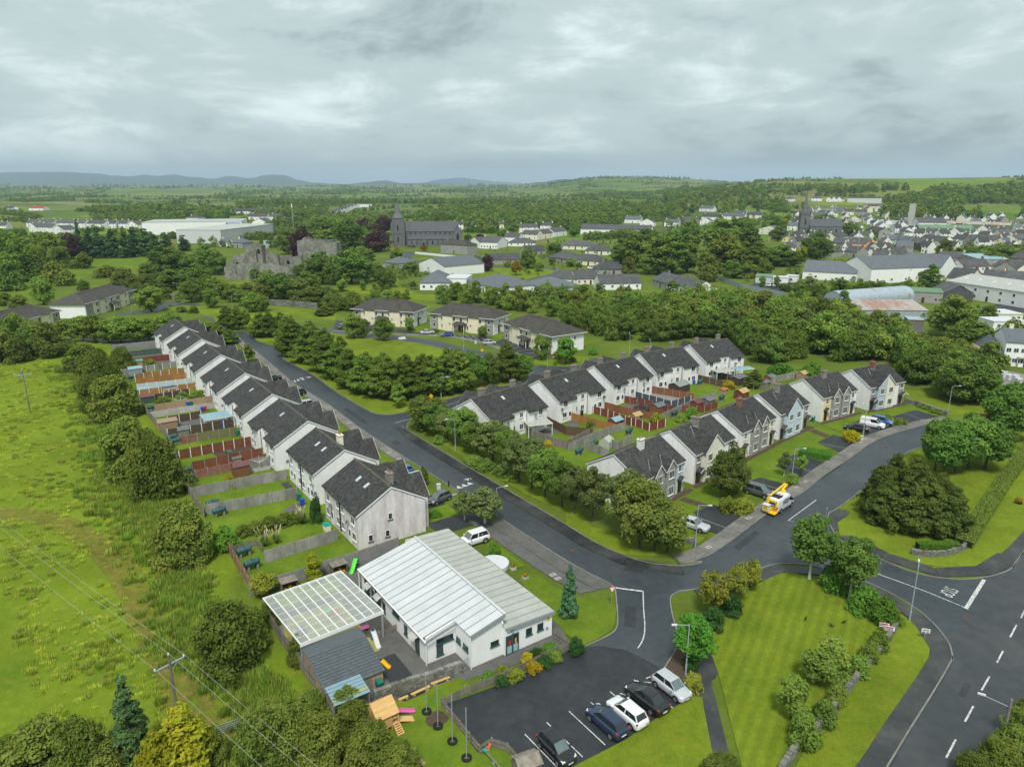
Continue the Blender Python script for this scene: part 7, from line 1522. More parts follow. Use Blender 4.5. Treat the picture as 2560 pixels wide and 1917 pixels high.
for xa,xb,za,zb in((nx0+nL-4.3,nx0+nL-.5,8.7,15.6),(nx0+nL-.5,nx0+nL+3.3,15.6,8.7)):mb.hexa([(xa,-9.2,za),(xb,-9.2,zb),(xb,8,zb),(xa,8,za),(xa,-9.2,za+.2),(xb,-9.2,zb+.2),(xb,8,zb+.2),(xa,8,za+.2)])
ob('transept_roof',mb.data('transept_roof',M.slate_ch),H_);ob('porch',MB().prism([(0,0),(4.4,0),(4.4,3),(2.2,6.2),(0,3)],-9,-6,axis='y').data('porch',M.stone_church),H_,(nx0+12,0,0))
lan=C_('lancet',lambda:MB().prism([(-.5,0),(.5,0),(.5,2.),(0,3.),(-.5,2.)],-.06,.1,axis='y').data('lancet_window',M.glass))
for i in range(9):ob('lancet_window',lan,H_,(nx0+5+i*4,-6.02,1.5))
for i in range(10):ob('lancet_window',lan,H_,(nx0+4+i*3.8,-.02,8.6),scale=(.8,1,.6))
for z in(3.,12.):ob('lancet_window',lan,H_,(0,-tw-.03,z),scale=(1.2,1,1.6));ob('lancet_window',lan,H_,(tw+.03,0,z),R(90),scale=(1.2,1,1.6))
ob('lancet_window',lan,H_,(nx0+nL-.5,-9.03,4),scale=(2,1,2.2));ob('rose_window',MB().tube((nx0-.1,nW/2-2,12),(nx0+.1,nW/2-2,12),1.4,n=16).data('rose_window',M.render_white),H_);ob('door',MB().prism([(1.2,0),(3.2,0),(3.2,2.2),(2.2,3.2),(1.2,2.2)],-9.08,-8.9,axis='y').data('door',M.black),H_,(nx0+12,0,0))
c2=P(3,852,470);G2=Th('church','town church with a battlemented grey tower and needle spire','church',c2,R(-8));tw=4.3
ob('tower',MB().box(-tw,-tw,0,tw,tw,21.5).box(-tw-.35,-tw-.35,8,tw+.35,tw+.35,8.5).box(-tw-.35,-tw-.35,20,tw+.35,tw+.35,20.5).data('tower',M.stone_church),G2)
for i in range(4):
 for sx in(-1,1):ob('battlement',C_('bat',lambda:MB().box(-.7,-.3,0,.7,.3,1.3).data('battlement',M.stone_church)),G2,(-3.6+i*2.4,sx*4.2,21.5))
for sx in(-1,1):
 for sy in(-1,1):ob('pinnacle',C_('pinn',lambda:MB().box(-.5,-.5,0,.5,.5,2).lathe([(.6,2),(.05,4.6)],6).data('pinnacle',M.stone_church)),G2,(sx*4.2,sy*4.2,21.5))
ob('spire',MB().lathe([(2.6,21.5),(1.3,30),(.15,41.4),(0,41.5)],8).data('spire',M.stone_church),G2)
ob('nave',MB().prism([(-7,0),(7,0),(7,9.5),(0,15.5),(-7,9.5)],4,32,axis='x').data('nave',M.stone_church),G2);mb=MB()
for y0,y1,a_,b_ in((-7.3,0,9.3,15.6),(0,7.3,15.6,9.3)):mb.hexa([(4,y0,a_),(32,y0,a_),(32,y1,b_),(4,y1,b_),(4,y0,a_+.2),(32,y0,a_+.2),(32,y1,b_+.2),(4,y1,b_+.2)])
ob('roof',mb.data('roof',M.slate_ch),G2)
for i in range(5):ob('lancet_window',lan,G2,(8.5+i*4.6,-7.03,2.5),scale=(1.4,1,1.7))
for z in(2,11):ob('lancet_window',lan,G2,(0,-tw-.03,z),scale=(1.6,1,1.9));ob('lancet_window',lan,G2,(tw+.03,0,z),R(90),scale=(1.6,1,1.9))
ob('lancet_window',lan,G2,(32.03,0,4),R(90),scale=(2.4,1,2.2))
B=bld
Sg='slate-roofed school wings'
B('hip-roofed grey slate school wing on the left',2,(615,802),(802,800),22,3.4,4.2,'hip','render_white','slate_blue',4,1,cat='school',name='school_building',group=Sg,winb=5,sky=1);B('white-gabled school hall behind the left wing',2,(610,690),(765,716),26,5.,3.6,'gable_x','render_white','slate_blue',0,1,cat='school',name='school_building',group=Sg,winb=0);B('middle school wing with pale ridged slate roof',2,(895,788),(1085,835),22,3.4,3.6,'hip','render_white','slate_blue',6,1,cat='school',name='school_building',group=Sg,winb=3);B('low school wing half hidden by trees',2,(1240,800),(1440,835),16,3.2,3.2,'hip','render_green','slate_blue',4,1,cat='school',name='school_building',group=Sg,winb=2);B('flat white glazed link of the school',2,(770,790),(900,792),14,4.6,.3,'flat','render_white','steel_lt',4,1,cat='school',name='school_building',group=Sg);B('round-ended slate school pavilion by the trees',2,(385,665),(520,670),14,3.2,3.,'hip','render_grey','slate_blue',3,1,cat='school',name='school_building',group=Sg)
B('two-storey grey stone parochial house with brown roof',2,(742,572),(905,582),12,6.2,2.8,'hip','render_grey','tile_b',3,2,(.08,.92),chm='chim_g',winb=2);B('white hall with tall windows beside the stone house',2,(985,545),(1090,548),22,4.6,3.6,'gable','render_white','slate',6,1,(.0,),cat='hall',name='hall',winb=0);B('white gable house left of the white hall',2,(915,535),(985,545),12,4.,3.8,'gable_x','render_white','slate',2,1,door_=False)
bg='grey-roofed bungalows round the green'
for lb,a,b,dp,e,rs_,rt,wl,n in(('long bungalow with arches behind the amber tree',(1060,645),(1235,640),12,2.8,3.2,'gable','stone_face',4),('hip bungalow at the top of the green',(1395,622),(1540,640),14,2.8,3.4,'hip','stone_face',4),('hip bungalow right of the green',(1545,642),(1710,652),13,2.8,3.4,'hip','render_cream',4),('wide bungalow in front with a conservatory',(1375,762),(1570,770),14,2.9,3.4,'hip','render_pale',5),('bungalow joined to the conservatory one',(1575,770),(1715,765),13,2.9,3.3,'gable','render_pale',4),('white-gabled bungalow with stone porch front',(1720,800),(1972,796),12,2.9,3.3,'gable','render_white',5),('bungalow with stone gable at the wood edge',(2040,772),(2140,800),12,2.9,3.3,'gable','stone_face',3),('last stone-gabled bungalow in the stepped row',(2145,802),(2290,840),12,2.9,3.3,'gable','render_white',3),('far hip bungalow with wide veranda',(1470,548),(1670,556),13,2.8,3.4,'hip','render_pale',5),('hip bungalow right of the veranda one',(1625,582),(1790,586),14,2.8,3.4,'hip','render_pale',4),('hip bungalow near the wood on the right',(1680,702),(1880,706),13,2.8,3.6,'hip','stone_face',4),('white hip bungalow left of the round tree',(1155,530),(1320,532),12,2.8,3.2,'hip','render_white',4),('small grey bungalow behind the round tree',(1270,585),(1385,580),11,2.8,3.,'gable','stone_face',3)):
 B(lb,2,a,b,dp,e,rs_,rt,wl,'slate',n,1,(.3,),name='bungalow',cat='bungalow',group=bg,chm='chim_g')
hg='houses behind the church green'
for lb,a,b,dp,e,rs_,rt,wl,n,st in(('white gable-fronted cottage beyond the white hall',(1130,508),(1222,510),10,4.4,3.2,'gable','render_white',2,1),('cream house in the terrace beyond the green',(1240,490),(1335,494),10,4.8,3.2,'gable','render_pale',3,2),('pale terrace house right of the cream one',(1340,490),(1430,480),10,4.8,3.2,'gable','render_cream',3,2),('end house of that pale terrace',(1435,475),(1515,465),10,4.8,3.2,'gable','render_white',2,2),('slate-roofed house above the terrace',(1225,445),(1340,445),10,4.8,3.4,'gable','render_white',3,2),('small slate house beside it',(1352,428),(1425,430),9,4.4,3.2,'hip','render_white',2,2),('white house with red trim right of the church',(820,425),(880,425),9,4.8,3.,'gable','render_white',2,2),('long house among trees right of the church',(925,420),(1050,422),10,4.,3.,'gable','render_white',4,1),('distant house behind the nave',(1080,420),(1130,420),9,4.,3.,'gable','render_pale',2,1)):
 B(lb,2,a,b,dp,e,rs_,rt,wl,'slate',n,st,(.1,.9),group=hg)
B('very long white shed with a dark roof',2,(1600,458),(2030,468),16,5.2,4.2,'gable','render_white','slate',6,1,cat='shed',name='long_shed');B('red sports stand far beyond the trees',2,(1155,292),(1245,292),8,5,1.5,'mono','brick_red','slate',0,cat='stand',name='sports_stand',winb=0);B('small grey house at the wood foot',2,(1870,388),(1970,390),12,4.2,4.,'gable','render_white','slate_blue',3,1,(.1,.9),group=hg)
B('white house with a tall gable left of the wood',2,(1965,408),(2050,410),11,4.6,4.,'gable_x','render_white','slate',2,1,group=hg)
t=Th('railing_fence','long low white fence by the church green','fence',P(2,585,578));a,b=P(2,585,578),P(2,925,612);d=b-a;n=28
for i in range(n):ob('panel',C_('wrf',lambda:MB().box(0,-.06,.15,d.length/n-.15,.06,1.5).data('panel',M.white)),t,d*(i/n),atan2(d.y,d.x));ob('post',C_('wrp',lambda:MB().box(-.1,-.1,0,.1,.1,1.7).data('post',M.white)),t,d*(i/n))
B('big pale factory shed with rounded white roof edge',1,(1090,512),(1362,514),95,10.5,1.2,'flat','steel_lt','metal_roof',0,cat='factory',name='factory',winb=0);B('long white office range of the factory',1,(880,462),(1490,452),60,11.5,1.,'flat','render_white','metal_roof',8,1,cat='factory',name='factory',winb=0,door_=False)
fs=Th('factory_sign','blue company sign on the white factory wall','sign',T(1,1440,455));fs.location.z+=8.5;ob('board',MB().box(-7,-.5,0,7,-.3,2.).data('board',mat('blue_sign',(.01,.06,.3),.5,0)),fs);ob('lettering',MB().box(-5.2,-.56,.7,-3.5,-.5,1.3).box(-3,-.56,.7,-1,-.5,1.3).box(-.6,-.56,.7,2.2,-.5,1.3).box(2.7,-.56,.7,5.2,-.5,1.3).data('lettering',M.white),fs)
lg='white houses behind the left wood'
for i,(a,b,dp,rt)in enumerate((((0,432),(40,432),10,'gable'),((165,415),(235,415),10,'gable'),((240,412),(330,414),10,'gable'),((345,415),(450,418),10,'gable'),((180,440),(225,445),12,'gable_x'),((235,440),(320,448),11,'gable'),((325,455),(395,462),12,'gable_x'),((455,415),(520,418),10,'gable'),((535,418),(640,422),10,'gable'),((645,420),(712,420),11,'gable'),((730,418),(780,420),10,'gable'),((785,425),(845,428),12,'gable_x'))):
 B(ordn(i)+' white house from the left behind the left wood',1,a,b,dp,5.,3.4,rt,'render_white','slate',3,2,(.1,.9),group=lg)
for lb,k,a,b,dp,e,rs_,rt,wl,rm,n in(('white villa above the factory roof',1,(1145,385),(1220,387),14,6,3,'hip','render_white','slate',3),('long low white farmhouse beyond the factory',1,(1425,330),(1570,332),12,4,4,'gable','render_white','slate',4),('white farm range beside it',1,(1580,330),(1700,332),12,4,4,'gable','render_white','slate',3),('white gabled house by the railway',1,(1550,408),(1640,410),12,4.6,4.5,'gable_x','render_white','slate',2),('grey-roofed house above the railway one',1,(1520,368),(1640,370),12,4.4,4,'gable','render_white','slate',3),('white house right of the railway house',1,(1645,368),(1720,370),11,4.4,4,'hip','render_white','slate',2),('slate-roofed station house by the platform',1,(1430,540),(1490,543),11,4.,3.,'hip','render_grey','slate_blue',3),('small pale lodge by the station',1,(1345,532),(1400,534),8,3.2,2.8,'gable','render_white','slate_blue',2),('turquoise container by the station yard',1,(1620,522),(1665,524),5,3,.2,'flat','render_green','render_green',0),('red-roofed barn in the far left fields',1,(178,312),(265,312),14,4,3,'gable','render_white','terra2',2),('white farmhouse in the far left fields',1,(30,310),(80,312),10,4,3,'gable','render_white','slate',2)):
 if rm=='terra2':M.setdefault('terra2',mat('red_tin',(.3,.06,.035),.7,.1,1))
 B(lb,k,a,b,dp,e,rs_,rt,wl,rm,n,1,(.2,)if rt!='flat' else(),winb=1)
for i in range(8):B(ordn(i)+' white gable from the bottom of the distant stepped terrace',2,(75+i*21,352-i*8),(98+i*21,350-i*8),10,5,3.4,'gable_x','render_white','slate',1,2,group='distant stepped terrace');
B('long pale shed above the stepped terrace',2,(205,292),(318,290),14,5,1,'flat','render_white','steel_lt',5,cat='shed',name='long_shed')
bri=Th('road_bridge','dark stone road bridge over the railway','bridge',T(1,1800,400));ob('arch',MB().box(-12,0,0,-4,6,7).box(4,0,0,12,6,7).box(-12,0,5,12,6,7.5).data('arch',M.stone_church),bri);ob('parapet',MB().box(-13,-.3,7.5,13,.2,8.6).data('parapet',M.stone_church),bri)
B('big white hall with dark grey roof and rooflight strip',13,(690,905),(1380,880),22,7.,5.,'gable','render_white','slate_blue',5,1,cat='hall',name='hall',winb=0,door_=False);B('white angular hall with grey roof on its left',13,(20,860),(555,890),24,4.,4.5,'gable','render_white','slate_blue',2,1,cat='hall',name='hall',winb=0);B('dark timber box between the two halls',13,(525,850),(605,870),8,9,.3,'flat','timber_dk','slate',0,cat='building',name='stair_tower',winb=0);B('white gabled end block of the big hall with a box window',13,(1370,885),(1520,850),20,6.5,5.5,'gable_x','render_white','slate_blue',1,1,cat='hall',name='hall',winb=0)
B('white shop shed with pale roof and dark windows',13,(1430,1020),(2300,1165),26,6.,2.6,'gable','render_white','metal_roof',7,2,cat='shop',name='shop_shed',winb=1,sky=6);B('flat olive-roofed workshop beside the tin barn',13,(1020,1085),(1400,1110),14,4.2,.5,'flat','render_grey','tin_green',3,cat='workshop',name='workshop',winb=0);B('dark gabled store next to the shop shed',13,(1410,1085),(1700,1090),12,3.5,3.2,'gable_x','slate','slate',0,cat='store',name='store_shed',winb=0)
t0,t1=P(13,190,1180),P(13,400,1200)
def barrel(label,pa,pb,pc,m,rise=3.,wall_h=5.,name='tin_barn',n=14,bays=10):
 """round-roofed barn: pa-pb its end wall, pc the far end of the long side"""
 d=pc-pb;W_=(pb-pa).length;L=d.length;t=Th(name,label,'barn',pb,atan2(d.y,d.x));s=1 if(d.x*(pa-pb).y-d.y*(pa-pb).x)>0 else-1
 arc=[(s*W_*(.5-.5*cos(pi*i/n)),wall_h+rise*sin(pi*i/n))for i in range(n+1)]
 pr=[(0,0)]+arc+[(s*W_,0)];pr=pr[::-1]if s>0 else pr
 ob('wall',MB().prism([(a*.99,b*.985)for a,b in pr],.1,L-.1,axis='x').data('wall',M.tin),t)
 for j in range(bays):
  mb=MB();x0,x1=L*j/bays+.02,L*(j+1)/bays-.02
  for i in range(n):(ya,za),(yb,zb)=arc[i],arc[i+1];mb.face([(0,ya,za),(x1-x0,ya,za),(x1-x0,yb,zb),(0,yb,zb)][::-s])
  ob('roof_sheet',C_((label,'sheet'),lambda:mb.data('roof_sheet',M[m])),t,(x0,0,.03))
 ob('opening_panel',MB().box(-.05,s*W_*.1,0,.08,s*W_*.45,3.5).data('opening_panel',M.black),t);return t  # no hole in the wall: a black box whose colour imitates shade inside
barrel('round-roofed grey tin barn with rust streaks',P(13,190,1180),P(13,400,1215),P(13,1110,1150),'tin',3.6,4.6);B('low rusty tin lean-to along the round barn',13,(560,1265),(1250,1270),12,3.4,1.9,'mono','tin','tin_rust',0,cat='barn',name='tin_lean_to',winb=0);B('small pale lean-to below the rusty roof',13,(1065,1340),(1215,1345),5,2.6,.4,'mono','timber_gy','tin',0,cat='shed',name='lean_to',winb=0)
B('pale blue garden cabin with dark roof',13,(1065,1520),(1228,1525),7,2.8,1.8,'gable','render_sky','slate',2,1,cat='cabin',name='cabin');B('low white bungalow annex behind the big round tree',13,(1950,1290),(2190,1290),10,2.8,.5,'flat','render_pale','steel_lt',3,cat='bungalow',name='bungalow');B('long flat white-roofed annex at the right edge',13,(1900,1370),(2230,1370),8,2.8,.3,'flat','render_white','steel_lt',3,cat='bungalow',name='bungalow')
B('white house with dark hip roof at the right edge',11,(1280,155),(1470,175),14,3.2,2.8,'hip','render_white','slate_blue',5,1,winb=2,name='house');B('tall white wing of that right edge house',11,(1475,180),(1720,200),12,6.4,2.6,'gable','render_white','slate_blue',4,2,(.3,));B('white conservatory of the right edge house',11,(1600,195),(1700,200),5,2.6,1.2,'hip','white','clear2',4,cat='conservatory',name='conservatory',fm='white');B('round brown thatched summer house',11,(1215,150),(1335,155),7,2.2,2.,'hip','timber_tan','timber_tan',1,cat='summer house',name='summer_house')
sheet_('yard',pl(11,(690,60),(1000,150),(1400,330),(1700,380),(1700,260),(1250,170),(1150,70),(900,20)),.05,M.gravel,.04,label='gravel yard with wrapped pallets')
for i,(x,y)in enumerate(((715,70),(740,85),(770,100),(800,110),(830,120),(860,132),(890,140),(925,145),(955,150),(1100,75),(1120,80),(1385,255),(1435,265),(1480,270),(1420,285),(1475,295),(1525,300),(1575,305),(1600,330))):
 t=Th('wrapped_pallet',ordn(i)+' grey wrapped pallet stack from the left in the yard','pallet',P(11,x,y),.3,'wrapped pallets in the yard');ob('load',C_('pload',lambda:MB().box(-.75,-.6,.15,.75,.6,1.45).box(-.7,-.55,1.45,.7,.55,1.52).data('load',M.steel_lt)),t);ob('pallet',C_('ppal',lambda:MB().box(-.75,-.6,0,.75,.6,.14).data('pallet',M.timber_gy)),t)
tg='houses of the town'
TW=[((305,560),(470,580),10,4.8,3.4,'gable','render_grey','slate',3,2),((470,560),(640,585),10,5.,3.4,'gable','render_salmon','slate_blue',4,2),((640,590),(720,560),10,5.4,3.2,'gable_x','render_salmon','slate',2,2),((345,510),(470,500),10,5.,3.4,'gable','render_pale','slate',3,2),((800,535),(945,540),10,5.2,3.4,'gable','render_green','slate_blue',3,2),((945,545),(1055,560),10,5.2,3.4,'gable','render_pale','slate_blue',3,2),((1060,565),(1180,580),10,5.2,3.4,'gable','slate','slate',2,2),((1165,530),(1395,560),10,5.2,3.4,'gable','render_white','slate',4,2),((640,640),(790,650),10,5.4,3.6,'gable','render_white','slate',3,2),((790,650),(935,640),10,5.4,3.6,'gable','render_pale','slate',4,2),((945,620),(1110,625),10,5.4,3.6,'gable','render_grey','slate_blue',3,2),((700,690),(860,700),10,4.,3.,'gable','render_white','slate',2,1),((900,690),(1060,690),10,4.6,3.6,'gable','render_yellow','slate',2,2),((310,650),(420,640),12,3.6,3.2,'gable','render_grey','slate',1,1),((430,640),(560,650),12,3.6,3.2,'gable','render_grey','slate',2,1),((1340,700),(1600,715),14,3.6,3.,'gable','render_grey','slate',2,1),((1525,940),(1660,955),10,5.4,3.4,'gable','render_pale','slate',3,2),((1660,960),(1780,940),10,4.4,4.,'gable_x','render_pale','slate',1,2),((1780,960),(2000,975),10,5.,3.4,'gable','render_grey','slate',3,2),((2000,975),(2240,990),10,5.,3.4,'gable','render_grey','slate',3,2),((1610,850),(1870,840),10,5.6,3.2,'gable','render_white','slate',5,2),((1870,850),(2120,890),10,6.,3.4,'gable','render_pale','slate',5,2),((2120,890),(2260,860),10,6.,3.4,'gable','render_grey','slate',1,2),((1760,745),(2050,745),18,4.6,1.6,'mono','render_grey','tin_blue',3,1),((2060,730),(2230,745),14,4.6,3.,'gable','render_grey','slate',2,1),((970,465),(1020,470),8,6.,2.,'hip','render_white','slate',1,2),((1020,440),(1110,440),9,5.,3.2,'gable_x','render_white','slate',1,2),((1115,460),(1220,465),9,5.,3.2,'gable','render_white','slate',3,2),((1230,450),(1350,455),9,4.8,3.,'gable','render_grey','slate',2,2),((1380,470),(1480,470),9,5.,3.2,'gable','render_white','slate',2,2),((1490,520),(1600,530),9,4.4,3.4,'gable','render_white','slate',2,1),((1600,530),(1700,540),9,4.6,4.,'gable_x','render_grey','slate',1,2),((1710,555),(1760,560),9,5.,3.6,'gable_x','render_white','slate',1,2),((1765,555),(1830,555),9,5.,3.6,'gable_x','render_white','slate',1,2),((1835,540),(1955,545),9,5.2,3.2,'gable','render_white','slate',3,2),((1960,520),(2030,525),9,5.4,3.2,'gable','render_pale','slate',2,2),((2035,515),(2220,530),10,5.,3.4,'gable','render_grey','slate_blue',4,2),((1860,460),(1960,462),9,5.,3.4,'gable','render_white','slate',2,2),((1970,470),(2100,470),9,5.,3.4,'gable','render_pale','slate',3,2),((2110,470),(2230,475),9,5.,3.4,'gable','brick','tile_b',3,2),((640,440),(770,465),10,6.4,3.,'gable','render_grey','tile_b',3,2),((690,330),(880,345),16,6.,.4,'flat','render_sky','steel_lt',4,1),((880,330),(955,330),12,4.6,.4,'flat','render_white','steel_lt',2,1),((870,355),(1000,365),10,3.6,.3,'flat','render_white','steel_lt',3,1),((120,255),(190,250),9,5.,3.2,'gable_x','render_white','slate',2,1),((195,245),(295,240),9,4.6,3.2,'gable','render_white','slate',3,1),((205,190),(350,195),12,5.6,.4,'flat','render_grey','slate_blue',6,2),((330,215),(440,225),10,4.6,3.6,'gable','render_grey','slate_blue',3,1),((440,230),(530,230),10,4.6,3.4,'gable','render_pale','slate',3,2),((540,220),(650,225),10,4.,3.,'gable','render_grey','slate',2,1),((490,295),(580,300),9,4.4,3.,'gable_x','render_pale','slate',1,1),((580,275),(660,285),9,4.4,3.,'gable','render_white','slate',2,1),((620,305),(680,308),8,4.,2.8,'gable_x','render_yellow','slate',1,1),((670,165),(860,160),12,3.6,2.6,'gable','render_cream','tile_b',4,1),((780,440),(835,450),8,3.4,.3,'flat','render_sky','steel_lt',1,1)]
WC={'render_grey':'grey','render_salmon':'salmon','render_pale':'cream','render_green':'pale green','slate':'dark','render_white':'white','render_yellow':'yellow','render_sky':'pale blue','render_cream':'tan','brick':'brick'}
cnt={}
for i in sorted(range(len(TW)),key=lambda i:TW[i][0][0]):
 a,b,dp,e,rs_,rt,wl,rm,n,st=TW[i];c=WC[wl];cnt[c]=cnt.get(c,0)+1
 lb=f"{ordn(cnt[c] - 1)} {c} building from the left in the town"
 B(lb,13,a,b,dp,e,rs_,rt,wl,rm,n,st,(.06,.94)if rt=='gable' else(),group=tg,name='town_house',chm='render_pale' if i%2 else 'brick',winb=1)
TL=[((430,350),(500,352),9,'gable','render_white'),((505,358),(600,362),10,'gable','render_pale'),((230,372),(345,376),10,'gable','render_white'),((215,318),(300,320),9,'gable','render_white'),((360,368),(490,372),12,'gable','render_white'),((30,278),(170,280),12,'flat','render_white'),((0,410),(90,412),10,'gable','render_white'),((95,395),(200,398),10,'gable','render_grey'),((580,455),(710,462),10,'gable_x','render_pale'),((640,500),(760,505),10,'gable','render_yellow'),((770,500),(845,505),10,'gable','render_grey'),((755,432),(825,434),10,'gable','render_white'),((915,362),(1010,362),9,'gable','render_white'),((735,255),(780,257),14,'hip','render_white'),((905,253),(970,255),14,'gable','render_white'),((220,400),(290,402),9,'gable_x','render_white')]
for i,(a,b,dp,rt,wl)in enumerate(sorted(TL)):B(f"{ordn(i)} house from the left along the town's wooded edge",3,a,b,dp,4.8,3.4,rt,wl,'slate' if i%3 else 'slate_blue',3,2,(.1,.9)if rt=='gable' else(),group="houses on the town's wooded edge")
B('long pale school with black roof on the hillside',3,(1125,262),(1335,268),24,8,1.5,'mono','steel_lt','slate',0,cat='school',name='school_building',winb=0)
for i in range(3):B(ORD[i]+' saw-tooth bay from the left of the hillside school',3,(995+i*32,258),(1025+i*32,259),18,5,3,'gable_x','render_white','slate',1,cat='school',name='school_building',winb=0)
B('green round-roofed mill shed in the town',13,(1170,410),(1710,418),18,5.,3.,'gable','tin_green','tin_green',0,cat='shed',name='mill_shed',winb=0);B('rust-patched long mill roof behind the green shed',13,(1400,372),(2070,395),26,6,2.5,'gable','tin_green','tin_rust',0,cat='shed',name='mill_shed',winb=0,sky=10);B('white mill gable with arched windows',13,(1090,380),(1160,395),26,9,4.5,'gable_x','render_white','slate',2,2,cat='mill',name='mill');B('pale tapering concrete mill tower',13,(1055,330),(1115,332),9,24,.3,'flat','conc_lt','conc_lt',0,cat='tower',name='mill_tower',winb=0)
fr_=random.Random(8);used=[(o.location.x,o.location.y)for o in COL.objects if o.parent is None and o.get('name')is None and o.name.startswith(('town_house','church','mill','hall','shop'))]+[(c2.x+a,c2.y-b)for a in(-12,0,12,24,36)for b in(8,22,36)];fl=[]
for _ in range(4000):
 x,y_=fr_.uniform(760,2212),fr_.uniform(310,590)
 if y_<360+(x<1150)*-20 and x>1450:continue
 q_=T(3,x,y_)
 if any((q_.x-a)**2+(q_.y-b)**2<270 for a,b in used):continue
 used.append((q_.x,q_.y));fl.append((x,y_))
 if len(fl)>=95:break
for i,(x,y_)in enumerate(sorted(fl)):
 w_=fr_.uniform(24,44)*(y_-150)/330;c=fr_.choice(['render_white']*5+['render_pale','render_grey','render_cream']);B(f"{ordn(i)} small house from the left packed between the town rows",3,(x,y_),(x+w_,y_+fr_.uniform(-4,5)),9,5.,3.3,fr_.choice(['gable','gable','gable','gable_x']),c,fr_.choice(['slate','slate','slate_blue','tile_b']),2,2,(.1,.9),group='small houses packed between the town rows',name='town_house',winb=0)
fence('pale palisade fence round the compound',[P(3,325,735),P(3,470,790),P(3,640,825),P(3,760,850)],'conc',2.4,3.,'galv','palisade_fence',mat_='galv');B('white cabin in the fenced compound',3,(665,760),(760,765),6,3,.3,'flat','render_white','steel_lt',1,cat='cabin',name='cabin');B('green-edged pale store in the compound',3,(560,755),(660,762),6,3,.8,'mono','steel_lt','tin_green',1,cat='cabin',name='cabin');B('small white unit in the compound',3,(745,750),(812,755),5,3,.3,'flat','render_white','steel_lt',1,cat='cabin',name='cabin')
sheet_('yard',pl(3,(480,790),(560,755),(820,750),(720,830),(650,828)),.05,M.asph_park,.04,label='tarmac compound yard');sheet_('yard',pl(13,(1720,1150),(2300,1200),(2300,1150),(2000,1100)),.05,M.asph_park,.04,label='tarmac forecourt of the shop shed')
sheet_('yard',pl(13,(1000,470),(1400,440),(1000,370),(780,385),(780,440)),.05,M.asph_old,.04,label='grey town car park');strip('railway',smooth(pl(1,(1480,590),(1640,530),(1760,440),(1820,400))),-4,4,.06,M.gravel,.05,label='grey railway platform strip')
lawn(smooth(pl(2,(900,690),(1000,670),(1250,665),(1420,675),(1430,695),(1300,725),(1130,725)),2,True),'lawn',.05,'oval green among the bungalows');strip('loop_lane',smooth(pl(2,(860,660),(1000,655),(1250,655),(1440,670),(1460,690),(1320,735),(1240,745))),-3,3,.04,M.asph_old,.03,label='lane round the bungalow green');strip('church_lane',smooth(pl(2,(420,560),(560,570),(520,600),(600,640),(850,650))),-4,4,.045,M.asph_old,.03,label='tarmac lane before the church')
lawn(pl(2,(590,600),(930,625),(900,650),(700,630)),'lawn_g',.06,'lawn behind the white railing');lawn(pl(2,(0,790),(470,760),(620,830),(760,820),(700,870),(300,830)),'lawn',.05,'playing lawn before the school');lawn(pl(12,(850,450),(1030,450),(1030,490),(850,480)),'lawn',.05,'mown grass at the castle foot')
lawn(pl(1,(400,650),(640,600),(950,600),(900,670),(600,690),(480,740)),'lawn_g',.05,'bright meadow before the conifers');lawn(pl(1,(-200,720),(120,740),(215,780),(190,860),(-200,870)),'lawn_g',.05,'bright meadow at the left edge')
# -- trees of the middle distance
def many(k,items,what,group,kind='m_broad',far=False):
 for i,q_ in enumerate(items):tr(q_[4]if len(q_)>4 else kind,k,*q_[:4],ordn(i)+' '+what,group,far)
many(4,[(20,200,30,210),(110,206,20,200),(200,212,55,180),(285,216,30,200),(390,206,40,200),(480,196,50,190),(570,180,30,180),(640,140,10,170),(900,130,70,160,'m_light'),(960,160,90,110,'m_olive')],'leafy tree from the left in the line behind the terrace end','line of trees behind the terrace end','m_light')
many(12,[(853,832,640,150),(935,836,638,130),(1110,892,680,190),(1185,892,690,150),(1277,882,690,160),(1345,872,710,150),(1000,840,665,80,'small')],'round dark tree from the left at the road end','round dark trees at the road end','horn')
many(12,[(760,565,420,150),(830,595,465,150),(900,615,480,150),(980,645,520,150),(1050,692,545,170),(1125,692,560,130),(690,520,400,130)],'pale green tree from the castle side in the slanting row','slanting row of pale trees','m_light')
for lb,q_ in(('big bright tree beside the far left apartments',(250,692,500,225,'m_light')),('round tree in the lane bend',(565,622,450,160,'m_light')),('umbrella-shaped tree on the grass by the lane',(728,666,520,130,'m_light')),('small tree by the lane lamp',(465,642,545,60,'small')),('left round bush near the lane',(485,695,640,90,'m_dark')),('right round bush near the lane',(580,702,650,90,'m_dark'))):tr(q_[4],12,*q_[:4],lb)
many(1,[(560,602,400,110),(620,602,390,115),(700,602,400,110),(780,602,420,105),(830,592,385,105),(900,592,400,115),(960,592,440,105),(1030,588,440,110),(500,602,330,60),(1130,560,450,90)],'tall conifer from the left before the factory','tall conifers before the factory','m_conif')
many(1,[(60,722,370,210),(150,742,480,210),(240,702,480,160),(320,642,450,210),(90,660,440,200),(20,740,520,200),(200,640,440,170),(440,610,450,120,'m_copper'),(360,660,500,150),(340,760,640,150,'m_bush'),(410,770,690,120,'m_bush'),(60,800,570,190)],'dark tree from the left in the left wood','trees of the left wood','m_dark')
many(1,[(520,665,580,110,'m_bush'),(450,668,640,60,'m_bush'),(270,890,720,140,'m_light'),(510,800,735,80,'m_dark'),(40,890,820,120,'m_olive'),(120,900,830,110,'m_olive'),(660,720,660,130,'m_bush'),(760,730,670,130,'m_bush')],'field bush from the left in the meadow','bushes of the meadow','m_bush')
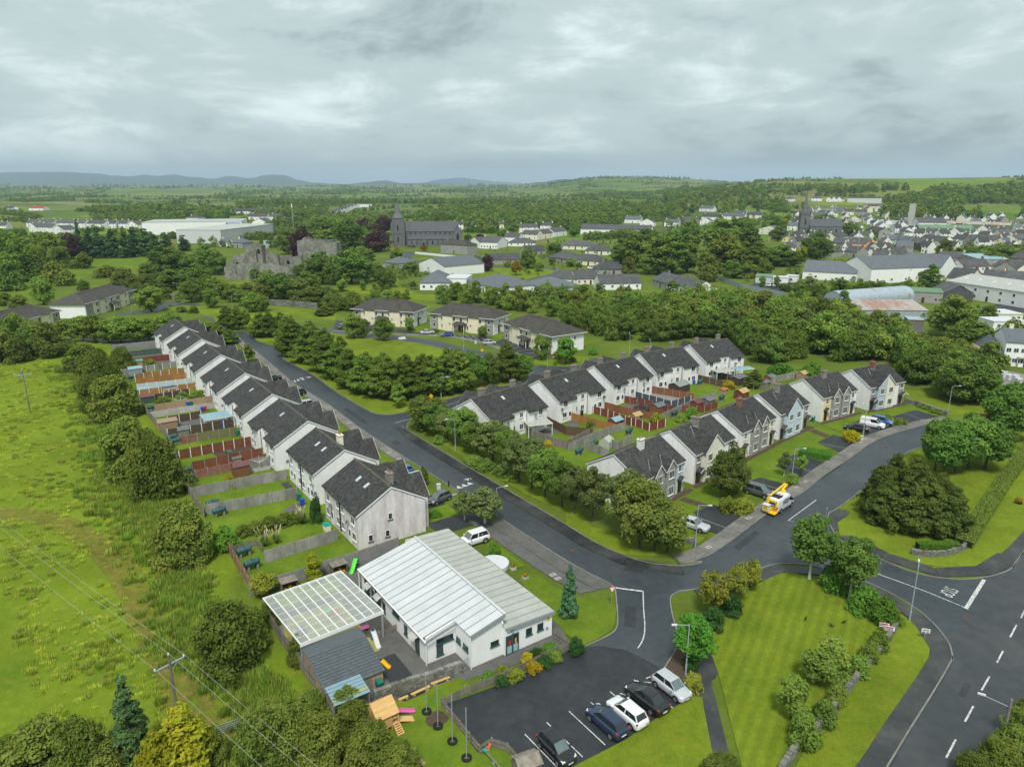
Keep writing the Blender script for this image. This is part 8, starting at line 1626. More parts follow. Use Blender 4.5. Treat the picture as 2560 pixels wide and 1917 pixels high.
many(12,[(330,402,180,200),(430,402,185,220),(560,402,240,190),(700,392,165,230),(780,402,215,150),(215,392,300,130,'m_dark'),(650,502,330,220),(400,522,360,220),(490,472,360,200),(100,522,420,180,'m_olive'),(200,542,400,180,'m_olive'),(30,482,370,180,'m_olive'),(320,542,470,160,'m_olive'),(570,560,430,180),(260,470,390,170),(130,580,480,150,'m_dark'),(240,590,500,150,'m_dark'),(360,590,500,140,'m_dark')],'tree from the far left in the wood left of the castle','trees left of the castle')
many(12,[(1080,522,340,130,'m_wispy'),(1190,562,370,200),(1290,592,380,220),(1400,592,430,220,'m_olive'),(1490,562,380,210),(1600,472,215,260),(1440,442,320,180),(1700,482,250,160),(1830,472,185,300),(1940,462,260,160),(2040,445,320,150),(1550,642,490,250,'m_olive'),(1640,612,500,180),(1760,642,590,170,'m_olive'),(1850,655,550,120,'m_copper'),(1610,722,640,150,'horn'),(1755,535,440,90,'small'),(1120,600,480,180,'m_olive'),(1460,640,520,200,'m_olive'),(1000,560,470,140,'m_olive'),(1460,330,35,230,'m_copper'),(1330,240,60,180),(2140,500,330,120),(2080,520,340,110)],'tree from the left in the wood right of the castle','trees right of the castle')
many(2,[(350,562,430,190,'m_copper'),(280,440,360,110,'m_copper'),(400,450,345,120,'m_copper'),(180,562,370,230),(60,545,430,210),(20,480,350,180),(120,420,350,150),(300,640,560,90),(340,700,620,110,'m_dark'),(260,640,540,140),(470,612,550,90,'m_bush'),(640,560,525,50,'m_amber')],'tree from the left beside the big church','trees beside the big church')
many(2,[(965,665,575,85,'m_silver'),(1025,685,580,85,'m_copper'),(1205,708,620,72,'m_amber'),(1280,665,535,105,'m_dark'),(1440,592,488,105,'m_dark'),(1350,685,625,60,'m_light'),(1425,645,600,50),(1540,655,605,80,'m_light'),(1590,672,625,45),(1150,660,620,50,'m_light'),(560,692,625,90),(790,695,655,45),(910,508,455,60),(985,482,455,60,'m_copper'),(575,795,740,60,'m_wispy'),(130,802,740,60,'m_light'),(265,802,740,45,'m_light'),(830,802,755,50,'m_light'),(1190,450,385,75),(1530,440,385,80),(1450,432,390,60),(1560,470,410,80)],'single tree from the left among the bungalows','single trees among the bungalows')
many(2,[(1850,642,480,150),(1930,662,430,200),(1990,642,420,150),(2080,702,450,220),(2165,702,430,190),(1820,622,520,100),(1900,722,600,120,'m_olive'),(2020,702,560,150,'m_light')],'tall tree from the left on the wood edge above the bungalows','wood edge above the bungalows','m_tall')
many(3,[(40,692,430,180),(140,692,440,165),(160,562,360,150,'m_broad'),(250,702,560,145,'m_olive'),(330,570,365,270,'m_broad'),(430,565,360,220,'m_broad'),(505,565,380,180),(370,690,462,290,'m_olive'),(480,690,500,185),(570,695,490,145),(650,645,508,205,'m_dark'),(720,655,510,155),(795,655,560,125),(935,625,448,205,'m_broad'),(880,475,415,42,'m_conif'),(420,725,610,125,'m_dark'),(520,725,620,125,'m_dark'),(275,745,660,130,'m_bush'),(610,720,630,110,'m_bush'),(700,500,400,120)],'tall tree from the left in the wood beside the town','wood beside the town','m_tall')
many(3,[(855,625,528,85),(1040,695,608,58),(1080,695,608,62),(1135,690,603,48),(1167,682,598,42),(735,425,360,65)],'golden tree from the left by the town','golden trees by the town','m_gold')
many(3,[(740,832,740,90),(830,842,740,105),(950,838,745,115),(1075,828,730,105),(1130,822,750,85),(1205,828,745,105),(1265,802,730,65),(1330,818,740,95),(1440,822,740,105),(1502,812,735,95),(1630,802,640,130,'m_tall'),(1440,742,640,135,'m_broad'),(1545,745,660,80,'m_wispy'),(890,800,700,90,'m_wispy'),(600,790,715,50,'m_light'),(690,780,710,40,'m_light')],'tree from the left in the line before the white halls','line of trees before the white halls','m_dark')
many(3,[(1720,585,490,100,'m_olive'),(1800,605,540,90),(1130,465,380,125),(1170,475,410,100,'m_light'),(1270,485,430,65),(980,380,330,125,'m_light'),(2060,625,520,220),(2150,605,520,200),(1960,595,520,145),(2010,645,560,150,'m_dark'),(690,432,365,110),(1590,560,525,50),(1900,610,560,80),(1880,600,540,60,'m_bush'),(2190,640,540,120,'m_dark')],'town tree from the left among the houses','trees among the town houses')
many(3,[(860,1160,880,115),(950,1160,915,115),(1040,1175,925,125),(1100,1185,945,105),(1160,1165,925,115)],'wispy pale-stemmed tree from the left before the tin barn','wispy trees before the tin barn','m_wispy')
many(3,[(1290,1170,945,240,'m_olive'),(1400,1160,955,210,'m_olive'),(1750,1085,835,280,'m_broad'),(1912,1000,878,52,'m_conif'),(1946,1002,888,42,'m_conif'),(1995,985,905,120,'m_bush'),(1860,1160,975,260,'m_broad'),(1700,1190,1105,150,'m_bush'),(2110,1160,1005,200,'m_bush'),(2180,1120,1020,120,'m_bush'),(1640,1200,1090,130,'m_olive'),(1560,1229,1120,140,'m_bush'),(1480,1229,1130,120,'m_olive')],'tree from the left around the tin barn and big round tree','trees around the tin barn')
many(5,[(235,182,8,155),(305,182,52,105),(440,197,42,155),(620,132,38,82),(1122,178,98,82),(1530,332,162,130),(1700,358,182,165,'bright'),(1885,292,252,72,'laurel'),(1640,322,278,95,'ybush'),(1745,345,310,55,'shrub'),(1625,368,338,36,'laurel'),(800,140,118,60,'laurel')],'tree from the left around the apartment parking','trees around the apartment parking','m_light')
def inside(p,poly):
 c=False;n=len(poly)
 for i in range(n):
  a,b=poly[i],poly[(i+1)%n]
  if(a.y>p[1])!=(b.y>p[1])and p[0]<(b.x-a.x)*(p[1]-a.y)/(b.y-a.y)+a.x:c=not c
 return c
MASS=[]
def wood(label,group,poly,n,h0,h1,kinds,seed,spread=.42,sep=.9):
 g=random.Random(seed);xs=[p.x for p in poly];ys=[p.y for p in poly];pts=[];tries=0
 while len(pts)<n and tries<n*80:
  tries+=1;x,y_=g.uniform(min(xs),max(xs)),g.uniform(min(ys),max(ys))
  if not inside((x,y_),poly):continue
  h=g.uniform(h0,h1)
  if any((x-a)**2+(y_-b)**2<(sep*.5*(h+c)*spread)**2 for a,b,c in pts):continue
  pts.append((x,y_,h))
 pts.sort(key=lambda q_:q_[1]);m=int(len(pts)*.42)
 for i,(x,y_,h)in enumerate(sorted(pts[:m],key=lambda q_:q_[0]/q_[1])):tree(g.choice(kinds),Vector((x,y_,0)),h,h*spread*g.uniform(.85,1.15),ordn(i)+label.replace(' in the',' from the left in the',1).join((' ','')),group)
 MASS.append((label,pts[m:],seed))
MIX=['m_broad','m_broad','m_light','m_olive','m_dark','m_dark']
wood('tree in the dense wood behind the cream apartments','wood behind the cream apartments',pl(2,(640,915),(790,880),(1000,905),(1280,945),(1520,1010),(1640,1070),(1800,1110),(2000,1100),(2212,1040),(2212,930),(1900,890),(1500,870),(1150,872),(860,850)),85,6,9,MIX,21)
wood('tree in the wood between the street row and the tin barn','wood before the tin barn',pl(3,(0,1000),(130,1010),(400,1075),(580,1150),(800,1215),(1250,1250),(1440,1190),(1480,1100),(1180,980),(850,950),(450,915),(100,915)),84,6.5,9.5,MIX+['m_wispy'],22)
wood('tree in the wood behind the last street houses','wood behind the last street houses',pl(11,(-200,60),(300,120),(560,180),(640,330),(760,370),(1000,380),(1340,430),(1380,330),(1000,190),(700,100),(300,0),(-200,-40)),40,7,10,['m_olive','m_broad','m_light','m_dark'],23)
wood('tree in the tall belt behind the middle row of houses','belt behind the middle row',pl(6,(330,60),(520,110),(860,100),(1010,190),(1160,280),(1400,290),(1660,330),(1760,280),(1560,130),(1200,20),(800,-70),(400,-60)),62,8,12,MIX,27)
wood('tree in the wood at the left edge below the apartments','wood below the left apartments',pl(1,(-150,1260),(300,1235),(420,1190),(400,1130),(150,1115),(-150,1130)),26,6.5,9.5,['m_dark','m_broad','m_olive'],24)
wood('bush in the scrub between the school lawn and apartments','scrub behind the apartments',pl(2,(-120,900),(180,880),(330,830),(620,850),(560,880),(200,930),(30,950)),26,3.5,6.5,['m_bush','m_olive','m_light'],25,.5)
wood('tree in the belt behind the castle meadow','belt behind the castle',pl(1,(1080,560),(1350,570),(1480,600),(1560,560),(1900,560),(1900,500),(1560,500),(1300,520)),14,5,9,['m_broad','m_light','m_bush'],26)
many(6,[(330,150,-10,130),(420,145,-40,150),(520,135,-50,150),(610,120,-60,160),(700,118,-60,150),(790,122,-50,150),(870,135,-30,150),(960,175,-20,150),(1030,240,30,160),(1100,290,110,140),(1190,305,110,150),(1000,205,0,150)],'tall tree from the left directly behind the middle row','trees directly behind the middle row','m_broad')
# -- road markings
def mark(pts,label,z=.05,w_=None):
 if w_:return strip('road_marking',pts,-w_/2,w_/2,z,M.paint,0,label=label)
 return sheet_('road_marking',pts,z,M.paint,0,label=label)
ZP=Z_ROAD+.02
for a,b,lb in(((765,1415),(1010,1668),'white bay line left of the lone black car'),((925,1330),(1187,1582),'white bay line right of the lone black car'),((1087,1248),(1352,1495),'long white bay line in the empty space'),((1245,1182),(1500,1400),'white bay line beside the navy car'),((1387,1105),(1640,1320),'white bay line beside the white car'),((1560,1018),(1845,1225),'white bay line beside the black saloon')):mark([P(8,*a),P(8,*b)],lb,ZP,.1)
for i,q_ in enumerate((((1635,1035),(1690,1040)),((1650,1010),(1690,993)),((1460,1118),(1500,1130)))):mark([P(8,*q_[0]),P(8,*q_[1])],'short worn white tick in the car park',ZP+.001*i,.12)
mark(smooth(pl(8,(1628,372),(1632,500),(1640,600),(1638,680),(1620,740),(1590,788))),'white centre line curving into the car park',ZP,.13);mark(pl(8,(1425,348),(1628,374)),'white give-way line at the car park lane',ZP,.28)
mark(pl(9,(608,272),(765,157)),'white centre line by the lift van',ZP,.13);mark(pl(9,(608,272),(635,280)),'short white line end by the lift van',ZP,.1)
mark(pl(9,(1105,570),(1250,622),(1400,678),(1610,765)),'white centre line leading to the STOP line',ZP,.13);mark(pl(9,(1605,768),(1708,605)),'broad white STOP line at the public road',ZP+.013,.4);mark(pl(9,(885,400),(925,428)),'short white line by the round clump',ZP,.12)
mark(pl(5,(518,768),(620,738)),'white line across the side road mouth',ZP,.12);mark(pl(5,(565,793),(592,802)),'short white line at the side road mouth',ZP,.12);mark(pl(5,(1640,410),(1700,400)),'white line at the lane junction',ZP,.12)
for i,(a,b)in enumerate((((1495,1605),(1548,1502)),((1600,1402),(1647,1315)),((1693,1226),(1738,1148)),((1780,1070),(1814,1005)),((1854,928),(1890,858)),((1914,820),(1940,770)))):mark(pl(9,a,b),ORD[i]+' white centre dash from the bottom on the public road',ZP+.015,.16)
for k,tl in((5,[((945,1200),(990,1215),(948,1222)),((980,1188),(1028,1202),(985,1210)),((1020,1175),(1065,1188),(1022,1197)),((990,1158),(1030,1150),(1028,1165)),((1028,1150),(1066,1142),(1062,1157)),((1065,1142),(1103,1134),(1098,1150))]),(4,[((1478,470),(1498,482),(1480,484)),((1500,462),(1525,474),(1502,477)),((1530,455),(1555,467),(1532,470)),((1555,452),(1600,447),(1585,456)),((1510,458),(1545,452),(1535,462))])):
 for t3 in tl:mark(pl(k,*t3),'white triangle marking on a road hump',ZP+.003)
for i in range(10):a,b=P(2,640+i*42,1058+i*3),P(2,690+i*42,1078+i*5);mark([a,b],'white bay line before the apartments',.062,.12)
for i in range(5):a,b=P(2,1110+i*50,1150+i*13),P(2,1190+i*50,1135+i*16);mark([a,b],'white bay line before the third apartments',.066,.12)
mark(pl(2,(478,1092),(520,1085),(530,1100),(490,1105)),'white hump marking by the green',.055)
tcv=bpy.data.curves.new('STOP','FONT');tcv.body='STOP';tcv.size=1.;tcv.align_x='CENTER';tcv.align_y='CENTER';tcv.materials.append(M.paint)
sa,sb=P(9,1110,570),P(9,1610,765);sdv=(sb-sa).normalized();so=ob('road_marking',tcv,None,P(9,1505,672)+Vector((0,0,ZP+.012)),atan2(sdv.y,sdv.x)-pi/2,None,(.95,2.1,1),kind='structure',label='white STOP lettering painted on the road')
for i,(k,x,y)in enumerate(((5,410,800),(5,370,825),(8,1110,75),(5,700,1190),(6,1975,880),(9,1605,822),(4,1520,545))):
 t=Th('manhole_cover',['small iron cover at the side road mouth','iron cover left of the side road mouth','round rusty cover on the bend by the white building','iron cover near the hump triangles','iron cover before the black saloon drive','small cover at the STOP junction','iron cover far along the road'][i],'manhole',P(k,x,y)+Vector((0,0,Z_ROAD)),0,'iron covers in the road');ob('cover',C_('mhc',lambda:MB().lathe([(.36,0),(.36,.014),(.33,.018),(0,.018)],16).data('cover',M.iron if 'iron' in M else M.timber_dk)),t)
for i,(k,x,y)in enumerate(((8,970,258),(8,1005,285),(5,545,1015),(5,478,975),(5,200,770),(6,1420,1118),(6,1355,1160),(6,1035,1370),(9,380,262),(9,160,425),(11,340,790),(11,300,815),(5,930,1265))):
 t=Th('access_cover',ordn(i)+' square access cover set in a footway','access cover',P(k,x,y)+Vector((0,0,.125)),CA,'square covers in the footways');ob('cover',C_('acc',lambda:MB().box(-.4,-.28,0,.4,.28,.012).data('cover',M.conc_lt)),t);ob('lid',C_('accl',lambda:MB().box(-.3,-.2,.012,.3,.2,.018).data('lid',M.block)),t)
def lamp(label,k,x,y,ytop,hd_,arm=1.3,name='street_lamp'):
 p=P(k,x,y);h=hgt(p,k,x,ytop);t=Th(name,label,'street lamp',p,hd_,'street lamps')
 ob('pole',MB().tube((0,0,0),(0,0,1.3),.1,.1,8).tube((0,0,1.3),(0,0,h),.07,.045,8).data('pole',M.pole_blue),t)
 ob('arm',C_(('arm',arm),lambda:MB().tube((0,0,0),(arm,0,.12),.035,n=6).data('arm',M.pole_blue)),t,(0,0,h-.03))
 ob('lamp_head',C_('lhead',lambda:MB().hexa([(0,-.09,-.03),(.55,-.12,-.03),(.55,.12,-.03),(0,.09,-.03),(0,-.06,.06),(.5,-.09,.09),(.5,.09,.09),(0,.06,.06)]).data('lamp_head',M.steel_lt)),t,(arm-.1,0,h+.09))
for a in(('lamp post at the island end of the road',5,838,602,450,R(0)),('lamp post among the roadside maples',5,936,962,742,R(190)),('lamp post by the thin bare shrub',6,1322,1132,890,R(0)),('lamp post by the silver saloon',9,85,425,186,R(-10)),('tall lamp post on the corner of the public road',9,1287,838,535,R(60)),('lamp post behind the silver hatchback',8,1938,985,617,R(185)),('lamp post at the far end of the street row',11,1022,592,350,R(0)),('lamp post beside the yellow-green bush',11,318,792,520,R(90)),('lamp post on the loop road by the green',5,993,262,132,R(90)),('lamp post behind the loose birch',5,1222,1415,1215,R(20)),('lamp post behind the middle row, left one',6,202,245,100,R(90)),('lamp post behind the middle row, right one',6,348,205,145,R(90)),('lamp post at the road end by dark trees',12,885,835,705,R(180)),('lamp post by the slanting tree row, left one',12,893,700,558,R(0)),('lamp post by the slanting tree row, right one',12,990,700,610,R(0)),('lamp post in the far lane bend',12,458,560,468,R(180)),('lamp post beside the umbrella-shaped tree',12,752,662,520,R(60)),('lamp post near the far left apartments',12,95,700,640,R(0)),('lamp post by the third apartment lawn',5,1572,380,315,R(0)),('lamp post on the bungalow green',2,1248,740,665,R(90))):lamp(*a)
def sign(label,k,x,y,ytop,shape,face,m,name='road_sign',inner=None,w_=.6,hh=.5):
 p=P(k,x,y);h=max(1.4,hgt(p,k,x,ytop));t=Th(name,label,'sign',p,face)
 ob('post',MB().tube((0,0,0),(0,0,h),.035,n=6).data('post',M.galv),t)
 def pf(s,y_):
  if shape=='tri':q_=[(0,-s),(s*.9,s*.6),(-s*.9,s*.6)]
  elif shape=='dia':q_=[(0,-s),(s,0),(0,s),(-s,0)]
  else:q_=[(-w_/2*s/.5,-hh/2*s/.5),(w_/2*s/.5,-hh/2*s/.5),(w_/2*s/.5,hh/2*s/.5),(-w_/2*s/.5,hh/2*s/.5)]
  return MB().prism(q_,y_,y_+.02,axis='y')
 pn=ob('panel',pf(.5,-.06).data('panel',M[m]),t,(0,0,h-.35))
 if inner:ob('panel_face',pf(.36 if shape=='tri' else .42,-.075).data('panel_face',M[inner]),pn)
 return t,pn
sign('red and white give-way sign at the car park lane',8,1397,475,335,'tri',R(20),'plast_red',inner='white')
sign('blue-grey street name sign by the path end',9,815,282,195,'rect',R(60),'pole_blue',w_=.9,hh=.35);sign('red-topped sign post at the hedge corner',9,1343,532,442,'rect',R(80),'plast_red',w_=.35,hh=.6);sign('yellow diamond warning sign by the green',5,1121,312,255,'dia',R(0),'plast_yel',inner='plast_yel');sign('yellow diamond sign above the roadside trees',5,771,690,568,'dia',R(0),'plast_yel')
M.sale_blue=mat('sign_blue',(.04,.06,.35),.5,0)
for lb,x,y,yt,red in(('small angled house sign at the laurel end',1140,905,848,1),('larger red and blue house sign on the lawn corner',1170,925,882,1),('white sign with red marks beside the footway',1372,938,890,0)):
 t,pn=sign(lb,9,x,y,yt,'rect',R(-18),'white','sale_sign',w_=.95 if red else .8,hh=.5)
 if red:ob('print',MB().box(-.45,-.083,.05,.35,-.078,.2).data('print',M.plast_red),pn);ob('print',MB().box(-.45,-.083,-.12,.3,-.078,-.04).data('print',M.sale_blue),pn)
 else:ob('print',MB().box(-.3,-.083,.05,.3,-.078,.17).data('print',M.plast_teal),pn);ob('print',MB().box(-.35,-.083,-.2,-.05,-.078,-.08).box(.08,-.083,-.2,.32,-.078,-.08).data('print',M.chev_r),pn)
def upole(label,p,h,rz,arm=2.4,name='utility_pole'):
 t=Th(name,label,'utility pole',p,rz);ob('pole',MB().tube((0,0,0),(0,0,h),.15,.1,10).data('pole',M.timber_gy),t)
 if arm:
  ob('crossarm',MB().box(-arm/2,-.05,h-1.,arm/2,.05,h-.88).tube((-arm*.3,0,h-.95),(0,0,h-1.7),.025,n=5).tube((arm*.3,0,h-.95),(0,0,h-1.7),.025,n=5).data('crossarm',M.pole_blue),t)
  for x,z in((-arm/2,h-.88),(arm/2,h-.88),(0,h)):ob('insulator',C_('insul',lambda:MB().lathe([(.05,0),(.09,.05),(.06,.1),(.09,.15),(.05,.22),(0,.24)],8).data('insulator',M.steel_lt)),t,(x,0,z))
 return t
pp=P(7,108,1330);ph_=hgt(pp,7,62,960);wl=P(10,0,690,ph_);wr=P(10,877,1385,ph_);wd=(wr-wl);wa=atan2(wd.y,wd.x)
upole('wooden power pole with blue-grey crossarm in the near field',pp,ph_,wa+pi/2,2.6)
p2=P(10,118,268);upole('distant wooden power pole at the field top',p2,hgt(p2,10,100,102),R(20),3.)
pu=P(9,1815,1490);t=Th('lamp_pole','wooden pole with a white street lamp by the public road','street lamp',pu,R(150));ob('pole',MB().tube((0,0,0),(0,0,hgt(pu,9,1850,1275)),.13,.11,8).data('pole',M.timber_gy),t);hh_=hgt(pu,9,1850,1275);ob('arm',MB().tube((0,0,hh_-.8),(1.9,0,hh_-.4),.03,n=6).data('arm',M.galv),t);ob('lamp_head',MB().box(1.8,-.1,-.12,2.4,.1,0).data('lamp_head',M.steel_lt),t,(0,0,hh_-.28))
ud=wd.normalized();nd=Vector((-ud.y,ud.x,0));far_l,far_r=pp-ud*95,pp+ud*75
M.wire=mat('power_wire',(.42,.43,.44),.5,0)
for i,(off,dz)in enumerate(((-1.3,-.65),(0,.22),(1.3,-.65))):
 mb=MB();z0=ph_+dz
 for a,b in((far_l,pp),(pp,far_r)):
  prev=None
  for j in range(17):
   s=j/16;p=lerp(Vector((a.x,a.y,0)),Vector((b.x,b.y,0)),s)+nd*off;q_=Vector((p.x,p.y,z0-4*1.2*s*(1-s)))
   if prev is not None:mb.tube(prev,q_,(.01),n=4,cap=False)
   prev=q_
 ob('power_line',mb.data('power_line',M.wire),label=['nearest','middle','farthest'][i]+' power wire strung across the near field',category='power line',group='power wires over the field')
gt=Th('farm_gate','galvanised farm gate at the end of the field track','gate',P(7,350,1470),0);ga,gb=P(7,350,1470),P(7,490,1420);gd=gb-ga;gt.rotation_euler.z=atan2(gd.y,gd.x)
for z in(.25,.45,.65,.85,1.1):ob('bar',C_('gtb',lambda:MB().tube((0,0,0),(gd.length,0,0),.025,n=6).data('bar',M.galv)),gt,(0,0,z))
for x in(0,.5,1):ob('upright',C_('gtu',lambda:MB().tube((0,0,0),(0,0,1.2),.03,n=6).data('upright',M.galv)),gt,(gd.length*x,0,0))
mast=Th('radio_mast','tall thin lattice mast behind the halls','mast',P(13,555,700));mh_=hgt(P(13,555,700),13,640,100)
mb=MB()
for i in range(3):
 a=i*2.094;mb.tube((cos(a)*.6,sin(a)*.6,0),(cos(a)*.12,sin(a)*.12,mh_),.06,n=5)
for j in range(14):
 for i in range(3):a,b=i*2.094,(i+1)*2.094;z=mh_*j/14;r0_,r1_=.6-.48*j/14,.6-.48*(j+1)/14;mb.tube((cos(a)*r0_,sin(a)*r0_,z),(cos(b)*r1_,sin(b)*r1_,z+mh_/14),.03,n=4)
ob('lattice',mb.data('lattice',M.galv),mast);ob('dish',MB().lathe([(0,0),(.6,.1),(.9,.3)],12).data('dish',M.steel_lt),mast,(.4,-.4,mh_*.6),rot=(R(80),0,0))
m2=Th('phone_mast','white-headed phone mast by the railway','mast',T(1,1803,420));ob('pole',MB().tube((0,0,0),(0,0,22),.35,.25,8).data('pole',M.galv),m2);ob('antenna',MB().tube((0,0,22),(0,0,26),.6,n=8).data('antenna',M.white),m2)
for i,(x,y)in enumerate(((768,285),(678,215))):
 t=Th('planter',['nearer small concrete planter by the white building path','farther small concrete planter by the white building path'][i],'planter',P(8,x,y),CA);ob('pot',C_('pltr',lambda:MB().box(-.35,-.25,0,.35,.25,.4).data('pot',M.conc_lt)),t);ob('plant',C_('pltp',lambda:leaf_mesh('plant',[(0,0,.6)],[.3],160,.09,LF['amber'])),t)
for lb,k,x,y in(('small grey utility cabinet by the hump',5,820,1225),('short black bollard by the hump',5,890,1205),('pale utility cabinet at the drives corner',11,305,800),('grey cabinet by the apartment lawn',5,1075,218)):
 t=Th('utility_cabinet' if 'cabinet' in lb else 'bollard',lb,'cabinet' if 'cabinet' in lb else 'bollard',P(k,x,y),.3);ob('body',(MB().box(-.3,-.2,0,.3,.2,.9).box(-.33,-.23,.9,.33,.23,.95)if 'cabinet' in lb else MB().lathe([(.1,0),(.1,.95),(.06,1.),(0,1.)],8)).data('body',M.steel_lt if 'cabinet' in lb else M.black),t)
def bird_mesh():
 """small crow: rounded body, head with beak, tail, two legs in one surface"""
 mb=MB();prof=[(-.24,.005,.16),(-.15,.03,.17),(-.05,.065,.17),(.05,.07,.18),(.12,.045,.22),(.155,.04,.255),(.19,.035,.26),(.215,.012,.25),(.26,.003,.24)];n=8;b=0
 for x,r_,z in prof:
  for i in range(n):a=2*pi*i/n;mb.v.append((x,r_*cos(a),z+r_*.9*sin(a)))
 for k in range(len(prof)-1):
  for i in range(n):j=(i+1)%n;mb.f.append((k*n+i,(k+1)*n+i,(k+1)*n+j,k*n+j));mb.m.append(0)
 for s in(-1,1):mb.tube((0,s*.03,.12),(.01,s*.03,.0),.008,n=4)
 return mb.data('crow',M.black,True)
for i,(x,y,a)in enumerate(((703,838,1.),(848,874,2.5),(920,855,.2))):ob('crow',C_('crow',bird_mesh),None,P(9,x,y)+Vector((0,0,.11)),a,None,1.5,label=['leftmost','middle','rightmost'][i]+' black crow standing on the striped lawn',category='bird',group='crows on the striped lawn')
t=Th('flower_tub','dark tub of red flowers on the roadside grass','planter',P(11,1610,1325));ob('tub',MB().lathe([(.35,0),(.5,.4),(.42,.4),(.3,.1),(0,.1)],12).data('tub',M.black),t);ob('plant',leaf_mesh('plant',[(0,0,.6)],[.5],260,.1,LF['amber']),t);ob('base',MB().lathe([(.8,0),(.8,.03),(0,.03)],14).data('base',M.conc_lt),t)
stone_wall('low rubble wall along the striped lawn',pl(9,(560,1700),(660,1545),(790,1430),(900,1290),(1020,1130),(1130,1000),(1210,880)),.75,.4,seed=11);stone_wall('low rubble wall at the clipped hedge corner',[P(9,1295,465),P(9,1400,478),P(9,1500,472),P(9,1590,440),P(11,1180,1650),P(11,1450,1270),P(11,1660,1000),P(11,1800,820)],.7,.35,seed=12);stone_wall('short rubble wall by the silver saloon',pl(9,(15,395),(90,418)),.9,.35,seed=13)
def pampas(label,k,x,y,s):
 t=Th('pampas_grass',label,'grass clump',P(k,x,y),0,None,s);g=random.Random(int(x));mb=MB();pm=MB()
 for i in range(160):
  a=g.uniform(0,6.28);r_=g.uniform(.5,1.1);h=g.uniform(.8,1.5);p0=Vector((cos(a)*.1,sin(a)*.1,0));p1=Vector((cos(a)*r_*.5,sin(a)*r_*.5,h));p2_=Vector((cos(a)*r_,sin(a)*r_,h*.7));w3=Vector((-sin(a),cos(a),0))*.025
  mb.face([p0-w3,p0+w3,p1+w3,p1-w3]);mb.face([p1-w3,p1+w3,p2_])
 for i in range(14):
  a=g.uniform(0,6.28);r_=g.uniform(.3,1.2);h=g.uniform(1.7,2.4);b=Vector((cos(a)*r_,sin(a)*r_,h));pm.tube((0,0,.2),b,.012,n=4);pm.tube(b-Vector((0,0,.1)),b+Vector((cos(a)*.2,sin(a)*.2,.35)),.06,.02,5)
 ob('leaves',mb.data('leaves',LF['olive']),t);ob('plumes',pm.data('plumes',M.plume),t)
M.plume=mat('pampas_plume',(.55,.47,.3),.9,.1,5)
pampas('pampas grass by the nearest house corner',16,1020,1190,1.1);pampas('pampas grass by the little picket enclosure',16,530,1480,1.);pampas('pampas grass right of the picket enclosure',16,680,1440,.9)
M.track=grassmat('trodden_grass',(.235,.215,.04),(.2,.19,.035),(.18,.125,.06),s1=.5,s2=2.)
tb=M.track.node_tree.nodes['Principled BSDF'];tn=N(M.track.node_tree,'ShaderNodeTexNoise');Dv(tn,'Scale',.9);Dv(tn,'Detail',6);tg_=N(M.track.node_tree,'ShaderNodeNewGeometry');M.track.node_tree.links.new(tg_.outputs['Position'],tn.inputs['Vector'])
tm_=N(M.track.node_tree,'ShaderNodeMapRange');Dv(tm_,1,.34);Dv(tm_,2,.6);Dv(tm_,4,.8);M.track.node_tree.links.new(tn.outputs['Fac'],tm_.inputs[0]);M.track.node_tree.links.new(tm_.outputs[0],tb.inputs['Alpha'])
trk=smooth(pl(10,(-150,640),(0,660),(130,672),(250,705),(360,770),(450,850),(520,950),(570,1060),(620,1160),(680,1270),(740,1390),(790,1480),(850,1580)))
strip('track',trk,-1.9,1.9,.012,M.track,0,label='faint trodden track curving through the field')
for s in(-.85,.85):strip('track',offset(trk,s),-.35,.35,.018,M.track,0,label='wheel rut of the field track')
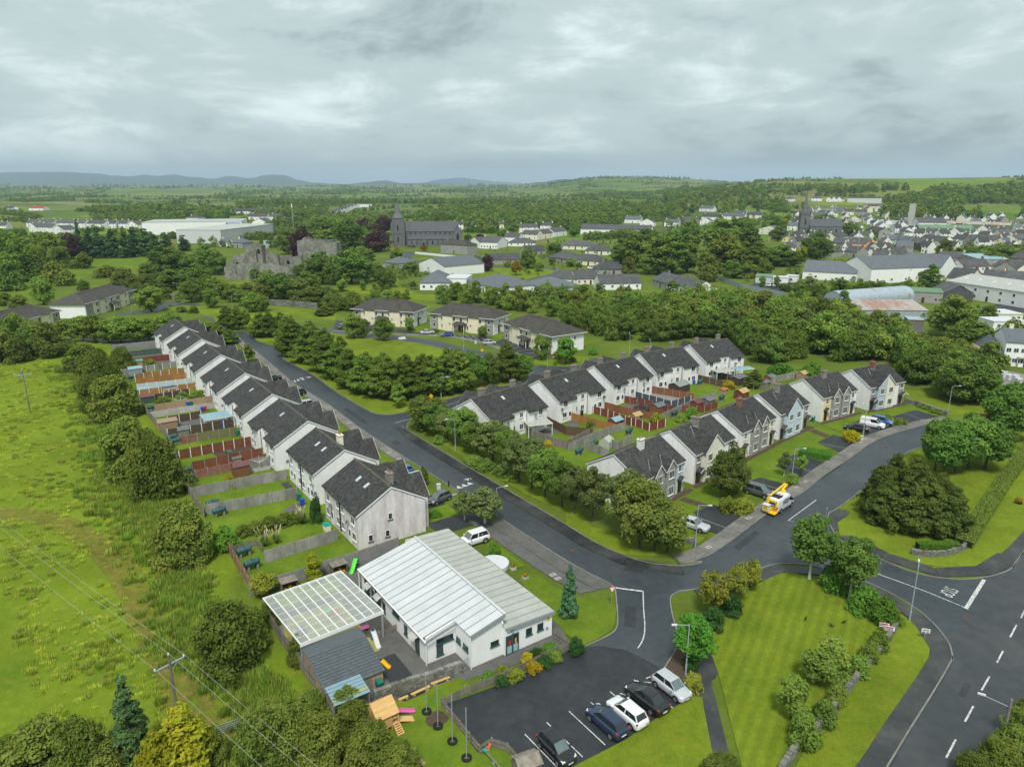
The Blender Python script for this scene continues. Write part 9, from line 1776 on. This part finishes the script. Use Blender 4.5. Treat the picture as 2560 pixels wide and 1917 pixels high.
# -- masses nobody could count: far woods and hedges, rough grass
def scatter(name,label,pts,scl,srcs,seed=0):
 """point cloud with geometry nodes that sets a tree or tuft at every point"""
 pts=np.asarray(pts,float);scl=np.asarray(scl,float);g=np.random.default_rng(seed);pick=g.integers(0,len(srcs),len(pts))
 root=None
 mes=bpy.data.meshes.new(name);mes.from_pydata(pts.tolist(),[],[])
 for nm,arr,ty in(('scl',scl,'FLOAT'),('rot',g.random(len(pts))*6.283,'FLOAT')):a=mes.attributes.new(nm,ty,'POINT');a.data.foreach_set('value',arr.astype(np.float32))
 a=mes.attributes.new('pick','INT','POINT');a.data.foreach_set('value',pick.astype(np.int32))
 o=ob(name,mes,None,kind='stuff',label=label)
 tr_=bpy.data.node_groups.new('scatter','GeometryNodeTree');tr_.interface.new_socket('Geometry',in_out='INPUT',socket_type='NodeSocketGeometry');tr_.interface.new_socket('Geometry',in_out='OUTPUT',socket_type='NodeSocketGeometry')
 gi,go=N(tr_,'NodeGroupInput'),N(tr_,'NodeGroupOutput');L=tr_.links.new
 jn=N(tr_,'GeometryNodeJoinGeometry')
 def attr(nm,ty):q=N(tr_,'GeometryNodeInputNamedAttribute',data_type=ty);Dv(q,'Name',nm);return q.outputs['Attribute']
 sc_,ro,pk=attr('scl','FLOAT'),attr('rot','FLOAT'),attr('pick','INT');cx=N(tr_,'ShaderNodeCombineXYZ');L(ro,cx.inputs[2])
 for i,sobj in enumerate(srcs):
  eq=N(tr_,'FunctionNodeCompare',data_type='INT',operation='EQUAL');L(pk,eq.inputs[2]);Dv(eq,3,i)
  oi=N(tr_,'GeometryNodeObjectInfo');Dv(oi,'Object',sobj);Dv(oi,'As Instance',True)
  ip=N(tr_,'GeometryNodeInstanceOnPoints');L(gi.outputs[0],ip.inputs['Points']);L(eq.outputs[0],ip.inputs['Selection']);L(oi.outputs['Geometry'],ip.inputs['Instance']);L(cx.outputs[0],ip.inputs['Rotation']);L(sc_,ip.inputs['Scale']);L(ip.outputs[0],jn.inputs[0])
 L(jn.outputs[0],go.inputs[0]);md=o.modifiers.new('scatter','NODES');md.node_group=tr_;return o
def src_obj(name,me):return bpy.data.objects.new(name,me)
def far_tree(leaf,shape,seed,n=150,size=.16):
 g=np.random.default_rng(seed);C,Rr=crown_clumps(g,shape,.45,.02,1.,16,.17);return src_obj('far_tree',leaf_mesh('far_tree',C,Rr,n,size*.55,LF[leaf],seed=seed))
FT=[far_tree('broad','oval',1),far_tree('broad','oval',2),far_tree('horn','dome',3),far_tree('horn','oval',4),far_tree('broad','dome',5),far_tree('haw','dome',6),far_tree('conif','cone',7),far_tree('broad','dome',8)]
FTM=[far_tree('broad','oval',11,1400,.075),far_tree('broad_l','oval',12,1400,.075),far_tree('olive','dome',13,1400,.075),far_tree('horn','dome',14,1400,.075)]
g=np.random.default_rng(77)
def cand(n,y0,y1):
 y_=y0*np.exp(g.random(n)*math.log(y1/y0));return(g.random(n)*2-1)*.86*y_,y_
def vnoise(x,y_,s):return np.array([mnoise.noise(Vector((a*s,b*s,4.2)))for a,b in zip(x,y_)])
xv,yv=cand(52000,560.,5200.);ci,e1,e2,c2_=fieldcell(xv,yv,True)
df=FS[c2_]-FS[ci];dl=np.hypot(df[:,0],df[:,1])+1e-6;sh=(e2**2-e1**2)/(2*dl)
xv=xv+df[:,0]/dl*sh+g.normal(size=len(xv))*1.2;yv=yv+df[:,1]/dl*sh+g.normal(size=len(yv))*1.2
hk=((np.minimum(ci,c2_)*7919+np.maximum(ci,c2_)*104729)%100<62)&(sh<70)
xv,yv=xv[hk],yv[hk];wd_=np.zeros(len(xv),bool)
xw,yw=cand(60000,560.,6500.);ci,e1,e2,c2_=fieldcell(xw,yw,True);u=xw/yw
wcell=(ci*7907%100)<np.where((u>-.12)&(yw<2400),22,7);wn=vnoise(xw,yw,.004)+.4*vnoise(xw,yw,.013)
kw=(wcell|(wn>.42))&~((u>.24)&(yw>1250));xv=np.concatenate([xv,xw[kw]]);yv=np.concatenate([yv,yw[kw]]);wd_=np.concatenate([wd_,np.ones(kw.sum(),bool)])
big=np.array([(o.location.x,o.location.y)for o in COL.objects if o.parent is None and o.get('category')in('house','factory','church','school','hall','shed','mill','tower','bungalow','workshop','stand')])
bd2=np.full(len(xv),1e9)
for bx_,by_ in big:
 if by_>350:
  dxx,dyy=xv-bx_,yv-by_;dn=math.hypot(bx_,by_);ux,uy=bx_/dn,by_/dn
  al_=dxx*ux+dyy*uy;la=np.abs(-dxx*uy+dyy*ux-0);bd2=np.minimum(bd2,np.maximum((np.abs(al_+10)/34),la/22))
ok=bd2>1
pts_,scl_=[],[]
def tl(k,*q):return[T(k,*a)for a in q]
OPEN=[tl(3,(1820,345),(2190,348),(2190,280),(1900,272),(1820,290)),tl(3,(1000,178),(1960,182),(2100,150),(2212,112),(1400,108),(1000,130)),tl(1,(600,228),(1400,218),(1390,182),(690,178)),tl(1,(0,300),(180,335),(520,315),(520,262),(150,262),(0,250)),tl(1,(240,374),(580,374),(520,338),(300,340)),tl(2,(200,240),(420,232),(400,208),(240,210)),tl(2,(560,190),(860,190),(800,165),(600,170)),tl(2,(1090,300),(1500,300),(1480,272),(1120,275)),tl(3,(760,300),(1400,300),(1380,268),(780,268)),tl(1,(1100,280),(1460,300),(1440,262),(1120,258)),tl(2,(1180,205),(1500,215),(1490,180),(1200,180)),tl(3,(1960,385),(2212,400),(2212,352),(1960,352))]
def clear(x,y_):
 if any(inside((x,y_),q)for q in OPEN):return False
 u_=x/y_
 if 150<x<420 and 300<y_<640:return False
 if y_<640 and-.18<u_<.1:return False
 return True
for x,y_,w2 in zip(xv[ok],yv[ok],wd_[ok]):
 if not clear(x,y_):continue
 h=(g.uniform(7.5,13)if w2 else g.uniform(3,7.5))*(1+max(0,y_-2500)/5000);pts_.append((x,y_,terr(x,y_)-.3));scl_.append(h)
print('far trees',len(pts_));scatter('woodland','distant woods and hedgerows covering the far country',pts_,scl_,FT,3)
def fill(name,label,poly,n,h0,h1,seed):
 gg=random.Random(seed);xs=[p.x for p in poly];ys=[p.y for p in poly];P_,S_=[],[]
 for _ in range(n*30):
  x,y_=gg.uniform(min(xs),max(xs)),gg.uniform(min(ys),max(ys))
  if inside((x,y_),poly)and not any(inside((x,y_),q)for q in OPEN):P_.append((x,y_,terr(x,y_)-.3));S_.append(gg.uniform(h0,h1))
  if len(P_)>=n:break
 scatter(name,label,P_,S_,FT,seed)
for lb,q,sd_ in MASS:
 scatter('woodland','hidden back of the '+lb.split(' in the ')[1],[(x,y_,-.2)for x,y_,h in q],[h for x,y_,h in q],FTM,sd_)
fill('woodland','dark wood behind the big church and bungalows',tl(2,(600,400),(850,380),(1150,385),(1500,380),(1800,370),(2212,380),(2212,300),(1800,300),(1300,300),(900,300),(600,330)),520,8,14,31)
fill('woodland','wooded hillside above the town on the left',tl(3,(0,330),(300,330),(700,330),(760,300),(720,200),(400,190),(0,200)),420,10,17,32);fill('woodland','wooded hillside above the town on the right',tl(3,(1300,350),(1500,380),(1950,380),(1900,300),(1800,270),(2212,270),(2212,180),(1700,190),(1400,280)),480,11,17,33)
fill('woodland','trees along the crest before the hillside school',tl(3,(760,200),(1000,215),(1340,200),(1500,190),(1500,165),(1100,170),(800,180)),130,10,15,34);fill('woodland','trees left of the factory and along the railway',tl(1,(850,380),(1400,380),(1420,330),(1000,320),(850,340)),150,8,13,35);fill('woodland','dark trees between the railway and the church',tl(1,(1900,500),(2212,480),(2400,420),(2300,380),(1900,400)),110,8,13,36)
fill('hedgerow','bushes along the railway cutting',tl(1,(1600,470),(1800,430),(1800,390),(1700,390),(1560,440)),60,3,7,37);fill('woodland','trees between the far left houses and factory',tl(1,(550,370),(880,390),(1140,390),(1140,370),(800,340),(560,345)),120,6,10,38)
fill('woodland','small trees mixed through the town',tl(3,(1000,460),(2200,480),(2200,560),(1700,580),(1040,520)),26,4,7,39);fill('woodland','trees about the town church and wooded edge',tl(3,(0,440),(600,440),(830,420),(1000,400),(1400,420),(1400,370),(800,350),(0,370)),90,5,10,40)
fill('shrubbery','garden shrubs and hedges among the bungalows',tl(2,(1100,500),(1800,500),(1960,720),(1300,760),(900,700),(1060,560)),120,1.2,3.2,41);fill('shrubbery','scrub between the school and the far trees',tl(2,(380,760),(1000,860),(1300,850),(1200,780),(600,660),(380,680)),90,1.5,4.5,42);fill('shrubbery','hedges and shrubs about the halls and compound',tl(3,(350,720),(900,860),(1700,860),(2100,760),(1200,700),(600,660)),120,1.5,4,43)
def tuft(name,n,h,spread,c,seed,wid=.02):
 g_=np.random.default_rng(seed);V_,F_,LC=[],[],[]
 for i in range(n):
  a=g_.random()*6.283;r_=g_.random()**.5*spread;b=np.array([cos(a)*r_,sin(a)*r_,0]);le=g_.random()*.5*h;dr=a+g_.normal()*.8;t_=b+np.array([cos(dr)*le,sin(dr)*le,h*(.5+.6*g_.random())]);w3=np.array([-sin(dr),cos(dr),0])*wid
  k=len(V_);V_+=[(b-w3).tolist(),(b+w3).tolist(),t_.tolist()];F_.append((k,k+1,k+2));LC+=[g_.random()]*3
 me=bpy.data.meshes.new(name);me.from_pydata(V_,[],F_);a=me.attributes.new('lc','FLOAT','POINT');a.data.foreach_set('value',np.array(LC,np.float32));me.materials.append(LF[c]);me.update();return src_obj(name,me)
LF['grass']=leafmat('field_grass_blade',(.3,.37,.035),(.4,.44,.07),.3,.3);LF['rush']=leafmat('rush_blade',(.22,.29,.04),(.32,.35,.07),.3,.3);LF['weed']=leafmat('weed_leaf',(.15,.25,.03),(.23,.32,.05),.3,.3);LF['dry']=leafmat('dry_grass',(.17,.145,.06),(.22,.2,.08),.3,.2)
GS=[tuft('grass_tuft',46,.3,.45,'grass',1,.045),tuft('grass_tuft',40,.24,.55,'grass',2,.05),tuft('grass_tuft',44,.26,.5,'grass',8,.05),tuft('rush_tuft',50,.4,.4,'rush',3,.05)]
WS=[tuft('weed_clump',60,.8,.5,'weed',5,.05),tuft('weed_clump',50,.6,.6,'weed',6,.06),tuft('weed_clump',50,.7,.5,'rush',7,.05)]
fld=pl(10,(-260,60),(0,72),(290,66),(330,150),(400,280),(450,400),(520,560),(640,620),(690,640),(760,830),(830,900),(877,1100))+pl(7,(650,1050),(860,1250),(1000,1500),(1100,1700),(1300,1800),(-300,1900),(-700,1500))
gg=random.Random(5);P_,S_,PW,SW=[],[],[],[]
xs=[p.x for p in fld];ys=[p.y for p in fld]
while len(P_)<2600:
 y_=40+(200)*gg.random()**1.5;x=gg.uniform(min(xs),max(xs))
 if not inside((x,y_),fld)or x<-.8*y_-12:continue
 v=mnoise.noise(Vector((x*.16,y_*.16,.5)))+.6*mnoise.noise(Vector((x*.5,y_*.5,2.5)))
 if gg.random()>.45+.8*v:continue
 if min((p.x-x)**2+(p.y-y_)**2 for p in trk[::2])<3.2:continue
 P_.append((x,y_,-.02));S_.append(gg.uniform(.6,1.35))
scatter('rough_grass','tussocky rough grass all over the left field',P_,S_,GS,4)
edge=smooth(pl(10,(300,90),(400,290),(480,560),(650,640),(700,720),(800,900),(850,1100))+pl(7,(700,1000),(860,1200),(1000,1420),(1080,1560)))
while len(PW)<3200:
 p=gg.choice(edge);o=Vector((gg.gauss(-1.8,2.2),gg.gauss(-.5,3.),0));q=p+o
 PW.append((q.x,q.y,-.02));SW.append(gg.uniform(.6,1.4))
PW=[(p,s)for p,s in zip(PW,SW)if inside(p,fld)]
scatter('weeds','rank weeds and nettles along the field edge',[p for p,s in PW],[s for p,s in PW],WS,5)
# -- mountains on the horizon
def ridge(name,label,D,prof,m,depth=2600,seed=0):
 pts=[];g_=random.Random(seed)
 for(xa,ya),(xb,yb)in zip(prof,prof[1:]):
  n=max(1,int(abs(xb-xa)/8))
  for i in range(n):t_=i/n;t_s=t_*t_*(3-2*t_);pts.append((xa+(xb-xa)*t_,ya+(yb-ya)*t_s+g_.uniform(-.35,.35)))
 pts.append(prof[-1]);V_,F_=[],[];nr_=9
 for px,py in pts:
  zt=CAM_H+(HOR-py)/F_PX*D*1.;x0=(px-IW/2)/F_PX*D
  for r_ in range(nr_):
   f_=r_/(nr_-1)*2-1;h=zt*(1-abs(f_)**1.4)+(g_.uniform(-1,1)*zt*.06 if 0<r_<nr_-1 and r_!=nr_//2 else 0);V_.append((x0*(1+f_*depth/D),D+f_*depth,h-20*abs(f_)))
 for i in range(len(pts)-1):
  for r_ in range(nr_-1):a=i*nr_+r_;F_.append((a,a+nr_,a+nr_+1,a+1))
 me=bpy.data.meshes.new(name);me.from_pydata(V_,[],F_);me.polygons.foreach_set('use_smooth',[True]*len(F_));me.materials.append(m);me.update();return struct(name,me,label)
M.moor=mat('moorland',(.035,.05,.035),.95,.3,.0012,(.022,.034,.028),.6,.0006)
ridge('hills','long blue mountain range on the left horizon',13500,[(-700,445),(-300,437),(0,434.6),(120,433),(200,432.6),(285,436),(320,441),(366,443),(399,438.7),(427,442),(468,438.6),(510,444),(560,448),(602,442),(650,447),(700,438.4),(737,440),(765,451),(800,457),(860,460),(900,463)],M.moor,2600,1)
ridge('hills','low blue hills left of the church spire',11000,[(780,463),(830,460),(880,461),(922,457),(975,452.5),(1020,459),(1085,457),(1120,462),(1180,464)],M.moor,1500,2);ridge('hills','flat-topped far mountain in the middle',16000,[(1060,464),(1090,452),(1110,449),(1160,445.6),(1205,451),(1240,455),(1290,457),(1330,462),(1380,465)],M.moor,2000,3)
ridge('hills','wooded nearer hill right of the middle',7200,[(1300,462),(1350,456),(1400,450),(1412,449.5),(1450,452),(1500,450),(1580,453),(1700,457),(1800,460)],M.moor,1300,4)
# -- the air
hm=bpy.data.materials.new('haze');hm.use_nodes=True;ht=hm.node_tree;ht.nodes.clear();ho=N(ht,'ShaderNodeOutputMaterial');pv=N(ht,'ShaderNodeVolumePrincipled');Dv(pv,'Color',(.62,.8,.95,1));pv.inputs['Density'].default_value=HAZE_D=7.5e-5;Dv(pv,'Anisotropy',.0)
ht.links.new(pv.outputs[0],ho.inputs['Volume'])
hz_=ob('haze',MB().box(-26000,-2500,-70,26000,20500,420).data('haze',hm),kind='stuff',label='thin blue haze filling the far air')
